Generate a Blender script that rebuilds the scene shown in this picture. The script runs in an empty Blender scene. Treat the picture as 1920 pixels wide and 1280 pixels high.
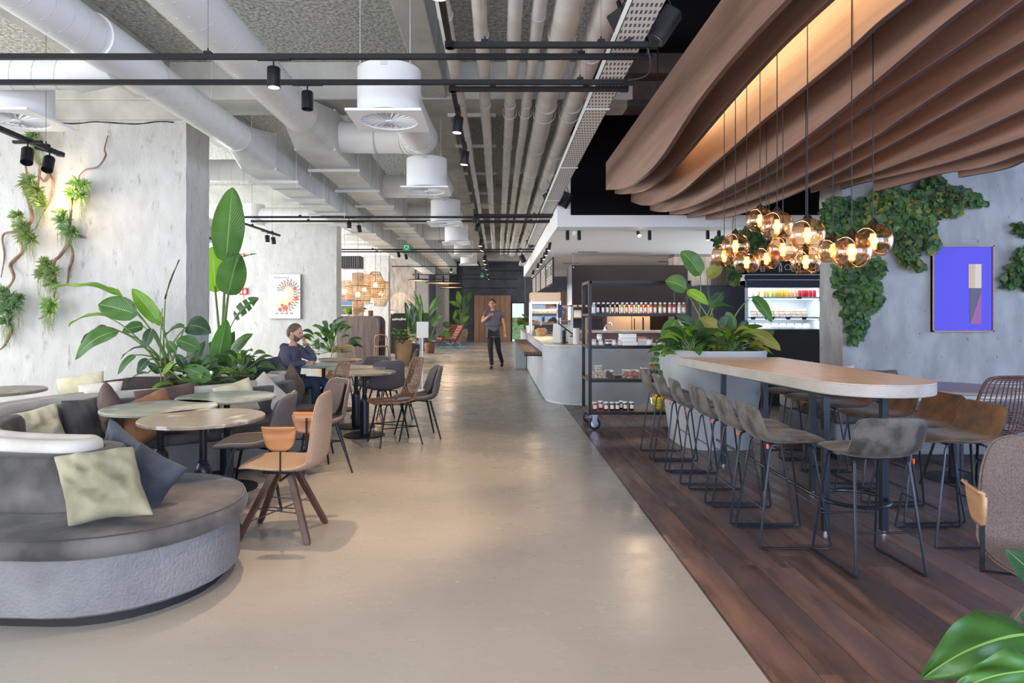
import bpy, bmesh, math, random
from mathutils import Vector, Matrix, noise
R = math.radians
rnd = random.Random(7)
scene = bpy.context.scene
COL = scene.collection

# ---------------------------------------------------------------- camera, world, big lights
F = 1200.0; CX = 933.0; CY = 592.0; H = 1.4
cam = bpy.data.cameras.new('camera'); cam_o = bpy.data.objects.new('camera', cam); COL.objects.link(cam_o)
cam.sensor_width = 36; cam.lens = 36 * F / 1920
cam.shift_x = (960 - CX) / 1920; cam.shift_y = -(640 - CY) / 1920
cam.clip_start = 0.05; cam.clip_end = 200
cam_o.location = (0, 0, H); cam_o.rotation_euler = (R(90), 0, 0)
scene.camera = cam_o
scene.view_settings.view_transform = 'Standard'; scene.view_settings.look = 'None'
scene.view_settings.gamma = 1; scene.view_settings.use_curve_mapping = False
scene.view_settings.exposure = 0.36
scene.cycles.use_denoising = True
scene.cycles.max_bounces = 7; scene.cycles.diffuse_bounces = 4; scene.cycles.glossy_bounces = 3
scene.cycles.transparent_max_bounces = 12; scene.cycles.transmission_bounces = 5
scene.cycles.sample_clamp_indirect = 6

world = bpy.data.worlds.new('world'); scene.world = world; world.use_nodes = True
wn = world.node_tree.nodes; wl = world.node_tree.links
bg = wn['Background']; bg.inputs['Color'].default_value = (0.80, 0.89, 1.0, 1); bg.inputs['Strength'].default_value = 1.0

def light(name, kind, loc, rot=(0, 0, 0), energy=100, color=(1, 1, 1), parent=None, **kw):
    d = bpy.data.lights.new(name, kind); d.energy = energy; d.color = color
    for k, v in kw.items(): setattr(d, k, v)
    o = bpy.data.objects.new(name, d); COL.objects.link(o)
    o.location = loc; o.rotation_euler = rot
    if parent: o.parent = parent; o.location = Vector(loc) - parent.location
    return o
DAY = (0.80, 0.90, 1.0)
# daylight through the glazed street front on the left, and the one behind the camera
light('window_light', 'AREA', (-8.6, 2.8, 2.0), (0, R(-90), 0), 430, (0.90, 0.95, 1.0), shape='RECTANGLE', size=3.2, size_y=8.5)
light('window_light', 'AREA', (-8.8, 11.3, 2.0), (0, R(-90), 0), 480, (0.92, 0.96, 1.0), shape='RECTANGLE', size=3.2, size_y=5.6)
light('window_light', 'AREA', (-8.8, 18.2, 2.0), (0, R(-90), 0), 620, (0.94, 0.97, 1.0), shape='RECTANGLE', size=3.2, size_y=5.6)
light('window_light', 'AREA', (-8.8, 25.2, 2.0), (0, R(-90), 0), 800, (1.0, 0.98, 0.95), shape='RECTANGLE', size=3.2, size_y=5.6)
light('window_light', 'AREA', (3.6, -3.6, 2.1), (R(90), 0, 0), 460, (0.50, 0.66, 1.0), shape='RECTANGLE', size=5.5, size_y=3.2)
light('window_light', 'AREA', (9.2, 3.4, 2.0), (0, R(90), 0), 170, (0.42, 0.60, 1.0), shape='RECTANGLE', size=3.0, size_y=6.0)
light('window_light', 'AREA', (9.1, 13, 1.4), (0, R(104), 0), 480, (0.75, 0.86, 1.0), shape='RECTANGLE', size=2.2, size_y=5.0)  # added fill that brightens the white kitchen ceiling; no window stands here
light('window_light', 'AREA', (-2.4, -3.2, 2.1), (R(90), 0, 0), 330, (0.95, 0.95, 1.0), shape='RECTANGLE', size=5, size_y=3.2)

# ---------------------------------------------------------------- helpers
def P(px, py, Y): return Vector(((px - CX) * Y / F, Y, H - (py - CY) * Y / F))
def lin(c):
    c = c / 255.0
    return c / 12.92 if c <= 0.04045 else ((c + 0.055) / 1.055) ** 2.4
def C3(r, g, b): return (lin(r), lin(g), lin(b), 1)

class MB:
    def __init__(s): s.v = []; s.f = []; s.m = []
    def add(s, vs, fs, m=0):
        k = len(s.v); s.v.extend([tuple(v) for v in vs])
        s.f.extend([tuple(i + k for i in f) for f in fs]); s.m.extend([m] * len(fs)); return s
    def box(s, x0, x1, y0, y1, z0, z1, m=0):
        vs = [(x, y, z) for z in (z0, z1) for y in (y0, y1) for x in (x0, x1)]
        return s.add(vs, [(0, 2, 3, 1), (4, 5, 7, 6), (0, 1, 5, 4), (2, 6, 7, 3), (0, 4, 6, 2), (1, 3, 7, 5)], m)
    def obox(s, c, size, M=None, m=0):
        a, b, d = size[0] / 2, size[1] / 2, size[2] / 2; c = Vector(c)
        vs = [Vector((x, y, z)) for z in (-d, d) for y in (-b, b) for x in (-a, a)]
        if M is not None: vs = [M @ v for v in vs]
        return s.add([c + v for v in vs], [(0, 2, 3, 1), (4, 5, 7, 6), (0, 1, 5, 4), (2, 6, 7, 3), (0, 4, 6, 2), (1, 3, 7, 5)], m)
    def bar(s, a, b, w, h, m=0, up=(0, 0, 1)):
        a = Vector(a); b = Vector(b); d = b - a; L = d.length; d.normalize(); up = Vector(up)
        if abs(d.dot(up)) > .98: up = Vector((1, 0, 0))
        y = up.cross(d).normalized(); z = d.cross(y)
        M = Matrix((d, y, z)).transposed()
        return s.obox((a + b) / 2, (L, w, h), M, m)
    def rings(s, rings, cap=True, closed=False, m=0):
        n = len(rings[0]); vs = [p for r in rings for p in r]; fs = []
        k = len(rings); rr = k if closed else k - 1
        for i in range(rr):
            j = (i + 1) % k
            for a in range(n):
                b = (a + 1) % n; fs.append((i * n + a, i * n + b, j * n + b, j * n + a))
        if cap and not closed:
            fs.append(tuple(range(n - 1, -1, -1))); fs.append(tuple((k - 1) * n + a for a in range(n)))
        return s.add(vs, fs, m)
    def tube(s, pts, r, n=8, cap=True, closed=False, m=0):
        pts = [Vector(p) for p in pts]; k = len(pts)
        rr = r if isinstance(r, (list, tuple)) else [r] * k
        rings = []; nrm = None
        for i, p in enumerate(pts):
            if closed: t = pts[(i + 1) % k] - pts[i - 1]
            elif i == 0: t = pts[1] - p
            elif i == k - 1: t = p - pts[-2]
            else: t = (pts[i + 1] - p).normalized() + (p - pts[i - 1]).normalized()
            if t.length < 1e-9: t = Vector((0, 0, 1))
            t.normalize()
            if nrm is None: nrm = t.orthogonal().normalized()
            else:
                nrm = nrm - t * nrm.dot(t)
                nrm = nrm.normalized() if nrm.length > 1e-6 else t.orthogonal().normalized()
            b = t.cross(nrm)
            rings.append([p + (nrm * math.cos(2 * math.pi * a / n) + b * math.sin(2 * math.pi * a / n)) * rr[i] for a in range(n)])
        return s.rings(rings, cap, closed, m)
    def cyl(s, a, b, r, n=16, r2=None, m=0):
        return s.tube([a, b], [r, r if r2 is None else r2], n, m=m)
    def lathe(s, prof, n=24, c=(0, 0, 0), M=None, m=0, cap=True):
        c = Vector(c); rings = []
        for r, z in prof:
            ring = [Vector((max(r, 1e-4) * math.cos(2 * math.pi * a / n), max(r, 1e-4) * math.sin(2 * math.pi * a / n), z)) for a in range(n)]
            rings.append([c + (M @ p if M is not None else p) for p in ring])
        return s.rings(rings, cap, False, m)
    def prism(s, poly, z0, z1, m=0):
        n = len(poly)
        vs = [(x, y, z0) for x, y in poly] + [(x, y, z1) for x, y in poly]
        fs = [tuple(range(n - 1, -1, -1)), tuple(range(n, 2 * n))] + [(i, (i + 1) % n, n + (i + 1) % n, n + i) for i in range(n)]
        return s.add(vs, fs, m)
    def slab(s, pts, d, m=0):
        """planar polygon pts (3D) extruded along vector d"""
        n = len(pts); d = Vector(d); pts = [Vector(p) for p in pts]
        vs = pts + [p + d for p in pts]
        fs = [tuple(range(n - 1, -1, -1)), tuple(range(n, 2 * n))] + [(i, (i + 1) % n, n + (i + 1) % n, n + i) for i in range(n)]
        return s.add(vs, fs, m)
    def sphere(s, c, r, n=16, k=10, m=0, sc=(1, 1, 1)):
        prof = [(math.sin(math.pi * i / k), -math.cos(math.pi * i / k)) for i in range(k + 1)]
        M = Matrix.Diagonal((r * sc[0], r * sc[1], r * sc[2]))
        return s.lathe(prof, n, c, M, m)
    def grid(s, fn, nu, nv, m=0):
        vs = [fn(i / nu, j / nv) for i in range(nu + 1) for j in range(nv + 1)]
        fs = [(i * (nv + 1) + j, i * (nv + 1) + j + 1, (i + 1) * (nv + 1) + j + 1, (i + 1) * (nv + 1) + j) for i in range(nu) for j in range(nv)]
        return s.add(vs, fs, m)
    def build(s, name, mats, parent=None, sharp=38, bevel=0, seg=2, flip=True, loc=None, sub=0, kind=None, solid=0):
        me = bpy.data.meshes.new(name)
        off = Vector((0, 0, 0))
        o = bpy.data.objects.new(name, me)
        if parent is not None:
            w = Vector(parent.location); q = parent.parent
            while q is not None: w = w + Vector(q.location); q = q.parent
            off = w
        if loc is not None: off = Vector(loc)
        me.from_pydata([(v[0] - off.x, v[1] - off.y, v[2] - off.z) for v in s.v], [], s.f)
        if not isinstance(mats, (list, tuple)): mats = [mats]
        for q in mats: me.materials.append(M_[q] if isinstance(q, str) else q)
        me.polygons.foreach_set('material_index', s.m)
        if flip:
            bm = bmesh.new(); bm.from_mesh(me); bmesh.ops.recalc_face_normals(bm, faces=bm.faces); bm.to_mesh(me); bm.free()
        if sharp: 
            me.polygons.foreach_set('use_smooth', [True] * len(me.polygons)); me.set_sharp_from_angle(angle=R(sharp))
        me.update()
        if parent is not None: o.parent = parent
        if loc is not None and parent is None: o.location = loc
        COL.objects.link(o)
        if solid:
            md = o.modifiers.new('solid', 'SOLIDIFY'); md.thickness = solid; md.offset = 0
        if bevel:
            md = o.modifiers.new('bevel', 'BEVEL'); md.width = bevel; md.segments = seg; md.limit_method = 'ANGLE'; md.angle_limit = R(40)
        if sub:
            md = o.modifiers.new('sub', 'SUBSURF'); md.levels = sub; md.render_levels = sub
        if kind: o['kind'] = kind
        return o

def tag(o, label=None, cat=None, group=None, kind=None):
    if label: o['label'] = label
    if cat: o['category'] = cat
    if group: o['group'] = group
    if kind: o['kind'] = kind
    return o
def thing(name, label, cat, loc=(0, 0, 0), rz=0, group=None):
    o = bpy.data.objects.new(name, None); COL.objects.link(o); o.empty_display_size = .1
    o.location = loc; o.rotation_euler = (0, 0, rz)
    return tag(o, label, cat, group)
def struct(name, mb, mats, label=None, **kw):
    o = mb.build(name, mats, **kw); o['kind'] = 'structure'
    if label: o['label'] = label; o['category'] = label_cat(name)
    return o
def label_cat(n): return n.split('_')[0]
def dup(o, loc=None, rz=None, label=None, group=None, parent=None, scale=None):
    c = o.copy(); COL.objects.link(c)
    if parent is not None: c.parent = parent
    if loc is not None: c.location = loc
    if rz is not None: c.rotation_euler = (0, 0, rz)
    if scale is not None: c.scale = (scale, scale, scale) if not isinstance(scale, tuple) else scale
    if label: c['label'] = label
    if group: c['group'] = group
    for ch in [x for x in KIDS.get(o.name, ())]: dup(ch, parent=c)
    return c
class _Kids:
    def get(self, name, d=()):
        o = bpy.data.objects.get(name); return list(o.children) if o else d
KIDS = _Kids()
def crv(pts, n=8, closed=False):
    """Catmull-Rom through points of any dimension"""
    out = []; k = len(pts)
    for i in range(k if closed else k - 1):
        p0 = pts[i - 1] if (i > 0 or closed) else [2 * a - b for a, b in zip(pts[0], pts[1])]
        p1 = pts[i]; p2 = pts[(i + 1) % k]
        p3 = pts[(i + 2) % k] if (i + 2 < k or closed) else [2 * a - b for a, b in zip(pts[-1], pts[-2])]
        for j in range(n):
            t = j / n
            out.append(tuple(.5 * (2 * b + (c - a) * t + (2 * a - 5 * b + 4 * c - d) * t * t + (3 * b - a - 3 * c + d) * t ** 3) for a, b, c, d in zip(p0, p1, p2, p3)))
    if not closed: out.append(tuple(pts[-1]))
    return out

# ---------------------------------------------------------------- materials
M_ = {}
def pm(name, c1, c2=None, scale=5, rough=.5, metal=0, bump=0, bscale=None, stretch=(1, 1, 1), detail=4, coat=0, spec=.5, emit=None, es=0, sheen=0, rvar=0, rand=0, lo=.35, hi=.65, wave=None, obj=False, c3=None, s3=1, t3=(.55, .7)):
    m = bpy.data.materials.new(name); m.use_nodes = True; M_[name] = m
    nt = m.node_tree; N = nt.nodes; L = nt.links; b = N['Principled BSDF']
    def I(k, v): b.inputs[k].default_value = v
    I('Roughness', rough); I('Metallic', metal); I('Base Color', c1); I('Specular IOR Level', spec); I('Coat Weight', coat)
    if sheen: I('Sheen Weight', sheen); I('Sheen Roughness', .4)
    if emit: I('Emission Color', emit); I('Emission Strength', es)
    tc = mp = None
    def co():
        nonlocal tc, mp
        if mp is None:
            tc = N.new('ShaderNodeTexCoord'); mp = N.new('ShaderNodeMapping'); L.new(tc.outputs['Object'], mp.inputs[0]); mp.inputs['Scale'].default_value = stretch
            if rand or obj:
                oi = N.new('ShaderNodeObjectInfo'); vm = N.new('ShaderNodeVectorMath'); vm.operation = 'SCALE'
                cb = N.new('ShaderNodeCombineXYZ'); L.new(oi.outputs['Random'], cb.inputs[0]); L.new(oi.outputs['Random'], cb.inputs[2])
                L.new(cb.outputs[0], vm.inputs[0]); vm.inputs['Scale'].default_value = 57
                L.new(vm.outputs[0], mp.inputs['Location'])
        return mp.outputs[0]
    out = None
    if c2 is not None:
        if wave:
            tx = N.new('ShaderNodeTexWave'); tx.inputs['Scale'].default_value = scale; tx.inputs['Distortion'].default_value = wave; tx.inputs['Detail'].default_value = detail; fac = tx.outputs[1]
        else:
            tx = N.new('ShaderNodeTexNoise'); tx.inputs['Scale'].default_value = scale; tx.inputs['Detail'].default_value = detail; fac = tx.outputs[0]
        L.new(co(), tx.inputs['Vector'])
        cr = N.new('ShaderNodeValToRGB'); cr.color_ramp.elements[0].color = c1; cr.color_ramp.elements[1].color = c2
        cr.color_ramp.elements[0].position = lo; cr.color_ramp.elements[1].position = hi
        L.new(fac, cr.inputs[0]); out = cr.outputs[0]
    if c3 is not None:
        t2 = N.new('ShaderNodeTexNoise'); t2.inputs['Scale'].default_value = s3; t2.inputs['Detail'].default_value = 5; L.new(co(), t2.inputs['Vector'])
        mr = N.new('ShaderNodeMapRange'); mr.inputs[1].default_value = t3[0]; mr.inputs[2].default_value = t3[1]; L.new(t2.outputs[0], mr.inputs[0])
        mx = N.new('ShaderNodeMix'); mx.data_type = 'RGBA'; L.new(mr.outputs[0], mx.inputs[0])
        if out: L.new(out, mx.inputs[6])
        else: mx.inputs[6].default_value = c1
        mx.inputs[7].default_value = c3; out = mx.outputs[2]
    if rand:
        oi = N.new('ShaderNodeObjectInfo'); hs = N.new('ShaderNodeHueSaturation'); mr = N.new('ShaderNodeMapRange')
        mr.inputs[3].default_value = 1 - rand; mr.inputs[4].default_value = 1 + rand; L.new(oi.outputs['Random'], mr.inputs[0]); L.new(mr.outputs[0], hs.inputs['Value'])
        if out: L.new(out, hs.inputs['Color'])
        else: hs.inputs['Color'].default_value = c1
        out = hs.outputs[0]
    if out: L.new(out, b.inputs['Base Color'])
    if bump:
        t = N.new('ShaderNodeTexNoise'); t.inputs['Scale'].default_value = bscale or scale * 6; t.inputs['Detail'].default_value = 6; L.new(co(), t.inputs['Vector'])
        bp = N.new('ShaderNodeBump'); bp.inputs['Strength'].default_value = bump; bp.inputs['Distance'].default_value = .02; L.new(t.outputs[0], bp.inputs['Height']); L.new(bp.outputs[0], b.inputs['Normal'])
    if rvar:
        t = N.new('ShaderNodeTexNoise'); t.inputs['Scale'].default_value = scale * 1.7; t.inputs['Detail'].default_value = 5; L.new(co(), t.inputs['Vector'])
        mr = N.new('ShaderNodeMapRange'); mr.inputs[1].default_value = .3; mr.inputs[2].default_value = .7
        mr.inputs[3].default_value = rough - rvar; mr.inputs[4].default_value = rough + rvar; L.new(t.outputs[0], mr.inputs[0]); L.new(mr.outputs[0], b.inputs['Roughness'])
    return m

pm('floor_concrete', C3(174, 166, 155), C3(152, 146, 137), 1.3, .27, rvar=.05, bump=.05, bscale=9, detail=9, c3=C3(166, 159, 149), s3=2.2, t3=(.2, .9), stretch=(1, 1.6, 1), lo=.1, hi=.9)
pm('plank_wood', C3(128, 96, 82), C3(80, 60, 55), 2.2, .36, stretch=(5, .9, 1), rand=.25, rvar=.1, bump=.08, bscale=24, detail=8, c3=C3(98, 82, 80), s3=1.3, t3=(.42, .62))
pm('gap', C3(60, 52, 50), rough=.8)
pm('concrete_wall', C3(196, 193, 188), C3(180, 177, 172), 4, .85, bump=.3, bscale=22, stretch=(2.2, 2.2, .9), detail=10, c3=C3(156, 152, 146), s3=7, t3=(.62, .74), lo=.3, hi=.7)
pm('concrete_pitted', C3(160, 160, 160), C3(138, 138, 138), 3.4, .8, bump=.16, bscale=16, stretch=(1.6, 1.6, .7), detail=9, c3=C3(84, 86, 90), s3=16, t3=(.66, .72))
pm('concrete_brown', C3(140, 132, 124), C3(112, 104, 98), 5, .85, bump=.6, bscale=14, stretch=(1.5, 1.5, .5), detail=9)
pm('beam_concrete', C3(190, 188, 180), C3(168, 166, 158), 3, .85, bump=.2, bscale=12, detail=8)
pm('beam_dark', C3(84, 66, 56), C3(58, 46, 40), 4, .8, detail=8)
pm('rough_ceiling', C3(196, 196, 188), C3(140, 140, 134), 26, .95, bump=1.0, bscale=26, detail=3)
pm('black_ceiling', C3(14, 14, 17), rough=.9, spec=.1)
pm('duct_white', C3(222, 221, 219), rough=.42, spec=.5)
pm('duct_seam', C3(176, 176, 176), rough=.4)
pm('galvanised', C3(206, 206, 203), C3(190, 190, 187), 3, .45)
pm('white_paint', C3(232, 231, 230), rough=.6)
pm('slot_dark', C3(20, 20, 20), rough=.7)
pm('pipe_white', C3(216, 212, 206), C3(198, 194, 188), 4, .4, bump=.12, bscale=8)
pm('track_black', C3(22, 22, 24), rough=.5, spec=.3)
pm('black_metal', C3(18, 19, 21), rough=.42, spec=.3)
pm('steel_blue_black', C3(34, 40, 50), rough=.3, metal=.35)
pm('dark_matte', C3(24, 24, 27), rough=.7)
pm('grey_metal', C3(110, 110, 112), rough=.35, metal=.8)
pm('chrome', C3(200, 200, 205), rough=.15, metal=1)
pm('steel', C3(190, 160, 126), rough=.35, metal=.55)
pm('fin_wood', C3(150, 118, 100), C3(128, 99, 84), 2.2, .5, stretch=(1, .35, 7), bump=.04, bscale=40, detail=6, c3=C3(138, 108, 93), s3=.8)
pm('fin_edge', C3(84, 60, 52), C3(66, 48, 44), 4, .55)
pm('suede_grey', C3(96, 92, 89), C3(52, 50, 48), 3.2, .75, sheen=.1, lo=.4, hi=.62, bump=.1, bscale=30, detail=7, obj=True)
pm('suede_dark', C3(62, 56, 52), C3(42, 38, 36), 4, .8, sheen=.4, detail=7, obj=True)
pm('plaster', C3(124, 124, 124), C3(108, 108, 110), 4, .8, bump=.6, bscale=70, detail=8)
pm('plaster_rim', C3(196, 192, 184), C3(178, 172, 164), 4, .7, bump=.12, bscale=30)
pm('counter_plaster', C3(168, 172, 176), C3(150, 155, 160), 2.2, .6, bump=.05, bscale=20, detail=7)
pm('counter_top', C3(176, 168, 158), C3(160, 152, 142), 5, .4)
pm('bar_top', C3(206, 186, 166), C3(192, 170, 150), 4, .3, detail=8, stretch=(4, 1, 1))
pm('bar_side', C3(172, 164, 154), C3(158, 150, 140), 6, .5, bump=.3, bscale=90)
pm('planter_white', C3(168, 172, 174), C3(158, 162, 165), 2, .6)
pm('velvet', C3(98, 92, 86), C3(52, 48, 43), 9, .75, sheen=.12, lo=.4, hi=.6, detail=7, obj=True, stretch=(1, 1, 1))
pm('velvet_brown', C3(112, 78, 44), C3(66, 52, 38), 9, .75, sheen=.12, detail=7, obj=True)
pm('fabric_grey', C3(104, 98, 98), C3(84, 78, 78), 160, .95, bump=.4, bscale=260, detail=2)
pm('fabric_brown', C3(116, 98, 90), C3(90, 76, 70), 160, .95, bump=.4, bscale=260, detail=2)
pm('fabric_tan', C3(176, 146, 118), C3(150, 124, 102), 160, .95, bump=.4, bscale=260, detail=2)
pm('fabric_piping', C3(160, 146, 132), rough=.9)
pm('oak', C3(166, 112, 66), C3(142, 92, 52), 3, .4, stretch=(1, 1, 8))
pm('oak_light', C3(176, 138, 100), C3(158, 120, 84), 3, .45, stretch=(1, 1, 8))
pm('walnut', C3(88, 58, 44), C3(66, 43, 34), 4, .45, stretch=(6, 6, 1))
pm('grey_oak', C3(120, 104, 90), C3(98, 84, 74), 5, .55, stretch=(6, 6, 1))
pm('marble_green', C3(146, 150, 138), C3(112, 118, 108), 4, .34, detail=10, c3=C3(176, 178, 168), s3=3.5, t3=(.52, .6), rvar=.04)
pm('marble_brown', C3(148, 136, 122), C3(112, 102, 90), 3, .32, detail=10, c3=C3(186, 178, 166), s3=3, t3=(.58, .63), rvar=.04)
pm('rattan', C3(122, 88, 66), C3(92, 64, 48), 30, .6, bump=.3)
pm('rattan_light', C3(196, 158, 112), C3(170, 132, 90), 30, .6, bump=.3)
pm('rattan_red', C3(96, 58, 48), C3(72, 44, 38), 30, .6)
for nm, a, b2 in (('cush_cream', C3(212, 202, 170), C3(190, 180, 148)), ('cush_sage', C3(150, 145, 118), C3(118, 114, 92)), ('cush_brown', C3(96, 76, 66), C3(74, 58, 52)),
                  ('cush_copper', C3(158, 108, 74), C3(126, 84, 58)), ('cush_grey', C3(92, 88, 84), C3(68, 66, 64)), ('cush_white', C3(214, 206, 194), C3(198, 190, 178)),
                  ('cush_blue', C3(64, 70, 80), C3(42, 46, 54)), ('cush_ochre', C3(150, 110, 50), C3(110, 80, 36)), ('cush_taupe', C3(120, 98, 80), C3(96, 78, 64))):
    pm(nm, a, b2, 5, .85, sheen=.1, bump=.12, bscale=60, detail=6, obj=True)
pm('soil', C3(58, 44, 34), C3(34, 26, 22), 30, .95, bump=.9, bscale=40)
pm('bark', C3(110, 84, 60), C3(70, 52, 38), 18, .8, bump=.5)
pm('vine_wood', C3(150, 116, 88), C3(112, 84, 64), 12, .7)
pm('moss', C3(150, 160, 110), C3(116, 130, 84), 20, .9)
pm('pot_terracotta', C3(170, 138, 108), C3(146, 116, 90), 4, .8, bump=.1)
pm('pot_brown', C3(140, 100, 62), C3(112, 80, 48), 14, .7, bump=.3)
pm('leather', C3(140, 78, 62), C3(116, 62, 50), 6, .45)
pm('walnut_panel', C3(120, 104, 100), C3(96, 82, 80), 4, .5, stretch=(7, 7, .5), detail=7)
pm('dark_panel', C3(38, 28, 30), C3(30, 23, 25), 2, .6, spec=.25, detail=6)
pm('slate_wall', C3(82, 85, 93), C3(66, 69, 77), 2, .7, detail=8)
pm('kitchen_wood', C3(104, 72, 58), C3(84, 58, 48), 4, .5, stretch=(1, 1, 6))
pm('cream_panel', C3(208, 190, 172), rough=.5)
pm('door_wood', C3(170, 130, 100), C3(150, 112, 86), 3, .5, stretch=(6, 6, .6))
pm('rug_blue', C3(120, 136, 146), C3(92, 106, 118), 20, .95)
pm('black_fridge', C3(16, 16, 20), rough=.35)
pm('fridge_blue', C3(38, 48, 66), rough=.3)
pm('light_grey', C3(190, 198, 206), rough=.4)
pm('white', C3(225, 225, 225), rough=.5)
pm('paper', C3(232, 230, 224), rough=.8)
pm('cup_paper', C3(206, 170, 134), rough=.7)
pm('rubber', C3(18, 18, 20), rough=.6)
pm('skin', C3(206, 156, 132), C3(190, 138, 116), 6, .5, spec=.3)
pm('hair_brown', C3(112, 90, 76), C3(84, 66, 56), 40, .8)
pm('hair_black', C3(34, 28, 26), rough=.7)
pm('hoodie', C3(88, 86, 102), C3(70, 70, 86), 8, .9)
pm('jeans', C3(52, 66, 92), C3(40, 52, 76), 12, .85)
pm('tshirt', C3(96, 94, 108), C3(84, 82, 96), 6, .9)
pm('trousers', C3(30, 30, 38), rough=.85)
pm('shoe', C3(24, 22, 22), rough=.5)
pm('eye', C3(30, 24, 22), rough=.3)
pm('lip', C3(160, 96, 88), rough=.5)
pm('sign_green', C3(0, 140, 80), rough=.5); pm('sign_red', C3(214, 40, 36), rough=.5)
pm('orange', C3(232, 96, 50), rough=.5)
pm('purple', C3(70, 48, 196), rough=.1, spec=.3); pm('art_tan', C3(196, 158, 112), rough=.12); pm('art_tan2', C3(214, 184, 150), rough=.12)
pm('art_black', C3(44, 24, 40), rough=.12); pm('art_mag', C3(140, 24, 110), rough=.12)
pm('art_blue', C3(70, 112, 150), rough=.7); pm('art_red', C3(226, 92, 70), rough=.7); pm('art_peach', C3(236, 200, 170), rough=.7)
pm('red_jam', C3(120, 20, 28), rough=.2); pm('dark_jam', C3(44, 14, 20), rough=.2); pm('lemon', C3(226, 200, 40), rough=.45); pm('juice_yellow', C3(240, 200, 40), rough=.3); pm('juice_green', C3(196, 196, 90), rough=.3)
pm('juice_tan', C3(216, 180, 130), rough=.3); pm('juice_red', C3(200, 40, 50), rough=.3)
pm('bread', C3(214, 150, 80), C3(176, 110, 50), 12, .6, bump=.3)
pm('orange_food', C3(208, 110, 50), C3(150, 60, 30), 25, .4); pm('meringue', C3(224, 206, 176), rough=.6); pm('dark_food', C3(80, 44, 34), C3(50, 30, 26), 25, .5)
pm('oil_dark', C3(24, 26, 32), rough=.15); pm('oil_amber', C3(150, 74, 34), rough=.15); pm('oil_pink', C3(180, 96, 90), rough=.15); pm('oil_green', C3(140, 150, 110), rough=.15); pm('oil_clear', C3(190, 186, 178), rough=.1)
pm('navy_card', C3(40, 54, 90), rough=.5)
pm('bulb', C3(255, 190, 90), emit=(1.0, .50, .12, 1), es=9)
pm('lamp_glow', C3(255, 225, 180), emit=(1.0, .78, .5, 1), es=8)
pm('bulb_soft', C3(255, 220, 170), emit=(1.0, .72, .38, 1), es=14)
pm('fridge_glow', C3(240, 245, 255), emit=(.85, .92, 1.0, 1), es=5)

def leafmat(name, c1, c2, rib, rough=.35, scale=9):
    m = pm(name, c1, c2, 3, rough, obj=True, detail=3, sheen=0)
    nt = m.node_tree; N = nt.nodes; L = nt.links; b = N['Principled BSDF']
    b.inputs['Subsurface Weight'].default_value = 0
    tr = N.new('ShaderNodeBsdfTranslucent'); tr.inputs[0].default_value = (c1[0] * 1.6, c1[1] * 1.8, c1[2] * .8, 1)
    mx = N.new('ShaderNodeMixShader'); mx.inputs[0].default_value = .22
    L.new(b.outputs[0], mx.inputs[1]); L.new(tr.outputs[0], mx.inputs[2]); L.new(mx.outputs[0], N['Material Output'].inputs[0])
    # veins from UV-like generated attribute 'lv' (x along, y across)
    at = N.new('ShaderNodeAttribute'); at.attribute_name = 'lv'
    sep = N.new('ShaderNodeSeparateXYZ'); L.new(at.outputs['Vector'], sep.inputs[0])
    ab = N.new('ShaderNodeMath'); ab.operation = 'ABSOLUTE'; L.new(sep.outputs[1], ab.inputs[0])
    m1 = N.new('ShaderNodeMath'); m1.operation = 'MULTIPLY_ADD'; L.new(ab.outputs[0], m1.inputs[0]); m1.inputs[1].default_value = -.35; L.new(sep.outputs[0], m1.inputs[2])
    m2 = N.new('ShaderNodeMath'); m2.operation = 'MULTIPLY'; L.new(m1.outputs[0], m2.inputs[0]); m2.inputs[1].default_value = scale * 12
    sn = N.new('ShaderNodeMath'); sn.operation = 'SINE'; L.new(m2.outputs[0], sn.inputs[0])
    bp = N.new('ShaderNodeBump'); bp.inputs['Strength'].default_value = .35; bp.inputs['Distance'].default_value = .008; L.new(sn.outputs[0], bp.inputs['Height']); L.new(bp.outputs[0], b.inputs['Normal'])
    lt = N.new('ShaderNodeMath'); lt.operation = 'LESS_THAN'; L.new(ab.outputs[0], lt.inputs[0]); lt.inputs[1].default_value = .035
    old = b.inputs['Base Color'].links[0].from_socket
    mc = N.new('ShaderNodeMix'); mc.data_type = 'RGBA'; L.new(lt.outputs[0], mc.inputs[0]); L.new(old, mc.inputs[6]); mc.inputs[7].default_value = rib; L.new(mc.outputs[2], b.inputs['Base Color'])
    return m
leafmat('leaf', C3(78, 120, 52), C3(50, 90, 40), C3(150, 180, 100))
leafmat('leaf_bright', C3(130, 170, 50), C3(96, 146, 46), C3(190, 210, 120))
leafmat('leaf_big', C3(66, 108, 44), C3(38, 74, 34), C3(140, 170, 90), .38, 1.2)
leafmat('leaf_dark', C3(54, 84, 50), C3(36, 62, 42), C3(110, 140, 90))
leafmat('leaf_ivy', C3(92, 118, 70), C3(58, 86, 54), C3(120, 140, 80), .45)
leafmat('leaf_ivy_yellow', C3(150, 140, 50), C3(96, 104, 44), C3(170, 160, 80), .45)
pm('stem_green', C3(110, 134, 70), C3(84, 112, 54), 6, .5)

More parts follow.
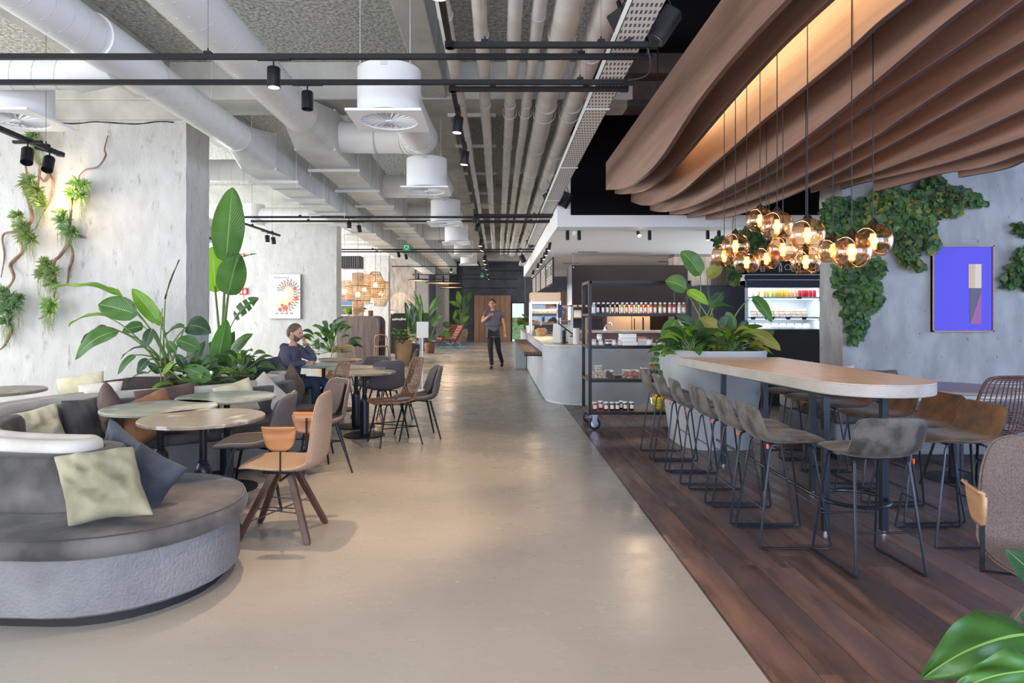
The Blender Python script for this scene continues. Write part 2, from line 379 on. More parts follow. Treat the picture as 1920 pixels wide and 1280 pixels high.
def glassy(name, tint, gloss=.15, rough=.03, power=1.0):
    m = bpy.data.materials.new(name); m.use_nodes = True; M_[name] = m
    N = m.node_tree.nodes; L = m.node_tree.links; N.remove(N['Principled BSDF'])
    t = N.new('ShaderNodeBsdfTransparent'); t.inputs[0].default_value = tint
    g = N.new('ShaderNodeBsdfGlossy'); g.inputs['Roughness'].default_value = rough; g.inputs['Color'].default_value = (1, .95, .9, 1)
    lw = N.new('ShaderNodeLayerWeight'); lw.inputs[0].default_value = .35
    mr = N.new('ShaderNodeMapRange'); mr.inputs[3].default_value = gloss; mr.inputs[4].default_value = min(1, gloss + .55); L.new(lw.outputs['Facing'], mr.inputs[0])
    mx = N.new('ShaderNodeMixShader'); L.new(mr.outputs[0], mx.inputs[0]); L.new(t.outputs[0], mx.inputs[1]); L.new(g.outputs[0], mx.inputs[2]); L.new(mx.outputs[0], N['Material Output'].inputs[0])
    return m
glassy('amber_glass', (.90, .66, .44, 1), .05, .02)
glassy('glass', (.95, .97, .97, 1), .03)
glassy('clear_plastic', (.9, .9, .9, 1), .12, .15)
glassy('smoked_glass', (.45, .45, .45, 1), .1)
# ================================================================ THE SETTING
struct('floor', MB().box(-10, 1.043, -4, 35.6, -.2, 0).box(1.043, 10, 10.1, 35.6, -.2, 0), 'floor_concrete', sharp=0)
wf = MB().box(1.05, 8.5, -1, 10.1, -.2, -.012).box(1.040, 1.050, -1, 10.1, -.1, .001, 1).build('floor', ['gap', 'grey_metal'], sharp=0); wf['kind'] = 'structure'
k = 0; x = 1.052
pk_mesh = {}
while x < 6.5:
    y = -.6 + rnd.random() * 1.2 - .6
    while y < 10.1:
        L_ = rnd.choice((1.1, 1.5, 1.9)); y1 = min(y + L_, 10.1)
        # leave out what the picture never shows: near the camera, outside the frame
        if y1 > 1.2 and x < (1920 - CX) * y1 / F + 1.9 and y1 - y > .1:
            w = .198
            o = MB().box(x + .0008, x + w - .0008, max(y, .6) + .0012, y1 - .0012, -.012, 0).build('plank', 'plank_wood', wf, sharp=0)
        y = y1
    x += .2
# ceiling, beams
struct('ceiling', MB().box(-10, 1.57, -4, 36, 4.35, 4.6), 'rough_ceiling', sharp=0)
struct('ceiling', MB().box(1.57, 10, -4, 10.1, 4.35, 4.6), 'black_ceiling', sharp=0)
for i, y in enumerate((7.42, 14.42, 21.4, 28.4)):
    mb = MB().box(-10, 1.57 if i == 0 else .93, y, y + .6, 3.91, 4.35)
    if i == 0:
        mb.box(1.57, 10, y, y + .6, 3.91, 4.35, 1).box(1.1, 10, y - .25, y, 4.12, 4.35, 1)
    mb.box(-1.6, -.6, y - .04, y, 3.95, 4.05)
    o = mb.build('beam', ['beam_concrete', 'beam_dark'], bevel=.012); o['kind'] = 'structure'
o = MB().box(-.87, -.59, -4, 35, 3.93, 4.35).box(-4.2, -3.8, -4, 35, 3.93, 4.35).build('beam', 'beam_concrete', bevel=.01); o['kind'] = 'structure'

def rough_wall(name, x0, x1, y0, y1, z0, z1, mat, step=.35, amp=.006):
    """pier wall with slightly uneven, chipped edges"""
    mb = MB(); n = int((z1 - z0) / .12)
    rings = []
    for i in range(n + 1):
        z = z0 + (z1 - z0) * i / n
        a = noise.noise(Vector((x0 * 3, y0, z * 4))) * amp * 2; b = noise.noise(Vector((x1 * 3 + 9, y0, z * 5))) * amp * 2
        c = noise.noise(Vector((x1 * 3, y1 + 5, z * 5))) * amp * 2
        rings.append([Vector((x0 + a, y0, z)), Vector((x1 + b, y0, z)), Vector((x1 + c, y1, z)), Vector((x0 + a, y1, z))])
    mb.rings(rings)
    return struct(name, mb, mat, sharp=30)
rough_wall('wall_left', -9.5, -3.65, 7.5, 8.1, 0, 3.91, 'concrete_wall')
rough_wall('wall_left', -6.45, -3.65, 14.5, 14.95, 0, 3.91, 'concrete_wall')
rough_wall('wall_left', -6.6, -3.65, 21.4, 21.8, 0, 3.91, 'concrete_wall')
rough_wall('wall_left', -6.6, -3.65, 28.3, 28.8, 0, 3.91, 'concrete_brown')
rough_wall('wall_left', -4.6, -3.6, 33.2, 33.7, 0, 4.3, 'concrete_wall')
rough_wall('wall_left', -3.3, -2.62, 34.2, 34.8, 0, 4.3, 'concrete_wall')
rough_wall('wall_right', 4.0, 9.0, 7.42, 7.95, 0, 3.91, 'concrete_pitted')
rough_wall('wall_right', 4.0, 9.0, 14.5, 15.0, 0, 2.8, 'concrete_brown')
# damp, broken seam near the top of the left wall
mb = MB(); pts = [(x_, 7.497, 3.66 + .02 * noise.noise(Vector((x_ * 3, 0, 0))) + .012 * math.sin(x_ * 9)) for x_ in [-5.55 + .07 * i for i in range(26)]]
mb.tube(pts, [.006 + .006 * abs(noise.noise(Vector((i * .7, 3, 1)))) for i in range(26)], 5)
tag(mb.build('trim_1', 'dark_matte'), kind='structure')
mb = MB().box(-9.5, -3.66, 7.47, 7.5, 3.69, 3.91); tag(mb.build('trim_2', 'beam_concrete'), kind='structure')
# dark far wall, wooden doors, glass door
struct('wall_back', MB().box(-2.75, .74, 35.0, 35.2, 0, 4.35).box(.74, 1.52, 35.0, 35.2, 2.15, 4.35).box(1.52, 1.6, 35, 35.2, 0, 4.35).box(-10, -2.7, 36.0, 36.2, 0, 4.35), 'slate_wall', sharp=0)
d = MB().box(-1.28, .72, 34.9, 35.0, 0, 2.52).build('door_1', 'door_wood', sharp=0); tag(d, kind='structure')
for i in range(7): MB().box(-1.26 + i * .28, -1.0 + i * .28, 34.87, 34.9, .02, 2.5).build('panel', 'door_wood', d, sharp=0)
MB().box(.02, .05, 34.84, 34.88, .9, 1.5).build('door_handle', 'black_metal', d)
d = MB().box(.74, .80, 34.9, 35.0, 0, 2.15).box(1.44, 1.52, 34.9, 35.0, 0, 2.15).box(.8, 1.44, 34.9, 35, 2.08, 2.15).build('door_2', 'dark_matte', sharp=0); tag(d, kind='structure')
MB().box(.8, 1.44, 34.93, 34.95, .05, 2.08).build('pane', 'glass', d, sharp=0)
pm('outside_green', C3(120, 160, 90), C3(170, 200, 140), 6, .9)
tag(MB().box(.2, 2.6, 38, 39, 0, 1.3).build('hedge', 'outside_green', sub=0), 'green hedge outside the far glass door', 'hedge')
# windows glazing the left front (frames and panes between the piers)
for i, (y0, y1) in enumerate(((-2.5, 7.3), (8.3, 14.3), (15.2, 21.2), (22.1, 28.1), (29, 35.5))):
    mb = MB(); n = max(2, int((y1 - y0) / 1.6))
    for k in range(n + 1):
        y = y0 + (y1 - y0) * k / n; mb.box(-9.16, -9.08, y - .035, y + .035, 0, 3.9)
    for z in (.05, 3.0, 3.86): mb.box(-9.15, -9.09, y0, y1, z - .035, z + .035)
    w = mb.build('window_%d' % (i + 1), 'dark_matte', sharp=0); tag(w, kind='structure')
    for k in range(n):
        ya = y0 + (y1 - y0) * k / n + .04; yb = y0 + (y1 - y0) * (k + 1) / n - .04
        MB().box(-9.125, -9.115, ya, yb, .1, 2.96).build('pane', 'glass', w, sharp=0)
# white bulkhead over the counter with the black board in front of it
struct('ceiling', MB().box(.935, 10, 10.08, 22.9, 2.8, 4.35), 'white_paint', sharp=0, bevel=.008)
struct('trim_3', MB().box(1.15, 10, 9.98, 10.08, 2.985, 4.35), 'black_ceiling', sharp=0)
struct('wall_kitchen', MB().box(.99, 9.5, 22.9, 23.2, 0, 4.35), 'slate_wall', sharp=0)
struct('wall_kitchen', MB().box(9.3, 9.5, 10.1, 22.9, 0, 2.8), 'white_paint', sharp=0)

# ================================================================ DUCTS AND PIPES
def duct_pts(a, b, n): a = Vector(a); b = Vector(b); return [a + (b - a) * i / n for i in range(n + 1)]
def spiral(mb, a, b, r, pitch, m=1, slant=.25):
    """raised spiral seam around a straight duct"""
    a = Vector(a); b = Vector(b); d = b - a; L_ = d.length; d.normalize(); u = d.orthogonal().normalized(); v = d.cross(u)
    n = int(L_ / pitch)
    for i in range(n):
        t0 = (i + .5) * pitch; ring = []
        for k in range(16):
            an = 2 * math.pi * k / 16
            ring.append(a + d * (t0 + pitch * slant * math.sin(an)) + (u * math.cos(an) + v * math.sin(an)) * (r + .001))
        mb.tube(ring, .0022, 4, closed=True, m=m)
def hanger(mb, x, y, z, r, top=4.35):
    mb.tube([(x, y, z + r), (x, y, top)], .004, 5, m=2)
def round_duct(name, label, a, b, r, pitch=.16, rings=(), hang=(), extra=None):
    t = thing(name, label, 'duct', tuple((Vector(a) + Vector(b)) / 2))
    MB().cyl(a, b, r, 28).build('duct_body', 'duct_white', t)
    mb = MB(); spiral(mb, a, b, r, pitch, 0); o = mb.build('spiral_seam', 'duct_seam', t, kind='stuff')
    A = Vector(a); B = Vector(b); d = (B - A).normalized()
    for q in rings:
        c = A + d * q; MB().cyl(c - d * .012, c + d * .012, r + .008, 28).build('clamp_ring', 'galvanised', t)
    for q in hang:
        c = A + d * q; MB().tube([c + Vector((0, 0, r)), (c.x, c.y, 4.35)], .004, 5).build('hanger_rod', 'galvanised', t)
    return t
def sq_to_round(mb, c0, r, c1, s, n=24):
    """round end at c0 (facing -Y) to square end at c1"""
    ring = []; sq = []
    for k in range(n):
        an = 2 * math.pi * (k + .5) / n; ca, sa = math.cos(an), math.sin(an)
        ring.append(Vector((c0[0] + r * ca, c0[1], c0[2] + r * sa)))
        q = s / 2 / max(abs(ca), abs(sa)); 
        sx = max(-s / 2, min(s / 2, (s / 2) * 1.42 * ca)); sz = max(-s / 2, min(s / 2, (s / 2) * 1.42 * sa))
        sq.append(Vector((c1[0] + sx, c1[1], c1[2] + sz)))
    mb.rings([ring, sq], cap=False)
def square_run(t, x, z, s, y0, y1, pitch):
    mb = MB(); y = y0; i = 0
    while y < y1:
        ye = min(y + pitch, y1)
        MB().box(x - s / 2, x + s / 2, y, ye - .03, z - s / 2, z + s / 2).build('duct_section', 'galvanised', t, sharp=0)
        MB().box(x - s / 2 - .012, x + s / 2 + .012, ye - .03, ye, z - s / 2 - .012, z + s / 2 + .012).build('flange', 'duct_seam', t, sharp=0)
        y = ye; i += 1
def strap(t, x, z, s, y):
    mb = MB().box(x - s / 2 - .10, x + s / 2 + .10, y - .02, y + .02, z - s / 2 - .055, z - s / 2 - .02)
    for q in (-1, 1): mb.tube([(x + q * (s / 2 + .07), y, z - s / 2 - .12), (x + q * (s / 2 + .07), y, 4.35)], .004, 5)
    mb.build('support_rail', 'galvanised', t)

A_X, A_Z, A_R = -2.9, 3.39, .160
B_X, B_Z, B_R = -2.17, 3.61, .198
t = round_duct('air_duct', 'white spiral duct, lower and nearer the left wall, turning square in front of the pillar', (A_X, .8, A_Z), (A_X, 7.15, A_Z), A_R, .17, rings=(4.35, 6.3), hang=(3.6, 5.7))
mb = MB(); sq_to_round(mb, (A_X, 7.15, A_Z), A_R, (A_X, 7.75, A_Z), .44); mb.build('square_adapter', 'galvanised', t, sharp=20)
square_run(t, A_X, A_Z, .44, 7.75, 27.5, 1.2)
for y in (8.3, 9.6, 10.9, 12.2, 13.6): strap(t, A_X, A_Z, .44, y)
MB().cyl((A_X, 4.55, A_Z), (A_X, 5.28, A_Z), A_R + .015, 28).cyl((A_X - .05, 4.9, A_Z - .07), (A_X - .34, 4.9, A_Z - .13), .15, 24).build('branch_saddle', 'duct_white', t)
t2 = round_duct('air_duct', 'white spiral duct, higher and nearer the aisle, turning square beside the round vents', (B_X, .8, B_Z), (B_X, 7.0, B_Z), B_R, .2, rings=(2.3,), hang=(3.0,))
mb = MB(); sq_to_round(mb, (B_X, 7.0, B_Z), B_R, (B_X, 7.6, B_Z), .49); mb.build('square_adapter', 'galvanised', t2, sharp=20)
square_run(t2, B_X, B_Z, .49, 7.6, 30, 1.1)
for y in (8.5, 9.9, 11.3, 12.7, 14.1, 16): strap(t2, B_X, B_Z, .49, y)
for (lab, y, z, r, x0) in (('white spiral duct branching left from the left duct above the vine wall', 4.9, 3.26, .125, -9.2),
                      ('short white spiral duct running left behind the pillar to the square duct', 8.9, 3.42, .15, -8)):
    round_duct('branch_duct', lab, (x0, y, z), (A_X - (.30 if y < 6 else .22), y, z), r, .17, rings=(3.4,) if y < 6 else ())
t = round_duct('branch_duct', 'white spiral duct ending in a vertical round box above the striped art wall', (-5.0, 13.4, 3.5), (A_X - .22, 13.4, 3.5), .165, .2)
MB().cyl((-5.1, 13.4, 3.28), (-5.1, 13.4, 3.72), .22, 28).build('end_box', 'duct_white', t)
t = round_duct('branch_duct', 'white round duct above the grey speaker box, behind the second pillar', (-5.3, 19.5, 3.42), (A_X - .22, 19.5, 3.42), .18, .3)
# aisle branch ducts with elbows, and the swirl diffusers
def diffuser(x, y, label, first=None):
    t = thing('ceiling_diffuser', label, 'vent', (x, y, 3.03), group='round swirl diffusers')
    MB().lathe([(.262, .02), (.262, .40)], 40, (x, y, 3.03)).build('drum', 'duct_white', t)
    s = .30; mb = MB(); n = 40; outer = []; inner = []
    for k in range(n):
        an = 2 * math.pi * k / n + math.pi / 4; ca, sa = math.cos(an), math.sin(an); q = s / max(abs(ca), abs(sa))
        outer.append((x + q * ca, y + q * sa)); inner.append((x + .235 * ca, y + .235 * sa))
    for z0 in (3.012, 3.03):
        pass
    vs = [(a, b, 3.012) for a, b in outer] + [(a, b, 3.012) for a, b in inner] + [(a, b, 3.032) for a, b in outer] + [(a, b, 3.032) for a, b in inner]
    fs = []
    for k in range(n):
        j = (k + 1) % n
        fs += [(k, j, n + j, n + k), (2 * n + k, 3 * n + k, 3 * n + j, 2 * n + j), (k, 2 * n + k, 2 * n + j, j), (n + k, n + j, 3 * n + j, 3 * n + k)]
    mb.add(vs, fs); mb.build('face_plate', 'white', t, sharp=25)
    MB().lathe([(.24, .06), (.24, .062)], 32, (x, y, 3.03)).build('dark_backing', 'slot_dark', t)
    MB().lathe([(.03, -.02), (.03, .01)], 16, (x, y, 3.03)).build('hub', 'white', t)
    for k in range(24):
        an = 2 * math.pi * k / 24; d = Vector((math.cos(an), math.sin(an), 0)); e = Vector((-d.y, d.x, 0))
        c = Vector((x, y, 3.022))
        mb = MB().add([c + d * .028 - e * .001 + Vector((0, 0, .004)), c + d * .233 - e * .008 + Vector((0, 0, .03)), c + d * .233 + e * .012 - Vector((0, 0, .004)), c + d * .028 + e * .004 - Vector((0, 0, .004))], [(0, 1, 2, 3)])
        mb.build('blade', 'white', t, sharp=0, solid=.002)
    for k in (-1, 1): MB().tube([(x + k * .2, y - .2, 3.4), (x + k * .2, y - .2, 4.35)], .003, 5).build('hanger_rod', 'galvanised', t)
    MB().obox((x, y - .265, 3.40), (.05, .012, .03)).build('bracket', 'galvanised', t)
    return t
dlabs = ['nearest and largest round swirl vent over the aisle', 'second round swirl vent along the aisle, behind the nearest one', 'third round swirl vent along the aisle from the camera',
         'fourth round swirl vent along the aisle from the camera', 'fifth round swirl vent far along the aisle', 'farthest round swirl vent at the end of the row']
d0 = diffuser(-.90, 5.32, dlabs[0])
for i in range(1, 6): dup(d0, (-.92, 5.32 + 3.0 * i, 3.03), label=dlabs[i])
dup(d0, (-3.98, 5.3, 3.03), label='round swirl vent cut by the left edge of the picture, above the hanging branches')
def elbow_branch(yc, label, z=3.6, r=.19, ys=-1.0):
    t = thing('elbow_duct', label, 'duct', (-1.4, yc, z))
    pts = [(-1.93, yc, z), (-1.5, yc, z), (-1.2, yc, z)]
    pts += [(-1.2 + .3 * math.sin(a), yc - .3 + .3 * math.cos(a), z - .08 * (a / 1.57)) for a in (.3, .6, .9, 1.2, 1.57)]
    pts += [(-.9, yc + ys * .7, z - .14), (-.9, yc - 2.25, 3.36)]
    MB().tube(pts, r, 24).build('duct_body', 'duct_white', t)
    for i in (1, 3, 4, 5, 6, 8):
        p = Vector(pts[i]); q = (Vector(pts[i + 1]) - p).normalized() if i < len(pts) - 1 else Vector((0, -1, 0))
        MB().tube([p - q * .008, p + q * .008], r + .005, 24).build('seam_ring', 'duct_seam', t)
    return t
eb = elbow_branch(7.9, 'white elbow duct feeding the nearest round vent from the square duct')
for i, l in enumerate(('white elbow duct feeding the second round vent', 'white elbow duct feeding the third round vent', 'white elbow duct feeding the fourth round vent')):
    dup(eb, (-1.42, 10.9 + 3 * i, 3.6), label=l)

# the row of white pipes
pl = [(-.41, .056, 'leftmost thin white ceiling pipe', 22.5), (-.136, .058, 'second thin white ceiling pipe from the left, with a capped end', 22.5), (.139, .060, 'third thin white ceiling pipe from the left', 24.5),
      (.32, .054, 'fourth and thinnest white ceiling pipe', 24.5), (.54, .112, 'thick white insulated ceiling pipe, left of the two thick ones', 24.5), (.83, .104, 'thick white insulated ceiling pipe beside the cable tray', 24.5)]
for i, (x, r, lab, ye) in enumerate(pl):
    t = thing('ceiling_pipe', lab, 'pipe', (x, 10, 3.75), group='white pipes under the ceiling')
    pts = [(x + .008 * noise.noise(Vector((x, y * .9, 0))), y, 3.75 + .008 * noise.noise(Vector((y, x, 3)))) for y in [1.0 + .55 * k for k in range(int((ye - 1) / .55) + 1)]]
    rr = [r * (1 + .05 * noise.noise(Vector((x * 5, k * .8, 1)))) for k in range(len(pts))]
    e = pts[-1]
    if i < 2: pts += [(e[0], e[1] + r * .6, e[2]), (e[0], e[1] + r, e[2])]; rr += [r * .8, r * .25]
    MB().tube(pts, rr, 18).build('pipe_body', 'pipe_white', t)
    for k, y in enumerate((5.0 + .35 * (i % 3), 7.1, 8.9 + .3 * (i % 2), 11.5, 13.2, 15.6, 18)):
        MB().tube([(x, y - .006, 3.75), (x, y + .006, 3.75)], r * 1.07 + .003, 20).build('joint_ring', 'duct_seam', t)
    if i in (2, 3, 4, 5):
        for y in (7.4, 10.3): MB().tube([(x + (r + .02) * math.cos(a), y, 3.75 + (r + .02) * math.sin(a)) for a in [2 * math.pi * k / 16 for k in range(16)]], .004, 5, closed=True).tube([(x, y, 3.75 + r + .02), (x, y, 4.35)], .004, 5).build('ring_hanger', 'galvanised', t)
# cross rails carrying the pipes
for k, y in enumerate((4.2, 7.95, 9.4, 11.2, 13.0, 14.2, 17)):
    t = thing('pipe_rail', 'pale steel rail across the ceiling pipes, number %s from the camera' % ('one two three four five six seven'.split()[k]), 'rail', (0, y, 3.9), group='steel rails behind the pipes')
    MB().box(-.62, -.02, y - .02, y + .02, 3.87, 3.91).build('rail', 'galvanised', t, sharp=0)
    for x in (-.55, -.05): MB().tube([(x, y, 3.9), (x, y, 4.35)], .004, 5).build('hanger_rod', 'galvanised', t)
# perforated cable tray
t = thing('cable_tray', 'perforated white cable tray beside the thick pipes', 'cable tray', (.8, 8, 3.1))
tz = 3.12; x0, x1 = .735, .92
mb = MB().box(x0, x0 + .004, 1, 22, tz, tz + .07).box(x1 - .004, x1, 1, 22, tz, tz + .07); mb.build('side_rail', 'duct_white', t, sharp=0)
pm('tray_perforated', C3(206, 204, 200), rough=.5)
mt = M_['tray_perforated']; N = mt.node_tree.nodes; L = mt.node_tree.links; b = N['Principled BSDF']
tc = N.new('ShaderNodeTexCoord'); mp = N.new('ShaderNodeMapping'); mp.inputs['Scale'].default_value = (38, 12, 1); L.new(tc.outputs['Object'], mp.inputs[0])
br = N.new('ShaderNodeTexBrick'); br.inputs['Scale'].default_value = 1; br.inputs['Mortar Size'].default_value = .26; br.inputs['Brick Width'].default_value = 1; br.inputs['Row Height'].default_value = 1
br.inputs['Color1'].default_value = (.09, .09, .09, 1); br.inputs['Color2'].default_value = (.09, .09, .09, 1); br.inputs['Mortar'].default_value = C3(206, 204, 200); L.new(mp.outputs[0], br.inputs[0]); L.new(br.outputs[0], b.inputs['Base Color'])
MB().box(x0, x1, 1, 22, tz, tz + .004).build('perforated_base', 'tray_perforated', t, sharp=0)
for k in range(8): MB().box(x0 - .01, x1 + .01, 3.2 + 2.1 * k, 3.23 + 2.1 * k, tz - .012, tz - .002).build('joint_plate', 'galvanised', t, sharp=0)
for k in range(4): MB().tube([(x0 + .03 + .03 * k, 1.2, tz + .02), (x0 + .04 + .03 * k, 12, tz + .018), (x0 + .035 + .03 * k, 21, tz + .02)], .007, 6).build('cable', 'dark_matte' if k % 2 else 'white', t)

# ================================================================ BLACK TRACKS AND SPOTS
TZ = 3.10
def track(name, label, a, b, hang=()):
    t = thing(name, label, 'track', tuple((Vector(a) + Vector(b)) / 2), group='black lighting tracks')
    a = Vector(a); b = Vector(b)
    MB().bar(a, b, .034, .032).build('rail', 'track_black', t, sharp=0)
    d = (b - a).normalized()
    for q in hang:
        c = a + d * q; MB().tube([c, (c.x, c.y, 4.3)], .0018, 4).build('hanging_wire', 'grey_metal', t)
        MB().obox(c + Vector((0, 0, .024)), (.045, .04, .016)).cyl(c + Vector((0, 0, .03)), c + Vector((0, 0, .055)), .005, 6).build('wire_clip', 'track_black', t)
    for c in (a, b): MB().bar(c - d * .03, c + d * .03, .038, .038).build('end_connector', 'black_metal', t, sharp=0)
    return t
track('light_track', 'long black track, nearest of the two reaching the left edge', (-6.5, 4.20, TZ), (.985, 4.20, TZ), (2.2, 4.6, 7.05))
track('light_track', 'long black track, farther of the two reaching the left edge', (-6.5, 4.66, TZ), (.96, 4.66, TZ), (2.2, 7.1))
track('light_track', 'short black track over the pipes at the top of the picture', (-.30, 4.02, TZ), (.975, 4.02, TZ), (.22, .95))
track('light_track', 'short black track over the pipes, third below the top edge', (-.335, 4.80, TZ), (.95, 4.80, TZ), (.3, 1.0))
track('light_track', 'black track running along the aisle toward the far end', (-.335, 4.80, TZ), (-.335, 30, TZ), (4, 9, 14))
track('light_track', 'black track running over the camera along the aisle', (-.30, 1.0, TZ), (-.30, 4.02, TZ), ())
for (x0, x1, y, lab) in ((-4.4, 1.01, 11.02, 'black track above the art poster, front one of its pair'), (-4.4, 1.0, 11.5, 'black track above the art poster, rear one of its pair'),
                    (-.3, 1.02, 10.8, 'short black track across the pipes near the white bulkhead'), (-.3, .98, 11.62, 'short black track across the pipes just behind the paired ones'),
                    (-4.2, .98, 16.4, 'black track behind the green exit sign, front of its pair'), (-4.2, .95, 17.0, 'black track behind the green exit sign, rear of its pair'),
                    (-3.6, -.3, 22.0, 'thin far black track left of the aisle track'), (-.3, .9, 24.2, 'thin far black track right of the aisle track'),
                    (-3.5, -.3, 26.4, 'far black track above the copper disc lamps'), (-3.5, .9, 29.6, 'farthest but one black cross track'), (-3.0, .95, 33.5, 'farthest black cross track before the dark wall')):
    z = TZ if y < 20 else (TZ if y < 30 else TZ - .25)
    track('light_track', lab, (x0, y, z), (x1, y, z), (1.0, abs(x1 - x0) - .4))
for i, (a, b, lab) in enumerate(((tuple(P(-110, 195, 3.8)), tuple(P(113, 289, 5.2)), 'grey diagonal track in front of the vine wall at the left edge'),
                          (tuple(P(452, 417, 10.5)), tuple(P(523, 441, 12.0)), 'short diagonal track in front of the striped art wall'))):
    track('light_track', lab, a, b, (.4, 1.2))
def spot(loc, label, tilt=0, rz=0, lit=True, grp='black track spots', s=1.0, energy=60, ang=44, col=(1, .72, .46), glow=True, arm=.07):
    t = thing('track_spot', label, 'lamp', loc, group=grp)
    x, y, z = loc; Mr = Matrix.Rotation(rz, 3, 'Z') @ Matrix.Rotation(tilt, 3, 'X')
    ax = Vector((0, .11 * s, 0)) if abs(x + .31) < .06 else (Vector((.07, .08, -.012)) * s if x < -3.5 and y < 13 else Vector((.11 * s, 0, 0)))
    MB().bar(Vector((x, y, z - .012)) - ax, Vector((x, y, z - .012)) + ax, .03 * s, .022 * s).build('adapter', 'track_black', t, sharp=0)
    MB().cyl((x, y, z - .01), (x, y, z - arm * s), .006 * s, 8).build('stem', 'track_black', t)
    top = Vector((x, y, z - arm * s)); r = .042 * s; h = .13 * s
    MB().lathe([(r * .9, 0), (r, -.006), (r, -h * .62), (r * .96, -h * .625), (r * .96, -h * .65), (r, -h * .655), (r, -h), (r * .9, -h), (r * .86, -h + .02)], 24, top, Mr, cap=True).build('cylinder_head', 'black_metal', t)
    if glow and lit:
        MB().lathe([(r * .84, -h - .001), (.001, -h - .001)], 20, top, Mr).build('lit_lens', 'lamp_glow', t)
    e = top + Mr @ Vector((0, 0, -h - .02))
    if lit and energy:
        l = light('spot_light', 'SPOT', e, (0, 0, 0), energy, col, t, spot_size=R(ang), spot_blend=.5, shadow_soft_size=.02)
        l.rotation_euler = Mr.to_euler()
    return t
spot((-.27, 2.95, TZ + .0), 'lit black spot at the top edge, left of the pipes', 0, R(90), energy=95, s=1.15, ang=75)
spot((-1.47, 4.20, TZ), 'lit black spot on the near track above the left duct', R(2), energy=150, ang=62)
spot((-1.385, 4.66, TZ), 'unlit-looking black spot beside the lit one, on the second track', R(-4), R(20), lit=False)
spot((-.32, 5.25, TZ), 'lit black spot first below the corner of the aisle track', R(6), R(100), energy=110, ang=60)
spot((-.32, 6.35, TZ), 'lit black spot second below the corner of the aisle track', R(6), R(70), energy=110, ang=60)
sx = [(10.2, 'pair of dark spots beside the leftmost pipe, upper one', False), (11.2, 'pair of dark spots beside the leftmost pipe, lower one', False), (13.6, 'dark aisle spot beside the fourth round vent', True), (14.6, 'dark aisle spot just below the fourth round vent', True),
      (17.2, 'dark aisle spot at the paired far tracks', True), (18.4, 'dark aisle spot behind the paired far tracks', True), (20.6, 'small far aisle spot before the green sign', True), (23.0, 'small far aisle spot after the green sign', True),
      (26.0, 'tiny far aisle spot', True)]
for y, lab, lt in sx: spot((-.335, y, TZ), lab, R(12), R(80), lit=lt, energy=90 if lt else 0, glow=lt, s=1.1)
spot(tuple(P(-110, 195, 3.8).lerp(P(113, 289, 5.2), .66)), 'grey spot on the diagonal track at the left edge, left one', R(-28), R(30), energy=26, lit=False, s=.95)
spot(tuple(P(-110, 195, 3.8).lerp(P(113, 289, 5.2), .88)), 'grey spot on the diagonal track at the left edge, right one', R(-30), R(20), energy=18, lit=True, glow=False, s=.95)
spot(tuple(P(452, 417, 10.5).lerp(P(523, 441, 12.0), .66)), 'small spot on the diagonal track above the art poster, left lit one', R(4), 0, energy=30)
spot(tuple(P(452, 417, 10.5).lerp(P(523, 441, 12.0), .82)), 'small spot on the diagonal track above the art poster, right one', R(10), R(-30), lit=False)
spot((-2.56, 11.02, TZ), 'lit spot on the paired tracks right of the art poster', R(5), 0, energy=40)
spot((-2.5, 11.5, TZ), 'dark spot next to the lit one right of the art poster', R(12), R(-40), lit=False)
spot((-2.55, 16.4, TZ), 'lit spot under the green exit sign, left one', R(25), R(-20), energy=60)
spot((-2.45, 17.0, TZ), 'dark spot under the green exit sign, right one', R(25), R(-30), lit=False)
spot((-1.6, 22.0, TZ), 'lit spot hanging in front of the copper disc lamps', 0, 0, energy=60)
# black loudspeakers hanging in pairs
def speaker(loc, lab, rx, rz, s=1.0):
    t = thing('loudspeaker', lab, 'speaker', loc); M = Matrix.Rotation(rz, 3, 'Z') @ Matrix.Rotation(rx, 3, 'X'); c = Vector(loc)
    n = 20; body = []; 
    for zz, k in ((-.10, .92), (-.095, 1.0), (.095, 1.0), (.10, .9)):
        ring = []
        for q in range(n):
            a = 2 * math.pi * q / n; ca, sa = math.cos(a), math.sin(a)
            ring.append(c + M @ Vector((.072 * s * k * abs(ca) ** .55 * math.copysign(1, ca), .06 * s * k * abs(sa) ** .55 * math.copysign(1, sa), zz * s)))
        body.append(ring)
    MB().rings(body).build('cabinet', 'dark_matte', t)
    MB().rings([[c + M @ Vector((.066 * s * abs(math.cos(a)) ** .6 * math.copysign(1, math.cos(a)), .054 * s * abs(math.sin(a)) ** .6 * math.copysign(1, math.sin(a)), z * s)) for a in [2 * math.pi * q / n for q in range(n)]] for z in (-.101, -.104)]).build('grille', 'grey_metal', t)
    MB().bar(c, c + Vector((-.03, .05, .17)), .02, .02).build('bracket', 'black_metal', t)
    MB().tube(crv([tuple(c + M @ Vector((0, 0, .09))), tuple(c + Vector((.02, .02, .2))), tuple(c + Vector((-.04, .1, .34)))], 5), .005, 6).build('cable', 'dark_matte', t)
    return t
speaker(P(1171, 46, 4.0), 'black speaker at the top edge, facing down left, above the track ends', R(35), R(-65), 1.0)
speaker(P(1246, 48, 4.0), 'black speaker at the top edge, facing down right', R(35), R(75), 1.0)
speaker(P(1031, 374, 10.4), 'dark speaker under the cable tray end, left one of the pair', R(30), R(-60), 1.15)
speaker(P(1061, 375, 10.0), 'dark speaker under the cable tray end, right one of the pair', R(30), R(70), 1.15)
speaker(P(994, 456, 15.6), 'small dark speaker beside the white bulkhead edge', R(30), R(-60), 1.0)
speaker(P(980, 485, 18), 'small dark speaker with a red lamp under the far pipes', R(30), R(-60), 1.0)
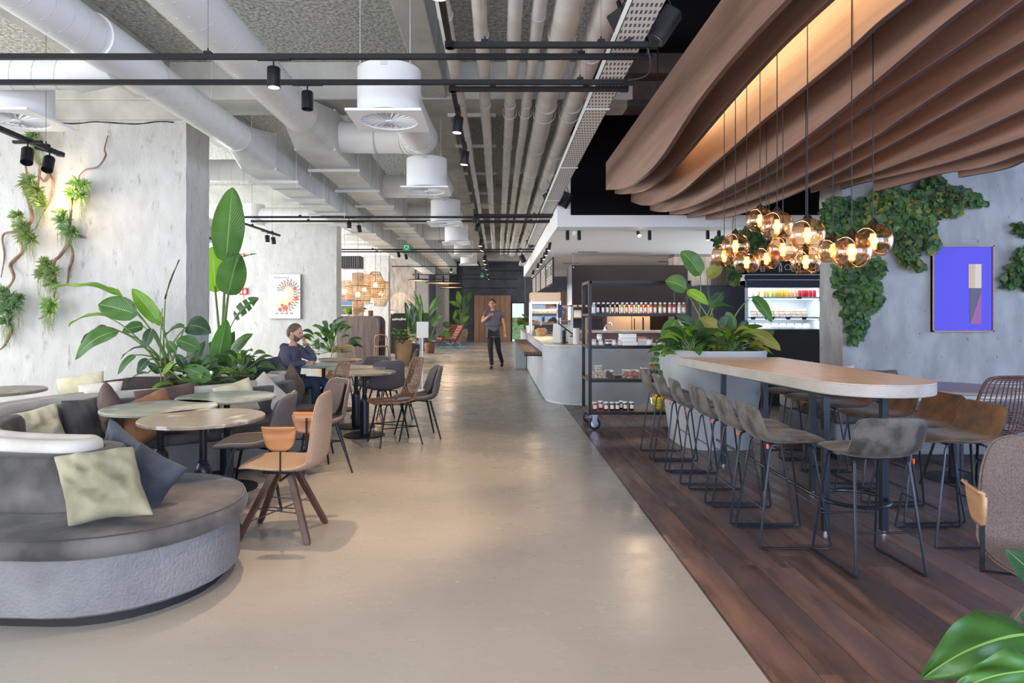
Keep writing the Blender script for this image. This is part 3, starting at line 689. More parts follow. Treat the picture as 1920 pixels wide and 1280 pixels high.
t = thing('wifi_disc', 'white round device below the end of the cable tray', 'device', tuple(P(1045, 366, 10.3)))
MB().lathe([(.03, -.03), (.09, -.02), (.11, 0), (.1, .03)], 24, t.location).build('disc', 'white', t)
# black cables hanging by the near track ends
for q, (a, b_, c_) in enumerate((((.86, 4.0, 3.32), (.98, 4.1, 2.98), (.93, 4.7, 3.12)), ((.90, 3.9, 3.4), (.95, 4.0, 3.1), (.97, 4.3, 3.12)))):
    tag(MB().tube(crv([a, b_, c_], 8), .006, 6).build('power_cable', 'dark_matte'), ['black cable drooping to the farther track end', 'black cable between the speakers and the track end'][q], 'cable')
# ================================================================ WAVY WOOD CEILING FINS
def interp(pts, x):
    for (a, b), (c, d) in zip(pts, pts[1:]):
        if (a <= x <= c) or (c <= x <= a): return b + (d - b) * (x - a) / (c - a)
    return None
fin_t = thing('wooden_ceiling', 'wave shaped ceiling of tall brown wooden fins hanging over the bar area', 'ceiling panel', (3, 5, 3.4))
edges = [
 [(1480, 0), (1420, 63), (1363, 127), (1313, 190), (1278, 243), (1240, 300), (1207, 333), (1173, 353), (1139, 356)],
 [(1560, 0), (1513, 43), (1457, 97), (1380, 180), (1323, 247), (1278, 300), (1240, 337), (1207, 357), (1173, 364), (1155, 363)],
 [(1706, 0), (1647, 47), (1593, 97), (1513, 163), (1430, 230), (1377, 277), (1323, 323), (1280, 360), (1240, 379), (1207, 385), (1175, 374)],
 [(1833, 0), (1747, 67), (1633, 163), (1563, 220), (1513, 258), (1430, 317), (1377, 347), (1323, 377), (1280, 392), (1235, 397), (1195, 386)],
 [(1920, 3), (1813, 80), (1707, 150), (1633, 200), (1563, 247), (1513, 283), (1457, 320), (1377, 363), (1323, 387), (1280, 402), (1225, 400)],
 [(1920, 80), (1813, 143), (1707, 213), (1633, 263), (1513, 328), (1440, 363), (1347, 397), (1280, 410), (1240, 405)],
 [(1920, 133), (1813, 193), (1707, 253), (1633, 293), (1563, 330), (1513, 353), (1457, 377), (1363, 408), (1280, 415)],
 [(1920, 207), (1813, 257), (1707, 300), (1633, 327), (1563, 347), (1480, 377), (1397, 408), (1330, 415)],
 [(1920, 258), (1773, 307), (1646, 337), (1593, 350), (1533, 373), (1473, 397), (1440, 404)],
 [(1920, 288), (1847, 313), (1760, 327), (1706, 343), (1640, 360)],
 [(1920, 302), (1880, 318), (1800, 333)]]
for i, e in enumerate(edges):
    X = 1.5 + .3 * i; q = []
    for px, py in e:
        Y = F * X / (px - CX); q.append((Y, H + (CY - py) * Y / F))
    q.sort(); q = crv(q, 4)
    # carry the fin on toward and past the camera, outside the frame
    y0, z0 = q[0]; sl = (q[3][1] - q[0][1]) / max(.05, q[3][0] - q[0][0]); sl = max(-.1, min(.15, sl))
    pre = [(y0 - s, max(2.6, z0 - sl * s)) for s in (2.2, 1.5, .8, .3)]
    q = pre + q
    if i >= 7: q = [p for p in q if p[0] < 7.38]
    t = .022; ymax = q[-1][0]; rings = []
    for y, z in q:
        rings.append([Vector((X - t, y, z)), Vector((X + t, y, z)), Vector((X + t, y, 3.49)), Vector((X - t, y, 3.49))])
    mb = MB(); mb.rings(rings); k = len(rings)
    mb.m = [1 if (j % 4 == 0 and j < (k - 1) * 4) else 0 for j in range(len(mb.f))]
    mb.build('fin', ['fin_wood', 'fin_edge'], fin_t, sharp=30, bevel=.003, seg=1)
for y in (2.0, 4.2, 6.4): MB().box(1.3, 5.0, y - .03, y + .03, 3.49, 3.55).build('carrier_beam', 'dark_matte', fin_t, sharp=0)
for x in (1.6, 3.0, 4.4):
    for y in (2.0, 4.2, 6.4): MB().tube([(x, y, 3.5), (x, y, 4.35)], .006, 5).build('hanger_rod', 'dark_matte', fin_t)
# warm strip of light between the second and third fin
light('fin_light', 'AREA', (1.85, 4.6, 3.46), (0, R(-55), 0), 30, (1, .66, .34), shape='RECTANGLE', size=.05, size_y=5.0)

# ================================================================ PENDANTS
pend = [(1425, 413, 46, 5.0), (1457, 424, 54, 4.3), (1379, 461, 46, 4.9), (1358, 479, 44, 5.6), (1400, 491, 44, 5.2), (1437, 484, 44, 5.35), (1468, 467, 50, 4.7), (1442, 480, 42, 6.0),
        (1514, 440, 58, 4.1), (1511, 490, 50, 4.85), (1562, 469, 50, 4.7), (1597, 472, 64, 3.75), (1637, 452, 62, 3.9)]
pl_lab = ['amber glass globe pendant, highest one of the cluster, at its upper left', 'large amber globe pendant just right of the highest one', 'amber globe pendant third from the left, above two lower ones', 'small amber globe pendant at the far left end of the cluster',
          'amber globe pendant lowest at the left, over the fridge corner', 'amber globe pendant left of centre, its lamp close to the next globe', 'amber globe pendant in the middle of the cluster, below the two large ones', 'amber globe pendant mostly hidden behind the left centre globes',
          'large amber globe pendant at the middle top, with a long glass neck', 'lowest amber globe pendant at the centre, in front of the fridge sign', 'amber globe pendant directly left of the biggest one', 'biggest and nearest amber globe pendant, second from the right', 'amber globe pendant at the far right end of the cluster']
def pendant(x, y, z, r, label):
    t = thing('globe_pendant', label, 'lamp', (x, y, z), group='amber glass pendants over the bar table')
    prof = []
    for k in range(15):
        a = R(-52) + (R(78) - R(-52)) * k / 14; prof.append((r * math.cos(a), r * math.sin(a)))
    prof += [(r * .14, r * 1.06), (r * .10, r * 1.16)]
    MB().lathe(prof, 36, (x, y, z), cap=False).build('glass_globe', 'amber_glass', t)
    MB().tube([(x + r * .618 * math.cos(a), y + r * .618 * math.sin(a), z - r * .79) for a in [2 * math.pi * k / 32 for k in range(32)]], .0022, 6, closed=True).build('glass_rim', 'amber_glass', t)
    MB().lathe([(.004, r * 1.32), (r * .10, r * 1.22), (r * .26, r * 1.03), (r * .28, r * .96), (.003, r * .93)], 24, (x, y, z)).build('canopy_cap', 'black_metal', t)
    MB().lathe([(.02, r * .95), (.02, r * .45), (.014, r * .42)], 16, (x, y, z)).build('socket', 'black_metal', t)
    b = MB().lathe([(.014, r * .46), (.022, r * .38), (.022, -r * .46), (.012, -r * .56), (.002, -r * .58)], 16, (x, y, z)).build('bulb', 'glass', t)
    f = MB(); fh = max(.05, r * .5)
    for k in range(5):
        a = k * math.pi * .4 + .4; f.tube([(x + .011 * math.cos(a), y + .011 * math.sin(a), z - fh + r * .05), (x + .011 * math.cos(a), y + .011 * math.sin(a), z + fh * .8)], .0042, 6)
    f.build('filament', 'bulb', t)
    MB().tube([(x, y, z + r * 1.3), (x, y, 4.35)], .0032, 6).build('cord', 'black_metal', t)
    light('pendant_light', 'POINT', (x, y, z), (0, 0, 0), 1.6, (1, .58, .26), t, shadow_soft_size=.03)
for (px, py, w, Y), lab in zip(pend, pl_lab):
    p = P(px, py, Y); pendant(p.x, p.y, p.z, w / 2 * 1.08 * Y / F, lab)

# ================================================================ CURVED BANQUETTE
W = crv([(-1.98, 3.38), (-2.4, 3.41), (-2.8, 3.52), (-3.2, 3.78), (-3.5, 4.2), (-3.62, 4.72), (-3.5, 5.28), (-3.15, 5.68), (-2.72, 6.0), (-2.5, 6.45), (-2.45, 7.0), (-2.55, 7.45)], 5)
def arcdirs(i):
    a = Vector(W[max(0, i - 1)]); b = Vector(W[min(len(W) - 1, i + 1)]); d = (b - a).normalized(); return d, Vector((-d.y, d.x))
STN = []   # stations: (centre, outward unit normal); outer side from i0 down to the tip, round it, then inner side
i0 = 31
for i in range(i0, -1, -1):
    d, n = arcdirs(i); STN.append((Vector(W[i]), n if False else n))
d, n = arcdirs(0)
# which side is outer?  inner faces the middle of the room bend (-2.5,4.7)
def side(i, inner):
    d, n = arcdirs(i); c = Vector(W[i]); v = Vector((-2.3, 4.9)) - c
    s = 1 if n.dot(v) > 0 else -1
    return n * (s if inner else -s)
STN = [(Vector(W[i]), side(i, False)) for i in range(i0, 0, -1)]
nO = side(0, False); nI = side(0, True); dT = -arcdirs(0)[0]
tipn = 14
for k in range(tipn + 1):
    a = math.pi * k / tipn; STN.append((Vector(W[0]), (nO * math.cos(a) + dT * math.sin(a)).normalized()))
n_outer = i0 - 1; n_tip_end = len(STN)
STN += [(Vector(W[i]), side(i, True)) for i in range(1, len(W))]
i1 = 3   # the wall and the back cushions stop short of the rounded seat end
nO1 = side(i1, False); dT1 = -arcdirs(i1)[0]
STW = [(Vector(W[i]), side(i, False)) for i in range(i0, i1, -1)] + [(Vector(W[i1]), (nO1 * math.cos(math.pi * k / tipn) + dT1 * math.sin(math.pi * k / tipn)).normalized()) for k in range(tipn + 1)] + [(Vector(W[i]), side(i, True)) for i in range(i1 + 1, len(W))]
def rail(d): return [c + n * d for c, n in STN]
def sweep(prof, a=0, b=None, cap=True, STN=None):
    """prof: list of (d, z); between stations a..b"""
    STN = STN or globals()['STN']; b = len(STN) if b is None else b; rings = []
    for k in range(a, b):
        c, n = STN[k]; rings.append([Vector((c.x + n.x * d, c.y + n.y * d, z)) for d, z in prof])
    return MB().rings(rings, cap)
bench = thing('curved_bench', 'long curved plastered bench with grey suede seats that winds round the planter', 'bench', (-2.6, 4.5, 0))
# body of the wall with its double-rolled top; closed at both ends
wp = [(0.0, .0), (.125, .0), (.125, .70), (.120, .735), (.095, .755), (.065, .757), (.04, .745), (.03, .738), (0.0, .736)]
sweep(wp, STN=STW).build('plaster_wall', 'plaster_rim', bench, sharp=50)
e = MB(); c = Vector(W[-1]); dE = arcdirs(len(W) - 1)[0]; nI2 = side(len(W) - 1, True); rg = []
for k in range(11):
    a = math.pi * k / 10; n = nI2 * math.cos(a) + dE * math.sin(a); rg.append([Vector((c.x + n.x * d, c.y + n.y * d, z)) for d, z in wp])
e.rings(rg).build('wall_end', 'plaster_rim', bench, sharp=50)
sweep([(.125, 0), (.50, 0), (.50, .06), (.125, .06)]).build('recessed_base', 'dark_matte', bench, sharp=30)
sweep([(.125, .06), (.555, .06), (.575, .075), (.575, .325), (.125, .325)]).build('plaster_plinth', 'plaster', bench, sharp=30)
# seat cushions: split in sections like the upholstery
sp = [(.13, .325), (.585, .325), (.605, .335), (.617, .36), (.617, .395), (.605, .42), (.585, .43), (.13, .435)]
cuts = [0, 8, 16, 25, n_tip_end + 9, n_tip_end + 17, n_tip_end + 26, n_tip_end + 35, n_tip_end + 45, len(STN)]
for a, b in zip(cuts, cuts[1:]):
    o = sweep(sp, a, min(b + 1, len(STN))).build('seat_cushion', 'suede_grey', bench, sharp=40, bevel=.006)
bp_ = [(.13, .43), (.27, .43), (.275, .46), (.245, .66), (.225, .695), (.19, .705), (.13, .70)]
nw = i0 - i1
bc = [0, 5, 10, 15, 20, 24, nw + 14, nw + 22, nw + 28, nw + 34, nw + 40, nw + 46, len(STW) - 4]
for a, b in zip(bc, bc[1:]):
    b = min(b, len(STW) - 1)
    if b - a < 2: continue
    sweep(bp_, a, b + 1, STN=STW).build('back_cushion', 'suede_grey', bench, sharp=40, bevel=.008)
# piping seam along the front seat edge
MB().tube([(c.x + n.x * .603, c.y + n.y * .603, .424) for c, n in STN], .0035, 6).build('seam', 'suede_dark', bench)

# planter behind the bench wall, filled with soil
pl_poly = [(-3.42, 5.62), (-3.15, 5.85), (-2.86, 6.12), (-2.68, 6.5), (-2.63, 7.0), (-2.72, 7.40), (-3.4, 7.40), (-4.2, 7.40), (-4.3, 6.6), (-3.9, 5.9)]
pt = thing('planter', 'low plastered planter behind the curved bench, holding the big banana plants', 'planter', (-3.3, 6.6, 0))
MB().prism(pl_poly, 0, .69).build('planter_body', 'plaster', pt, sharp=30, bevel=.02)
cx_, cy_ = -3.35, 6.65
MB().prism([(cx_ + (x - cx_) * .93, cy_ + (y - cy_) * .93) for x, y in pl_poly], .66, .705).build('soil', 'soil', pt, sharp=30)
# straight bench beyond, where the man sits
b2 = thing('bench', 'straight grey suede bench the man in the dark hoodie sits on', 'bench', (-2.75, 8.3, 0))
MB().box(-3.1, -2.62, 7.75, 9.4, 0, .06).build('recessed_base', 'dark_matte', b2, sharp=0)
MB().box(-3.15, -2.60, 7.72, 9.45, .06, .33).build('plaster_plinth', 'plaster', b2, bevel=.02)
for y in (7.72, 8.6): MB().box(-3.12, -2.56, y + .01, y + .86, .33, .44).build('seat_cushion', 'suede_grey', b2, bevel=.03, seg=3)
MB().box(-3.42, -3.15, 7.6, 9.5, 0, .76).build('back_wall', 'plaster_rim', b2, bevel=.05, seg=4)

# ---------------------------------------------------------------- pillows
def pillow(loc, w, h, th, M, mat, label, seed=0, crease=0, grp=None, shear=0):
    t = thing('cushion', label, 'cushion', loc, group=grp); c = Vector(loc); n = 16; mb = MB(); top = []; bot = []
    for side_ in (1, -1):
        vs = []
        for i in range(n + 1):
            for j in range(n + 1):
                u = -1 + 2 * i / n; v = -1 + 2 * j / n
                e = max(0, (1 - u * u)) ** .5 * max(0, (1 - v * v)) ** .5
                pin = 1 - .10 * (u * u * (1 - v * v) * 0 + (1 - abs(u)) * 0) 
                x = w / 2 * u * (1 - .09 * (1 - v * v) * 0 - .10 * (1 - abs(v)) * abs(u) ** 3)
                y = h / 2 * v * (1 - .10 * (1 - abs(u)) * abs(v) ** 3)
                nz = noise.noise(Vector((u * 1.6 + seed * 7, v * 1.6, side_))) * .35 + noise.noise(Vector((u * 4 + seed, v * 2.2 + u * 2, side_ * 2))) * .22 * (1 + crease * 1.6) + crease * .22 * noise.noise(Vector((u * 2.5 + v * 5 + seed, u * .8, 4)))
                cr = -crease * .55 * math.exp(-((v - .35 * u + .05) / .12) ** 2) * e
                z = side_ * th / 2 * (e ** .75) * (1 + nz) + cr * th * .5
                bend = -.10 * w * (u * u) * .35
                vs.append(c + M @ Vector((x - shear * y, y, z + bend)))
        fs = [(i * (n + 1) + j, i * (n + 1) + j + 1, (i + 1) * (n + 1) + j + 1, (i + 1) * (n + 1) + j) for i in range(n) for j in range(n)]
        if side_ < 0: fs = [f[::-1] for f in fs]
        mb.add(vs, fs)
    me_o = mb.build('cover', mat, t, sharp=80, flip=False, sub=1)
    bm = bmesh.new(); bm.from_mesh(me_o.data); bmesh.ops.remove_doubles(bm, verts=bm.verts, dist=.0006); bmesh.ops.recalc_face_normals(bm, faces=bm.faces); bm.to_mesh(me_o.data); bm.free()
    edge = []
    for s0, s1 in (((-1, -1), (1, -1)), ((1, -1), (1, 1)), ((1, 1), (-1, 1)), ((-1, 1), (-1, -1))):
        for k in range(10):
            q = k / 10; u = s0[0] + (s1[0] - s0[0]) * q; v = s0[1] + (s1[1] - s0[1]) * q
            x = w / 2 * u * (1 - .10 * (1 - abs(v)) * abs(u) ** 3); y = h / 2 * v * (1 - .10 * (1 - abs(u)) * abs(v) ** 3)
            edge.append(c + M @ Vector((x, y, -.035 * w * u * u)))
    return t
def PM(yaw, tilt, roll=0):
    """pillow facing direction yaw (deg, in plan), leaning back by tilt, spun by roll; local z = its face"""
    return Matrix.Rotation(R(yaw), 3, 'Z') @ Matrix.Rotation(R(90 - tilt), 3, 'X') @ Matrix.Rotation(R(roll), 3, 'Z')
pillow((-1.89, 3.05, .60), .39, .40, .12, PM(2, 40, 8), 'cush_sage', 'creased sage velvet cushion leaning on the near end of the curved bench', 1, 1.3, shear=.42)
pillow((-1.80, 3.28, .575), .30, .28, .10, PM(20, 26, -34), 'cush_blue', 'dark slate cushion half hidden behind the creased sage one', 2)
pillow((-2.13, 3.66, .60), .34, .36, .10, PM(150, 16, 38), 'cush_blue', 'slate cushion with a pointed corner behind the end of the plaster ridge', 3)
pillow((-3.33, 4.62, .585), .36, .32, .13, PM(50, 20, 10), 'cush_cream', 'wrinkled cream cushion at the left in the curve of the bench', 4, 1.2)
pillow((-3.22, 5.0, .59), .34, .36, .12, PM(70, 12, 0), 'cush_grey', 'grey suede cushion between the cream and the standing brown one', 5)
pillow((-2.98, 4.93, .66), .36, .36, .15, PM(128, 6, 45), 'cush_brown', 'dark brown cushion standing on its corner in the bench curve', 6)
pillow((-2.76, 5.06, .60), .44, .40, .15, PM(20, 34, 28), 'cush_copper', 'copper velvet cushion slumped on the seat beside the standing brown one', 7, .8)
pillow((-2.66, 5.40, .54), .50, .36, .13, PM(25, 62, -10), 'cush_copper', 'second copper cushion lying flat behind the slumped one', 8)
pillow((-2.86, 5.54, .64), .50, .32, .10, PM(34, 12, 6), 'cush_brown', 'wide brown cushion against the far bench back', 9)
pillow((-2.42, 5.95, .63), .40, .34, .12, PM(50, 16, 12), 'cush_cream', 'pale yellow cushion showing above the rearmost front table', 10)
pillow((-2.34, 6.42, .60), .40, .40, .13, PM(40, 26, 36), 'cush_white', 'off white cushion tipped on its corner beside the grey chair', 11)
pillow((-2.36, 7.42, .60), .38, .40, .14, PM(82, 14, 30), 'cush_taupe', 'taupe cushion leaning at the bench end by the seated man', 12)
pillow((-2.58, 7.66, .63), .34, .32, .12, PM(60, 12, 42), 'cush_grey', 'grey cushion just behind the taupe one', 13)
pillow((-2.85, 7.75, .72), .44, .34, .12, PM(20, 10, 8), 'cush_blue', 'slate cushion behind the seated man, upright on the ridge', 14)
pillow((-3.78, 5.80, .74), .42, .28, .12, PM(8, 14, 10), 'cush_cream', 'pale sage cushion behind the ridge near the pillar foot, left one', 15)
pillow((-3.52, 5.66, .72), .38, .20, .10, PM(12, 24, 5), 'cush_white', 'low beige cushion behind the ridge near the pillar foot, right one', 16)

# ================================================================ ROUND TABLES
def round_table(x, y, label, mat, grp, r=.38, h=.75, sc=1.0, first=None):
    t = thing('round_table', label, 'table', (x, y, 0), group=grp)
    z = h
    MB().lathe([(r - .012, z - .026), (r - .002, z - .022), (r, z - .014), (r, z - .006), (r - .006, z)], 56, (x, y, 0)).build('tabletop', mat, t)
    MB().lathe([(r * .72, z - .026), (r * .70, z - .036), (.06, z - .052)], 40, (x, y, 0)).build('under_plate', 'black_metal', t)
    MB().lathe([(.024, .44), (.024, z - .04)], 20, (x, y, 0)).build('upper_column', 'black_metal', t)
    MB().lathe([(.054, .02), (.054, .38), (.050, .415), (.036, .44), (.028, .452), (.032, .457), (.032, .464), (.024, .472)], 24, (x, y, 0)).build('column', 'steel_blue_black', t)
    MB().lathe([(.24, 0), (.24, .008), (.235, .013), (.05, .022)], 40, (x, y, 0)).build('base_plate', 'black_metal', t)
    return t
round_table(-1.90, 4.13, 'brown marble round table nearest the camera, in front of the curved bench', 'marble_brown', 'round stone tables')
round_table(-2.42, 4.59, 'grey green stone round table, leftmost of the three inside the bench curve', 'marble_green', 'round stone tables')
round_table(-2.20, 5.20, 'pale green stone round table behind the other two in the bench curve', 'marble_green', 'round stone tables')
round_table(-1.56, 7.50, 'brown stone round table in front of the rattan and grey chairs by the aisle', 'marble_brown', 'round stone tables', .365)
round_table(-1.79, 8.10, 'grey green round table just behind the brown one by the aisle', 'marble_green', 'round stone tables', .365)
round_table(-2.33, 8.57, 'green stone round table the seated man leans on', 'marble_green', 'round stone tables', .365)
round_table(-2.35, 9.55, 'small brown round table behind the man\'s table, by the pale rattan chair', 'marble_brown', 'round stone tables', .33)
round_table(-4.42, 5.6, 'dark round table cut by the left edge behind the bench', 'marble_brown', 'round stone tables', .40)
round_table(3.94, 5.5, 'large dark round table behind the right bar stools, by the concrete wall', 'counter_top', 'round stone tables', .46, .79)

# ================================================================ CHAIRS
def shell_rings(prof, nr=16, seg=4):
    """prof: (x, z, halfwidth, thickness, dish) along the seat then up the back"""
    q = crv(prof, seg); rings = []
    for i, (x, z, w, th, dish) in enumerate(q):
        a = q[max(0, i - 1)]; b = q[min(len(q) - 1, i + 1)]
        tx, tz = b[0] - a[0], b[1] - a[1]; L_ = math.hypot(tx, tz) or 1; tx /= L_; tz /= L_
        nx, nz = (tz, -tx)   # points up on the seat / forward on the back when walking front -> back -> up
        if False: pass
        ring = []
        for k in range(nr):
            an = 2 * math.pi * k / nr; ca, sa = math.cos(an), math.sin(an)
            yy = w * math.copysign(abs(ca) ** .75, ca); off = th / 2 * math.copysign(abs(sa) ** .8, sa) + dish * (abs(yy) / max(w, 1e-3)) ** 2.2
            ring.append(Vector((x + nx * off, yy, z + nz * off)))
        rings.append(ring)
    return rings, q
def shell_mesh(prof, nr=20, seg=4, sg=1):
    rings, q = shell_rings(prof, nr, seg)
    mb = MB(); mb.rings(rings, cap=True); return mb, rings, q
# walking from the front (+x) to the back (-x) tangent is (-1,0): n = (0, 1) = up; up the back tangent (0,1): n=(1,0) = forward.  good

def legs_metal(t, z=.43, spread=(.22, .21), top=(.12, .10), r=(.009, .013), mat='black_metal', cross=None, cen=0):
    for sx in (1, -1):
        for sy in (1, -1):
            MB().tube([(cen + sx * spread[0], sy * spread[1], 0), (cen + sx * top[0], sy * top[1], z)], [r[0], r[1]], 8).build('leg', mat, t)

# tan hero chair with wooden legs and plywood armrests (also used, in grey, at the right edge)
def wood_armchair(label, fab, wood, leg, grp=None):
    t = thing('upholstered_armchair', label, 'chair', (0, 0, 0), group=grp)
    prof = [(.245, .452, .12, .018, .0), (.23, .462, .18, .034, .0), (.16, .468, .215, .044, .004), (.05, .456, .235, .046, .012), (-.08, .447, .238, .046, .02), (-.17, .455, .235, .046, .03), (-.225, .49, .232, .044, .035),
            (-.240, .56, .228, .046, .035), (-.248, .66, .22, .046, .03), (-.252, .78, .205, .044, .022), (-.256, .87, .17, .036, .012), (-.258, .902, .12, .024, .005), (-.259, .914, .05, .012, 0)]
    mb, rings, q = shell_mesh(prof); mb.build('seat_shell', fab, t, sharp=70, sub=1)
    mb = MB().tube([rings[i][0] + Vector((0, .003, 0)) for i in range(2, len(rings) - 2)], .004, 6).tube([rings[i][10] + Vector((0, -.003, 0)) for i in range(2, len(rings) - 2)], .004, 6)
    mb.build('piping', fab, t, kind='stuff')
    for sy in (1, -1):
        # half-round plywood plate, its top edge rolled outward
        rows = []
        def pa(u, v):
            x = -.05 + (-.10 + .20 * u); h = .145 * (1 - (2 * u - 1) ** 4) ** .5
            z = .735 - v * max(.02, h); y = .275 + .028 * (1 - v) ** 6 + .01 * math.sin(v * 3)
            return Vector((x, sy * y, z))
        a = MB().grid(pa, 14, 10).build('armrest', wood, t, sharp=60, solid=.011)
        tt = MB().bar((-.05, sy * .262, .40), (-.05, sy * .262, .70), .016, .006).bar((-.05, sy * .262, .405), (-.05, sy * .05, .405), .016, .006)
        tt.build('arm_support', 'black_metal', t, sharp=0)
        MB().cyl((-.05, sy * .255, .675), (-.05, sy * .27, .675), .008, 10).build('bolt', 'black_metal', t)
    for sx, fx in ((1, .245), (-1, -.20)):
        for sy in (1, -1):
            top = Vector((sx * .045 + .01, sy * .045, .425)); bot = Vector((fx, sy * .205, .0))
            MB().rings([[bot + Vector((a, b, 0)) for a, b in ((-.013, -.013), (.013, -.013), (.013, .013), (-.013, .013))],
                        [bot + (top - bot) * .06 + Vector((a, b, 0)) for a, b in ((-.019, -.019), (.019, -.019), (.019, .019), (-.019, .019))],
                        [top + Vector((a, b, 0)) for a, b in ((-.021, -.021), (.021, -.021), (.021, .021), (-.021, .021))]]).build('leg', leg, t, sharp=30, bevel=.003)
    MB().box(-.09, .12, -.09, .09, .405, .43).build('seat_plate', 'black_metal', t, sharp=0)
    def lp(fx, sy, z): 
        top = Vector(((.055 if fx > 0 else -.035), sy * .045, .425)); bot = Vector((fx, sy * .205, 0)); return bot + (top - bot) * (z / .425)
    for a, b in ((lp(.245, 1, .12), lp(-.20, -1, .20)), (lp(.245, -1, .12), lp(-.20, 1, .20)), (lp(.245, 1, .20), lp(-.2, 1, .17)), (lp(.245, -1, .2), lp(-.2, -1, .17))):
        MB().bar(a, b, .012, .004).build('stretcher', 'grey_metal', t, sharp=0)
    return t
def upholstered(label, fab, grp=None):
    t = thing('upholstered_chair', label, 'chair', (0, 0, 0), group=grp)
    prof = [(.25, .445, .16, .02, .0), (.235, .458, .21, .045, .0), (.12, .465, .235, .06, .004), (-.02, .455, .245, .06, .02), (-.14, .46, .245, .06, .05), (-.20, .49, .245, .055, .08),
            (-.232, .56, .24, .05, .09), (-.25, .66, .225, .048, .08), (-.268, .76, .21, .045, .06), (-.278, .80, .18, .04, .045), (-.282, .822, .12, .02, .02)]
    mb, rings, q = shell_mesh(prof, 24); mb.build('seat_shell', fab, t, sharp=70, sub=1)
    MB().tube([rings[i][2] for i in range(1, len(rings))] + [rings[-1][k] for k in range(3, 10)] + [rings[i][10] for i in range(len(rings) - 1, 0, -1)], .004, 6).build('piping', 'fabric_piping', t)
    # inner pad
    p2 = [(-.13, .515, .17, .02, .045), (-.175, .58, .18, .03, .06), (-.20, .66, .178, .03, .055), (-.222, .75, .165, .026, .045), (-.235, .785, .12, .014, .02)]
    mb, _, _ = shell_mesh(p2, 16); mb.build('back_pad', fab, t, sharp=70)
    legs_metal(t, .43, (.235, .225), (.13, .12))
    MB().bar((.11, -.11, .42), (-.11, .11, .42), .02, .01).bar((.11, .11, .42), (-.11, -.11, .42), .02, .01).build('under_frame', 'black_metal', t, sharp=0)
    return t
def rattan_chair(label, mat, grp=None, zt=.93):
    t = thing('rattan_chair', label, 'chair', (0, 0, 0), group=grp)
    prof = [(.25, .455, .17, .01, 0), (.22, .462, .20, .01, .01), (.10, .452, .215, .01, .02), (-.05, .445, .22, .01, .03), (-.16, .455, .22, .01, .05), (-.215, .50, .215, .01, .06),
            (-.245, .58, .205, .01, .06), (-.27, .68, .195, .01, .05), (-.30, zt - .06, .165, .01, .035), (-.312, zt - .015, .12, .01, .02), (-.318, zt, .05, .01, 0)]
    q = crv(prof, 5); fr = []
    for i, (x, z, w, th, dish) in enumerate(q):
        a = q[max(0, i - 1)]; b = q[min(len(q) - 1, i + 1)]; tx, tz = b[0] - a[0], b[1] - a[1]; L_ = math.hypot(tx, tz); fr.append((x, z, w, dish, tz / L_, -tx / L_))
    def pt(i, v):
        x, z, w, dish, nx, nz = fr[i]; o = dish * abs(v) ** 2; return Vector((x + nx * o, w * v, z + nz * o))
    mb = MB(); nv = 12
    for j in range(1, nv): 
        v = -1 + 2 * j / nv; mb.tube([pt(i, v) for i in range(len(fr))], .0035, 4)
    for i in range(0, len(fr)):
        for h_ in (0,):
            if h_ and i == len(fr) - 1: continue
            pts = []
            for j in range(nv + 1):
                v = -1 + 2 * j / nv; p = pt(i, v)
                if h_: p = (p + pt(i + 1, v)) / 2
                nx, nz = fr[i][4], fr[i][5]; s = .004 * (1 if (j + i) % 2 else -1); pts.append(p + Vector((nx * s, 0, nz * s)))
            mb.tube(pts, .0042, 4)
    mb.build('woven_shell', mat, t, sharp=60, kind='stuff')
    rim = [pt(i, 1) for i in range(len(fr))] + [pt(len(fr) - 1, v) for v in (.5, 0, -.5)] + [pt(i, -1) for i in range(len(fr) - 1, -1, -1)]
    MB().tube(rim, .010, 8, closed=True).build('rim', mat, t)
    for sx in (1, -1):
        for sy in (1, -1): MB().tube([(sx * .24 - .01, sy * .22, 0), (sx * .15, sy * .16, .40), (sx * .13, sy * .14, .435), (sx * .09, sy * .12, .445)], .009, 8).build('leg', 'black_metal', t)
    MB().tube([(.2, .195, .2), (-.2, .195, .2)], .006, 6).build('stretcher', 'black_metal', t); MB().tube([(.2, -.195, .2), (-.2, -.195, .2)], .006, 6).build('stretcher', 'black_metal', t)
    MB().tube([(.2, -.195, .2), (-.2, .195, .2)], .005, 6).build('stretcher', 'black_metal', t)
    return t
def put(t, x, y, rz): t.location = (x, y, 0); t.rotation_euler = (0, 0, R(rz)); return t
put(wood_armchair('tan upholstered armchair with plywood armrests and splayed walnut legs in the aisle', 'fabric_tan', 'oak', 'walnut'), -1.36, 4.12, 180)
g0 = put(upholstered('grey upholstered chair just behind the tan armchair, partly hidden by it', 'fabric_grey', 'grey and brown upholstered chairs'), -1.81, 4.80, 186)
b0 = put(upholstered('brown grey upholstered chair with a seamed back pad, behind the tan armchair', 'fabric_brown', 'grey and brown upholstered chairs'), -1.62, 5.72, 222)
dup(g0, (-.93, 7.40, 0), R(196), 'grey upholstered chair behind the dark rattan one at the aisle edge')
dup(g0, (-1.50, 8.45, 0), R(118), 'dark grey upholstered chair pushed up to the brown aisle table')
dup(g0, (-1.75, 8.95, 0), R(262), 'grey chair with its rounded back toward the wooden cabinet')
r0 = put(rattan_chair('dark woven rattan chair with black metal legs at the aisle table', 'rattan', 'woven rattan chairs'), -1.14, 7.05, 208)
dup(r0, (-1.76, 6.2, 0), R(214), 'dark rattan chair mostly hidden between the grey and brown upholstered chairs')
dup(r0, (-1.42, 8.85, 0), R(185), 'woven rattan chair beside the rounded grey chair near the cabinet')
r1 = put(rattan_chair('pale rattan chair with its back to the green plant, at the small table', 'rattan_light', 'woven rattan chairs'), -2.45, 10.0, 275)
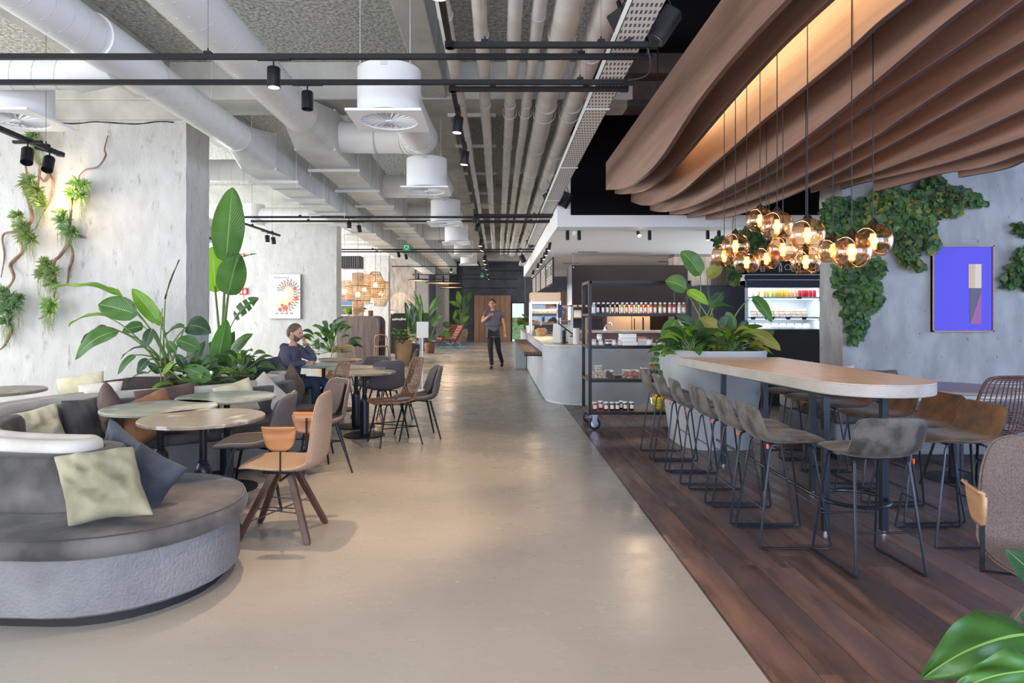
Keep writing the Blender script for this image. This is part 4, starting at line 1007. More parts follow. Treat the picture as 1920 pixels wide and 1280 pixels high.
# ================================================================ BAR TABLE, STOOLS, PLANTER
bt = thing('bar_table', 'long pale counter height bar table with rounded end and black square legs', 'table', (2.44, 5.4, 0))
xl, xr, yn, yf = 2.045, 2.83, 3.83, 7.55; rl = .34
yf = 6.42
poly = [(1.80, yf), (xr, yf)]
poly += [(xr - .42 + .42 * math.cos(a), yn + .42 - .42 * math.sin(a)) for a in [R(90) * k / 12 for k in range(13)]]
poly += [(xl + rl - rl * math.sin(a), yn + rl - rl * math.cos(a)) for a in [R(90) * k / 12 for k in range(13)]]
poly = poly[::-1]
MB().prism(poly, .985 - .004, .985).build('tabletop_surface', 'bar_top', bt, sharp=30)
MB().prism(poly, .905, .981).build('tabletop', 'bar_side', bt, sharp=30, bevel=.006)
MB().prism([(2.0, 6.3), (2.70, 6.3), (2.70, 4.2), (2.5, 3.98), (2.15, 3.98), (2.06, 4.2)][::-1], .885, .905).build('steel_subframe', 'black_metal', bt, sharp=30)
for y in (4.12, 5.05, 5.98):
    for x in (2.11, 2.485):
        MB().box(x - .021, x + .021, y - .021, y + .021, .02, .89).build('leg', 'steel_blue_black', bt, sharp=0, bevel=.003)
        MB().cyl((x, y, 0), (x, y, .022), .014, 12).build('foot', 'chrome', bt)
fr = crv([(2.09, 6.1, .22), (2.09, 5.0, .22), (2.09, 4.2, .22), (2.13, 4.02, .22), (2.30, 3.93, .22), (2.46, 4.02, .22), (2.505, 4.2, .22), (2.505, 5.0, .22), (2.505, 6.1, .22)], 6)
MB().tube(fr, .011, 8).build('footrest', 'steel_blue_black', bt)
MB().tube([(2.3 + .20 * math.cos(a), 4.12 + .2 * math.sin(a), .225) for a in [2 * math.pi * k / 28 for k in range(28)]], .011, 8, closed=True).build('foot_ring', 'steel_blue_black', bt)

def bar_stool(label, fab, fabin, grp, tagged=True):
    t = thing('bar_stool', label, 'stool', (0, 0, 0), group=grp)
    prof = [(.215, .625, .10, .015, 0), (.205, .638, .165, .032, 0), (.13, .648, .195, .044, .0), (.02, .642, .205, .046, .005), (-.09, .64, .205, .046, .014), (-.16, .655, .202, .044, .02),
            (-.195, .70, .202, .04, .022), (-.212, .76, .202, .036, .018), (-.222, .81, .198, .034, .012), (-.227, .838, .185, .030, .008), (-.229, .852, .155, .020, .004), (-.230, .858, .12, .010, 0)]
    mb, rings, q = shell_mesh(prof, 24)
    o = mb.build('seat_shell', [fab, fabin], t, sharp=70, sub=1)
    MB().tube([rings[i][0] + Vector((0, .002, 0)) for i in range(2, len(rings) - 1)] + [rings[i][12] + Vector((0, -.002, 0)) for i in range(len(rings) - 2, 1, -1)], .0025, 6).build('piping', 'velvet', t)
    for sy in (1, -1):
        y0, y1 = sy * .15, sy * .192
        path = [(.10, y0, .618), (.115, y0, .612), (.128, sy * .154, .59), (.212, y1, .03), (.212, y1, .014), (.200, y1, .008), (-.200, y1, .008), (-.212, y1, .014), (-.212, y1, .03), (-.135, sy * .154, .59), (-.122, y0, .612), (-.10, y0, .618)]
        MB().tube(path, .0072, 8).build('sled_leg', 'steel_blue_black', t)
        MB().cyl((.15, y1, 0), (.19, y1, 0), .006, 8).box(.12, .17, y1 - .009, y1 + .009, .0, .006).box(-.17, -.12, y1 - .009, y1 + .009, .0, .006).build('glide', 'rubber', t, sharp=0, kind='stuff')
    f = lambda s, z: (s * (.128 + (.212 - .128) * (.59 - z) / .56), .154 + (.192 - .154) * (.59 - z) / .56, z)
    for s in (1, -1):
        a = f(s, .235); MB().tube([(a[0], -a[1], a[2]), (a[0], a[1], a[2])], .006, 8).build('crossbar', 'steel_blue_black', t)
    MB().tube([(.10, -.15, .618), (.10, .15, .618)], .007, 8).tube([(-.10, -.15, .618), (-.10, .15, .618)], .007, 8).build('under_frame', 'steel_blue_black', t, kind='stuff')
    if tagged:
        MB().obox((-.155, -.165, .612), (.014, .006, .028)).build('orange_tag', 'orange', t, bevel=.002)
    return t
s0 = bar_stool('grey velvet bar stool on the left of the bar table, nearest the camera', 'velvet', 'velvet', 'velvet bar stools')
ys = [4.03, 4.475, 4.96, 5.50, 5.96, 6.44]
s0.location = (1.785, ys[0], 0)
nth = ['second', 'third', 'fourth', 'fifth', 'farthest']
for i, y in enumerate(ys[1:]): dup(s0, (1.775 - .02 * i, y, 0), R(rnd.uniform(-2, 2)), '%s grey velvet bar stool from the camera in the left row' % nth[i] if i < 4 else 'farthest grey velvet bar stool of the left row, in front of the trolley')
dup(s0, (2.085, 3.62, 0), R(93), 'dark velvet bar stool at the rounded table end, its back to the camera')
s1 = bar_stool('bar stool with brown velvet back on the right of the table, nearest the camera', 'velvet_brown', 'velvet_brown', 'velvet bar stools', False)
s1.location = (2.84, 4.03, 0); s1.rotation_euler = (0, 0, R(180))
for i, y in enumerate(ys[1:]): dup(s1, (2.93 + .01 * i, y + .02, 0), R(180 + rnd.uniform(-4, 4)), '%s brown backed velvet stool from the camera in the right row' % (nth[i] if i < 4 else 'farthest'))

# rounded white planter at the head of the bar table
pt = thing('planter', 'tall rounded grey white planter at the far end of the bar table', 'planter', (2.36, 7.12, 0))
def blob(z, k, dy=0):
    pts = []
    for q in range(40):
        a = 2 * math.pi * q / 40; ca, sa = math.cos(a), math.sin(a)
        pts.append(Vector((2.36 + .50 * k * math.copysign(abs(ca) ** .62, ca), 7.12 + .64 * k * math.copysign(abs(sa) ** .62, sa) + dy, z)))
    return pts
MB().rings([blob(0, .78, .03), blob(.03, .78, .03), blob(.5, .90, .03), blob(1.0, 1.02, .02), blob(1.04, 1.03, .02), blob(1.04, .97, .02), blob(.96, .97, .02)], cap=True).build('planter_body', 'planter_white', pt, sharp=40)
MB().rings([blob(.95, .96, .02), blob(.99, .96, .02)]).build('soil', 'soil', pt)
# seating nook at the right: low plastered bench, cushions, rattan chair
nb = thing('bench', 'low plastered bench with grey cushions along the right concrete wall', 'bench', (4.4, 6.7, 0))
MB().box(3.3, 7.5, 6.22, 7.38, 0, .06).build('recessed_base', 'dark_matte', nb, sharp=0)
MB().box(3.25, 7.5, 6.15, 7.40, .06, .36).build('plaster_plinth', 'plaster', nb, bevel=.02)
for i in range(5): MB().box(3.27 + .84 * i, 4.09 + .84 * i, 6.16, 7.0, .36, .47).build('seat_cushion', 'suede_grey', nb, bevel=.03, seg=3)
MB().box(3.25, 7.5, 7.16, 7.41, .36, .56).build('back_wall', 'plaster_rim', nb, bevel=.04, seg=3)
pillow((3.72, 6.98, .66), .46, .42, .16, PM(2, 14, 4), 'cush_white', 'white cushion between the backs of the right bar stools', 21)
pillow((3.36, 6.95, .65), .44, .40, .15, PM(-5, 16, 30), 'cush_ochre', 'ochre velvet cushion behind the third right bar stool', 22, 1)
pillow((4.2, 6.98, .64), .44, .38, .14, PM(4, 18, 0), 'cush_grey', 'grey cushion seen under the large dark table', 23)
r2 = dup(r0, (3.80, 5.10, 0), R(95), 'reddish woven rattan chair at the right edge, at the dark table')
for c in list(r2.children):
    if c.name.startswith(('woven', 'rim')):
        c.data = c.data.copy(); c.data.materials[0] = M_['rattan_red']
r2.scale = (1.15, 1.15, 1.02)
h2 = wood_armchair('dark grey brown armchair with pale plywood armrest, cut by the right edge', 'fabric_brown', 'oak_light', 'grey_oak')
h2.location = (2.12, 2.36, 0); h2.rotation_euler = (0, 0, R(-110))

# ================================================================ PLANTS
def leaf_ob(parent, A, B, w, mat, face=(0, -1, .3), droop=.12, fold=.25, n=12, m=8, seed=0, prof='strel', tears=0, root=None, rootr=.006, curl=0, name='leaf', stemmat='stem_green', wave=.05):
    A = Vector(A); B = Vector(B); L_ = (B - A).length; d = (B - A).normalized(); fc = Vector(face); fc = (fc - d * fc.dot(d))
    fc = fc.normalized() if fc.length > .05 else d.orthogonal().normalized()
    s = d.cross(fc).normalized(); ctrl = (A + B) / 2 + (Vector((0, 0, 1)) * .5 + fc * .5) * droop * L_ * 2
    vs = []; at = []; rr = random.Random(seed)
    gaps = sorted(rr.random() * .8 + .12 for _ in range(tears))
    for i in range(n + 1):
        t = i / n; p = A * (1 - t) ** 2 + ctrl * 2 * t * (1 - t) + B * t * t
        tg = ((ctrl - A) * 2 * (1 - t) + (B - ctrl) * 2 * t).normalized(); nn = tg.cross(s).normalized()
        if nn.dot(fc) < 0: nn = -nn
        if prof == 'strel': ww = (math.sin(math.pi * min(1, .04 + t * .96) ** .85)) ** .62
        elif prof == 'heart': ww = (max(0, math.sin(math.pi * (t * .93 + .07) ** .62)) ** .8) * (1.15 if t < .3 else 1)
        else: ww = math.sin(math.pi * t ** .9) ** .8
        if i in (0, n): ww = .02
        for j in range(m + 1):
            v = -1 + 2 * j / m
            wv = wave * L_ * noise.noise(Vector((t * 4 + seed * 3.1, v * 1.3, seed))) * abs(v)
            q = p + s * (v * w / 2 * ww) + nn * (fold * abs(v) * w / 2 * ww + wv - curl * w * v * v * ww) 
            vs.append(q); at.append((t, v, 0))
    fs = []
    for i in range(n):
        for j in range(m):
            if tears and abs(j - m / 2 + .5) > 1 and any(abs((i + .5) / n - g) < .5 / n for g in gaps): continue
            fs.append((i * (m + 1) + j, i * (m + 1) + j + 1, (i + 1) * (m + 1) + j + 1, (i + 1) * (m + 1) + j))
    W0 = Vector(parent.location)
    me = bpy.data.meshes.new(name); me.from_pydata([tuple(q - W0) for q in vs], [], fs)
    a = me.attributes.new('lv', 'FLOAT_VECTOR', 'POINT'); a.data.foreach_set('vector', [c for q in at for c in q])
    me.materials.append(M_[mat]); me.polygons.foreach_set('use_smooth', [True] * len(me.polygons))
    o = bpy.data.objects.new(name, me); COL.objects.link(o); o.parent = parent
    if root is not None:
        Rt = Vector(root); mid = (Rt + A) / 2 + Vector((0, 0, .12 * (A - Rt).length)) - d * .1 * (A - Rt).length
        c = [Rt * (1 - t) ** 2 + mid * 2 * t * (1 - t) + A * t * t for t in [k / 8 for k in range(9)]] + [A + (ctrl - A) * .25]
        k = len(c); MB().tube(c, [rootr * (1.3 - .7 * i / k) for i in range(k)], 8).build('stem', stemmat, parent)
    return o
def pxleaf(parent, b, t, w, Y, mat, root=None, Yt=None, **kw):
    Yt = Y if Yt is None else Yt
    return leaf_ob(parent, P(b[0], b[1], Y), P(t[0], t[1], Yt), w * Y / F, mat, root=root, **kw)
UP = (0, -.3, 1); CAM = (0, -1, .35)
p1 = thing('banana_plant', 'broad leaved green plant at the left, leaning leaves in front of the vine wall', 'plant', tuple(P(316, 716, 6.55)))
r1_ = P(312, 690, 6.55)
spec = [((228, 555), (97, 541), 26, 'leaf_bright', UP, 6.3, .10), ((258, 590), (184, 571), 46, 'leaf', CAM, 6.35, .06), ((198, 592), (128, 612), 22, 'leaf_bright', UP, 6.5, .12), ((224, 621), (142, 674), 32, 'leaf', CAM, 6.2, .18),
        ((200, 612), (152, 644), 24, 'leaf_dark', UP, 6.6, .14), ((300, 606), (248, 541), 30, 'leaf_bright', CAM, 6.6, .03), ((306, 612), (258, 548), 22, 'leaf_bright', (.6, -1, 0), 6.75, .05), ((310, 561), (337, 487), 26, 'leaf_dark', (-1, -.5, 0), 6.5, .02),
        ((270, 612), (230, 622), 24, 'leaf', CAM, 6.7, .1), ((286, 616), (272, 653), 22, 'leaf_dark', CAM, 6.2, .05), ((346, 614), (308, 634), 34, 'leaf', UP, 6.7, .16), ((350, 612), (396, 624), 38, 'leaf_dark', CAM, 6.7, .22),
        ((270, 651), (226, 674), 18, 'leaf_dark', UP, 6.3, .14), ((255, 665), (221, 702), 14, 'leaf', CAM, 6.2, .12), ((280, 674), (258, 700), 20, 'leaf_dark', CAM, 6.2, .14), ((276, 699), (233, 726), 18, 'leaf_dark', UP, 6.1, .14),
        ((326, 679), (304, 703), 12, 'leaf_bright', CAM, 6.15, .05), ((395, 712), (345, 688), 30, 'leaf', CAM, 6.2, .06), ((374, 655), (330, 638), 30, 'leaf', CAM, 6.5, .12), ((330, 660), (312, 640), 18, 'leaf', CAM, 6.4, .1),
        ((350, 690), (330, 664), 18, 'leaf_dark', CAM, 6.4, .1), ((372, 690), (398, 668), 22, 'leaf_dark', CAM, 6.5, .1), ((340, 712), (368, 724), 16, 'leaf', UP, 6.1, .1), ((358, 700), (385, 640), 20, 'leaf', CAM, 6.7, .08), ((300, 700), (278, 680), 14, 'leaf_dark', CAM, 6.5, .1)]
for i, (b, t, w, m, fc, Y, dr) in enumerate(spec):
    pxleaf(p1, b, t, w, Y, m, root=r1_ + Vector((rnd.uniform(-.05, .05), rnd.uniform(-.1, .1), -.02)), face=fc, droop=dr, seed=i + 1, fold=.22, rootr=.008)
MB().tube([P(322, 722, 6.5), P(318, 705, 6.52), P(311, 680, 6.55), P(308, 668, 6.55)], [.06, .055, .035, .02], 12).build('trunk', 'bark', p1)
MB().tube([P(302, 722, 6.4), P(300, 650, 6.4), P(304, 578, 6.4)], .006, 6).build('support_cane', 'stem_green', p1)

# tall plant behind the pillar corner
pp = thing('plant_pot', 'dark pot hidden behind the planter under the tall banana leaves', 'pot', (-3.62, 8.75, 0))
MB().lathe([(.20, 0), (.26, .45), (.27, .62), (.24, .62), (.24, .55)], 28, (-3.62, 8.75, 0)).build('pot_body', 'pot_brown', pp)
MB().lathe([(.235, .54), (.235, .57)], 24, (-3.62, 8.75, 0)).build('soil', 'soil', pp)
p2 = thing('banana_plant', 'tall banana plant with one huge upright leaf right of the pillar', 'plant', (-3.62, 8.75, .56))
r2_ = P(414, 700, 8.7)
spec2 = [((424, 492), (436, 351), 60, 'leaf', (.15, -1, .1), 8.5, .02, 0), ((428, 553), (448, 474), 62, 'leaf', (-.15, -1, 0), 8.35, .03, 0), ((404, 548), (398, 462), 46, 'leaf_bright', (.4, -1, 0), 9.0, .03, 0), ((440, 598), (485, 558), 30, 'leaf', (-.4, -1, .3), 8.3, .08, 4),
         ((403, 700), (426, 600), 36, 'leaf', (.2, -1, 0), 8.25, .03, 0), ((428, 676), (474, 625), 26, 'leaf', (-.2, -1, .5), 8.3, .1, 0), ((412, 706), (462, 662), 24, 'leaf_bright', CAM, 8.2, .1, 0), ((418, 700), (440, 620), 22, 'leaf_dark', CAM, 8.4, .06, 0),
         ((448, 486), (482, 476), 20, 'leaf_dark', UP, 8.3, .05, 2), ((400, 690), (396, 640), 24, 'leaf_dark', CAM, 8.5, .1, 0), ((425, 712), (470, 704), 26, 'leaf_bright', UP, 8.1, .12, 0), ((440, 700), (488, 684), 22, 'leaf_dark', UP, 8.2, .14, 0)]
for i, (b, t, w, m, fc, Y, dr, tr) in enumerate(spec2):
    pxleaf(p2, b, t, w, Y, m, root=r2_ + Vector((rnd.uniform(-.06, .06), rnd.uniform(-.06, .06), -.03)), face=fc, droop=dr, seed=40 + i, fold=.14, rootr=.02 if i < 3 else .008, tears=tr, n=20 if i < 5 else 12)
def bush(name, label, c, rad, nleaf, size, mats, seed=1, grp=None, squash=.8, prof='oval', up=.7, parent=None, each=False, droop=.2):
    """clump of leaves fanning out of a point: leaves as parts"""
    t = parent or thing(name, label, 'plant', tuple(c), group=grp); rr = random.Random(seed); c = Vector(c)
    for i in range(nleaf):
        th = rr.uniform(0, 2 * math.pi); ph = rr.uniform(.0, 1.0) ** .8 * math.pi * .55; q = rr.uniform(.55, 1)
        d = Vector((math.cos(th) * math.sin(ph), math.sin(th) * math.sin(ph), math.cos(ph) * squash + .05))
        A = c + Vector((d.x, d.y, d.z)) * rad * q; B = A + (d * .6 + Vector((math.cos(th), math.sin(th), up - 1.0)) * .55).normalized() * size * rr.uniform(.7, 1.2)
        leaf_ob(t, A, B, size * rr.uniform(.4, .55), rr.choice(mats), face=(d.x * .3 - .1, d.y * .3 - .5, 1), droop=droop, n=7, m=4, seed=seed * 31 + i, prof=prof, root=c + Vector((rr.uniform(-.05, .05), rr.uniform(-.05, .05), 0)), rootr=.004)
    return t
bush('leafy_plant', 'low dense dark green plant at the right end of the planter, beside the tall leaves', P(452, 706, 7.3), .28, 46, .20, ['leaf_dark', 'leaf', 'leaf_ivy'], 5)
bush('leafy_plant', 'low broad leaved filler plants at the foot of the left banana plant', P(372, 722, 6.4), .22, 22, .20, ['leaf', 'leaf_dark', 'leaf_bright'], 6)

# plants in the white planter at the bar
p3 = thing('banana_plant', 'broad leaved green plant growing out of the white bar planter', 'plant', (2.4, 7.2, .99))
r3_ = Vector((2.42, 7.25, .98))
spec3 = [((1313, 516), (1277, 471), 38, 'leaf', CAM, 7.7), ((1326, 520), (1354, 499), 24, 'leaf_ivy_yellow', CAM, 7.9), ((1287, 541), (1247, 527), 36, 'leaf', CAM, 7.5), ((1287, 546), (1329, 571), 20, 'leaf_bright', CAM, 7.4), ((1330, 581), (1358, 547), 22, 'leaf_dark', (-.5, -1, .2), 7.8),
         ((1338, 575), (1377, 578), 28, 'leaf', UP, 7.4), ((1411, 556), (1447, 604), 24, 'leaf', CAM, 7.6), ((1269, 600), (1241, 640), 28, 'leaf', CAM, 7.3), ((1350, 623), (1311, 596), 26, 'leaf_ivy_yellow', CAM, 7.2), ((1352, 622), (1368, 592), 28, 'leaf_dark', CAM, 7.2),
         ((1374, 622), (1362, 584), 22, 'leaf', CAM, 7.5), ((1392, 625), (1432, 612), 26, 'leaf', UP, 7.2), ((1404, 622), (1464, 657), 26, 'leaf_ivy_yellow', CAM, 7.1), ((1284, 618), (1262, 694), 24, 'leaf_dark', CAM, 7.05), ((1272, 640), (1243, 668), 24, 'leaf_dark', CAM, 7.1),
         ((1340, 640), (1357, 664), 22, 'leaf_bright', CAM, 7.1), ((1372, 640), (1390, 668), 20, 'leaf_dark', CAM, 7.1), ((1330, 640), (1290, 662), 24, 'leaf', UP, 7.1), ((1400, 640), (1440, 664), 22, 'leaf', UP, 7.1), ((1300, 615), (1268, 590), 22, 'leaf_dark', CAM, 7.5),
         ((1360, 640), (1326, 612), 22, 'leaf_bright', CAM, 7.3), ((1310, 640), (1306, 600), 20, 'leaf', CAM, 7.4), ((1385, 635), (1400, 600), 22, 'leaf_dark', CAM, 7.5), ((1420, 640), (1452, 620), 18, 'leaf_dark', CAM, 7.5)]
for i, (b, t, w, m, fc, Y) in enumerate(spec3):
    pxleaf(p3, b, t, w, Y, m, root=r3_ + Vector((rnd.uniform(-.2, .2), rnd.uniform(-.25, .2), 0)), face=fc, droop=.10, seed=70 + i, fold=.2, rootr=.007)
bush('leafy_plant', 'dense low foliage spilling round the rim of the white bar planter, left side', P(1296, 662, 6.75), .24, 52, .22, ['leaf_dark', 'leaf', 'leaf_bright'], 9)
bush('leafy_plant', 'dense low foliage round the rim of the white bar planter, right side', P(1366, 668, 6.9), .26, 52, .22, ['leaf_dark', 'leaf', 'leaf_bright', 'leaf_ivy_yellow'], 10)
tv = thing('trailing_plant', 'thin trailing vine hanging over the left edge of the white planter', 'plant', tuple(P(1236, 640, 7.1)))
for k in range(3):
    pts = crv([tuple(P(1240 + 3 * k, 640, 7.15)), tuple(P(1234 - 4 * k, 670, 7.05)), tuple(P(1240 - 3 * k, 705 + 6 * k, 7.0))], 6); MB().tube(pts, .0025, 5).build('stem', 'stem_green', tv)
    for i in range(2, len(pts), 2):
        q = Vector(pts[i]); leaf_ob(tv, q, q + Vector((rnd.uniform(-.06, .06), -.02, -.05)), .035, 'leaf', n=5, m=4, seed=i + k * 9, prof='oval')

# foreground leaves, bottom right
p4 = thing('philodendron', 'big glossy green leaves close to the camera in the bottom right corner', 'plant', (1.45, 1.15, .55))
fr_ = Vector((1.42, 1.25, .52))
pxleaf(p4, (1952, 1188), (1728, 1272), 122, 1.36, 'leaf_big', root=fr_, face=(-.2, -.7, 1), droop=.13, seed=91, fold=-.26, n=24, m=14, prof='heart', wave=.10, rootr=.006)
pxleaf(p4, (1990, 1262), (1782, 1300), 86, 1.22, 'leaf_big', root=fr_, face=(-.1, -.6, 1), droop=.12, seed=92, fold=-.15, n=24, m=14, prof='heart', wave=.10)
pxleaf(p4, (1960, 1100), (1886, 1030), 52, 1.5, 'leaf_dark', root=fr_, face=(-.4, -1, .4), droop=.05, seed=93, n=16, m=8)
pxleaf(p4, (1975, 1190), (1912, 1150), 40, 1.6, 'leaf_dark', root=fr_, face=(-.4, -1, .4), droop=.05, seed=94, n=16, m=8)
fp = thing('plant_pot', 'dark pot of the foreground plant just outside the picture', 'pot', (1.42, 1.25, 0))
MB().lathe([(.16, 0), (.2, .3), (.21, .5), (.19, .5), (.19, .45)], 24, (1.42, 1.25, 0)).build('pot_body', 'dark_matte', fp)
MB().lathe([(.185, .45), (.185, .48)], 24, (1.42, 1.25, 0)).build('soil', 'soil', fp)

# ================================================================ IVY ON THE RIGHT WALL
def ivy(label, blobs, Y, dens, size, mats, seed, stems=()):
    """blobs: (px, py, rx, ry) patches of leaves on the wall plane"""
    c = P(blobs[0][0], blobs[0][1], Y); t = thing('ivy_garland', label, 'plant', tuple(c)); rr = random.Random(seed)
    vs = []; fs = []; at = []; mi = []
    for px, py, rx, ry in blobs:
        for _ in range(int(dens * 1.15 * rx * ry)):
            a = rr.uniform(0, 2 * math.pi); q = rr.random() ** .5; x = px + rx * q * math.cos(a); y = py + ry * q * math.sin(a)
            o = P(x, y, Y) + Vector((0, -rr.uniform(.01, .16) * (1.1 - q * .7), 0)); s = size * .85 * rr.uniform(.6, 1.25)
            d = Vector((rr.uniform(-1, 1), rr.uniform(-.5, .2), rr.uniform(-1.4, .3))).normalized(); f = Vector((rr.uniform(-.6, .6), -1, rr.uniform(-.1, .9)))
            f = (f - d * f.dot(d)).normalized(); sd = d.cross(f); k = len(vs); mt = rr.choice(range(len(mats)))
            for tt, ww in ((0, .10), (.15, .40), (.45, .50), (.78, .34), (1, .03)):
                for v in (-1, 0, 1):
                    vs.append(o + d * s * tt + sd * (v * ww * s) + f * (.12 * s * abs(v) * ww * 2 - .12 * s * tt * tt)); at += [tt, v, 0]
            for i in range(4):
                for j in range(2): fs.append((k + i * 3 + j, k + i * 3 + j + 1, k + i * 3 + j + 4, k + i * 3 + j + 3)); mi.append(mt)
    me = bpy.data.meshes.new('foliage'); me.from_pydata([tuple(q - c) for q in vs], [], fs)
    A = me.attributes.new('lv', 'FLOAT_VECTOR', 'POINT'); A.data.foreach_set('vector', at)
    for m in mats: me.materials.append(M_[m])
    me.polygons.foreach_set('material_index', mi); me.polygons.foreach_set('use_smooth', [True] * len(mi))
    o = bpy.data.objects.new('foliage', me); COL.objects.link(o); o.parent = t; o['kind'] = 'stuff'
    for st in stems: MB().tube(crv([tuple(P(x, y, Y - .03)) for x, y in st], 6), .006, 6).build('stem', 'bark', t)
    return t
IV = ['leaf_ivy', 'leaf_ivy', 'leaf_dark', 'leaf']
ivy('thick ivy garland sweeping up the right concrete wall behind the pendants, with a yellow patch', [(1625, 405, 42, 30), (1665, 378, 36, 26), (1700, 400, 32, 38), (1735, 372, 32, 28), (1770, 370, 34, 20), (1800, 372, 28, 14), (1690, 450, 22, 32), (1725, 420, 24, 24), (1700, 475, 14, 22),
     (1740, 455, 14, 16), (1825, 376, 14, 9), (1745, 345, 18, 14), (1775, 392, 18, 12), (1716, 496, 10, 10), (1660, 420, 30, 24), (1645, 440, 24, 18)], 7.35, .30, .085, IV + ['leaf_ivy_yellow'], 3, (((1600, 430), (1660, 390), (1730, 370), (1830, 375)),))
ivy('ivy hanging down the concrete corner below the largest pendant', [(1575, 512, 18, 14), (1600, 520, 30, 20), (1632, 505, 20, 20), (1580, 545, 14, 20), (1612, 555, 24, 24), (1600, 585, 24, 18), (1632, 560, 16, 20), (1602, 612, 14, 16), (1597, 632, 8, 10), (1628, 540, 18, 16), (1568, 520, 10, 8)], 7.36, .34, .08, IV, 4, (((1590, 490), (1600, 560), (1598, 635)),))
ivy('ivy patch on the edge of the concrete wall just left of the largest garland', [(1555, 395, 20, 22), (1572, 420, 20, 18), (1545, 425, 14, 14), (1570, 380, 16, 12), (1560, 440, 16, 12)], 7.34, .34, .085, IV, 5)
ivy('ivy cut by the right edge, beside the purple poster', [(1912, 430, 12, 10), (1915, 490, 16, 26), (1900, 510, 14, 14), (1886, 528, 12, 10), (1918, 520, 12, 20)], 7.4, .4, .085, IV, 6)
ivy('ivy hanging above the black cabinet behind the left pendants', [(1408, 450, 22, 24), (1425, 440, 16, 18), (1395, 455, 14, 14), (1375, 505, 8, 24), (1376, 522, 10, 8), (1350, 452, 10, 8)], 9.97, .4, .1, IV, 7, (((1408, 396), (1412, 430), (1405, 465)), ((1376, 396), (1372, 460), (1376, 525))))

# ================================================================ ROOTS AND AIR PLANTS ON THE LEFT WALL
rw = [((40, 190), (56, 215), (50, 240), (70, 262), (62, 290), (85, 320), (100, 340), (96, 372), (80, 400), (66, 430)), ((72, 345), (78, 310), (95, 318), (84, 340), (74, 330)), ((46, 300), (50, 330), (44, 350), (52, 372), (60, 410), (40, 432), (6, 440), (8, 480), (2, 520)),
      ((34, 440), (42, 470), (20, 495), (26, 520), (12, 545), (4, 560)), ((16, 600), (20, 620), (10, 645), (0, 656)), ((202, 254), (196, 280), (198, 292), (184, 312), (160, 318), (146, 332)), ((146, 340), (136, 370), (132, 410), (128, 440), (128, 456), (112, 480), (102, 492), (104, 530), (100, 560), (86, 590), (72, 598)),
      ((130, 450), (136, 480), (130, 505), (126, 535)), ((96, 396), (120, 400), (130, 420)), ((124, 440), (150, 443), (162, 446))]
wt = thing('wall_roots', 'twisted brown branches fixed to the left concrete wall', 'branch', tuple(P(80, 400, 7.4)))
for i, r_ in enumerate(rw):
    pts = crv([tuple(P(x, y, 7.44 - .05 * math.sin(k * 1.3 + i))) for k, (x, y) in enumerate(r_)], 6); n = len(pts)
    MB().tube(pts, [(.018 if i != 5 else .010) * (1.15 - .75 * abs(2 * k / n - .8)) for k in range(n)], 8).build('branch', 'vine_wood', wt)
def tuft(mb, c, r, n, rr, wid=.018, up=.3):
    c = Vector(c)
    for _ in range(n):
        d = Vector((rr.uniform(-1, 1), -rr.uniform(0, .8), rr.uniform(-.8, 1) + up)).normalized(); s = d.cross(Vector((0, -1, .2))).normalized(); L_ = r * rr.uniform(.6, 1.1)
        mb.add([c - s * wid * .3, c + d * L_ * .5 + s * wid * .6, c + d * L_ + Vector((0, 0, -.15 * L_)), c + d * L_ * .5 - s * wid * .6], [(0, 1, 2, 3)])
rr = random.Random(3)
for k, (lab, cl) in enumerate((('fern and moss clump on the branches above the wall light, upper left', [(60, 215, .1), (70, 235, .09), (62, 258, .1), (75, 275, .09)]), ('broad fern clump left of the bright wall light', [(55, 340, .13), (68, 358, .13), (75, 372, .12), (62, 352, .12), (80, 385, .11)]),
                 ('small fern tuft above and right of the bright wall light', [(146, 345, .12), (138, 362, .11), (152, 368, .11), (160, 348, .09)]), ('fern clump just below the bright wall light', [(118, 415, .12), (128, 432, .11), (138, 435, .10), (120, 400, .09)]),
                 ('long trailing fern below the diagonal track at the left', [(44, 425, .13), (52, 440, .13), (34, 405, .10), (58, 450, .11)]), ('pale hanging fern clump at the middle of the vine wall', [(92, 500, .11), (100, 512, .12), (80, 515, .10), (98, 530, .11), (86, 492, .09)]), ('lowest fern tuft on the branch over the banana leaf', [(88, 570, .11), (98, 572, .12), (92, 585, .09)]),
                 ('large fern clump at the left edge, lowest of the vine wall', [(4, 550, .15), (18, 560, .15), (10, 585, .16), (28, 575, .13), (14, 605, .15), (36, 560, .1)]))):
    t = thing('air_plant', lab, 'plant', tuple(P(cl[0][0], cl[0][1], 7.38))); mb = MB(); m2 = MB()
    for x, y, r_ in cl:
        tuft(mb, P(x, y, 7.36), r_ * 1.15, 46, rr, .022)
        for _ in range(26):
            q = P(x + rr.uniform(-9, 9), y + rr.uniform(0, 12), 7.4); L_ = rr.uniform(.05, .28); m2.tube([q, q + Vector((rr.uniform(-.02, .02), rr.uniform(-.03, 0), -L_ * .5)), q + Vector((rr.uniform(-.03, .03), 0, -L_))], .0015, 3)
    mb.build('fern_fronds', ['leaf_ivy', 'leaf_ivy', 'leaf', 'leaf_dark'][k % 4], t, sharp=0, kind='stuff'); m2.build('hanging_moss', 'moss', t, sharp=0, kind='stuff')
wl_ = thing('wall_lamp', 'glowing wall light shining on the concrete between the ferns', 'lamp', tuple(P(118, 378, 7.38)))
MB().lathe([(.02, .03), (.035, .02), (.04, -.01), (.03, -.03)], 16, wl_.location).build('lamp_body', 'lamp_glow', wl_)
light('wall_lamp_light', 'POINT', Vector(wl_.location) + Vector((0, -.16, 0)), (0, 0, 0), 12, (1, .72, .42), wl_, shadow_soft_size=.05)
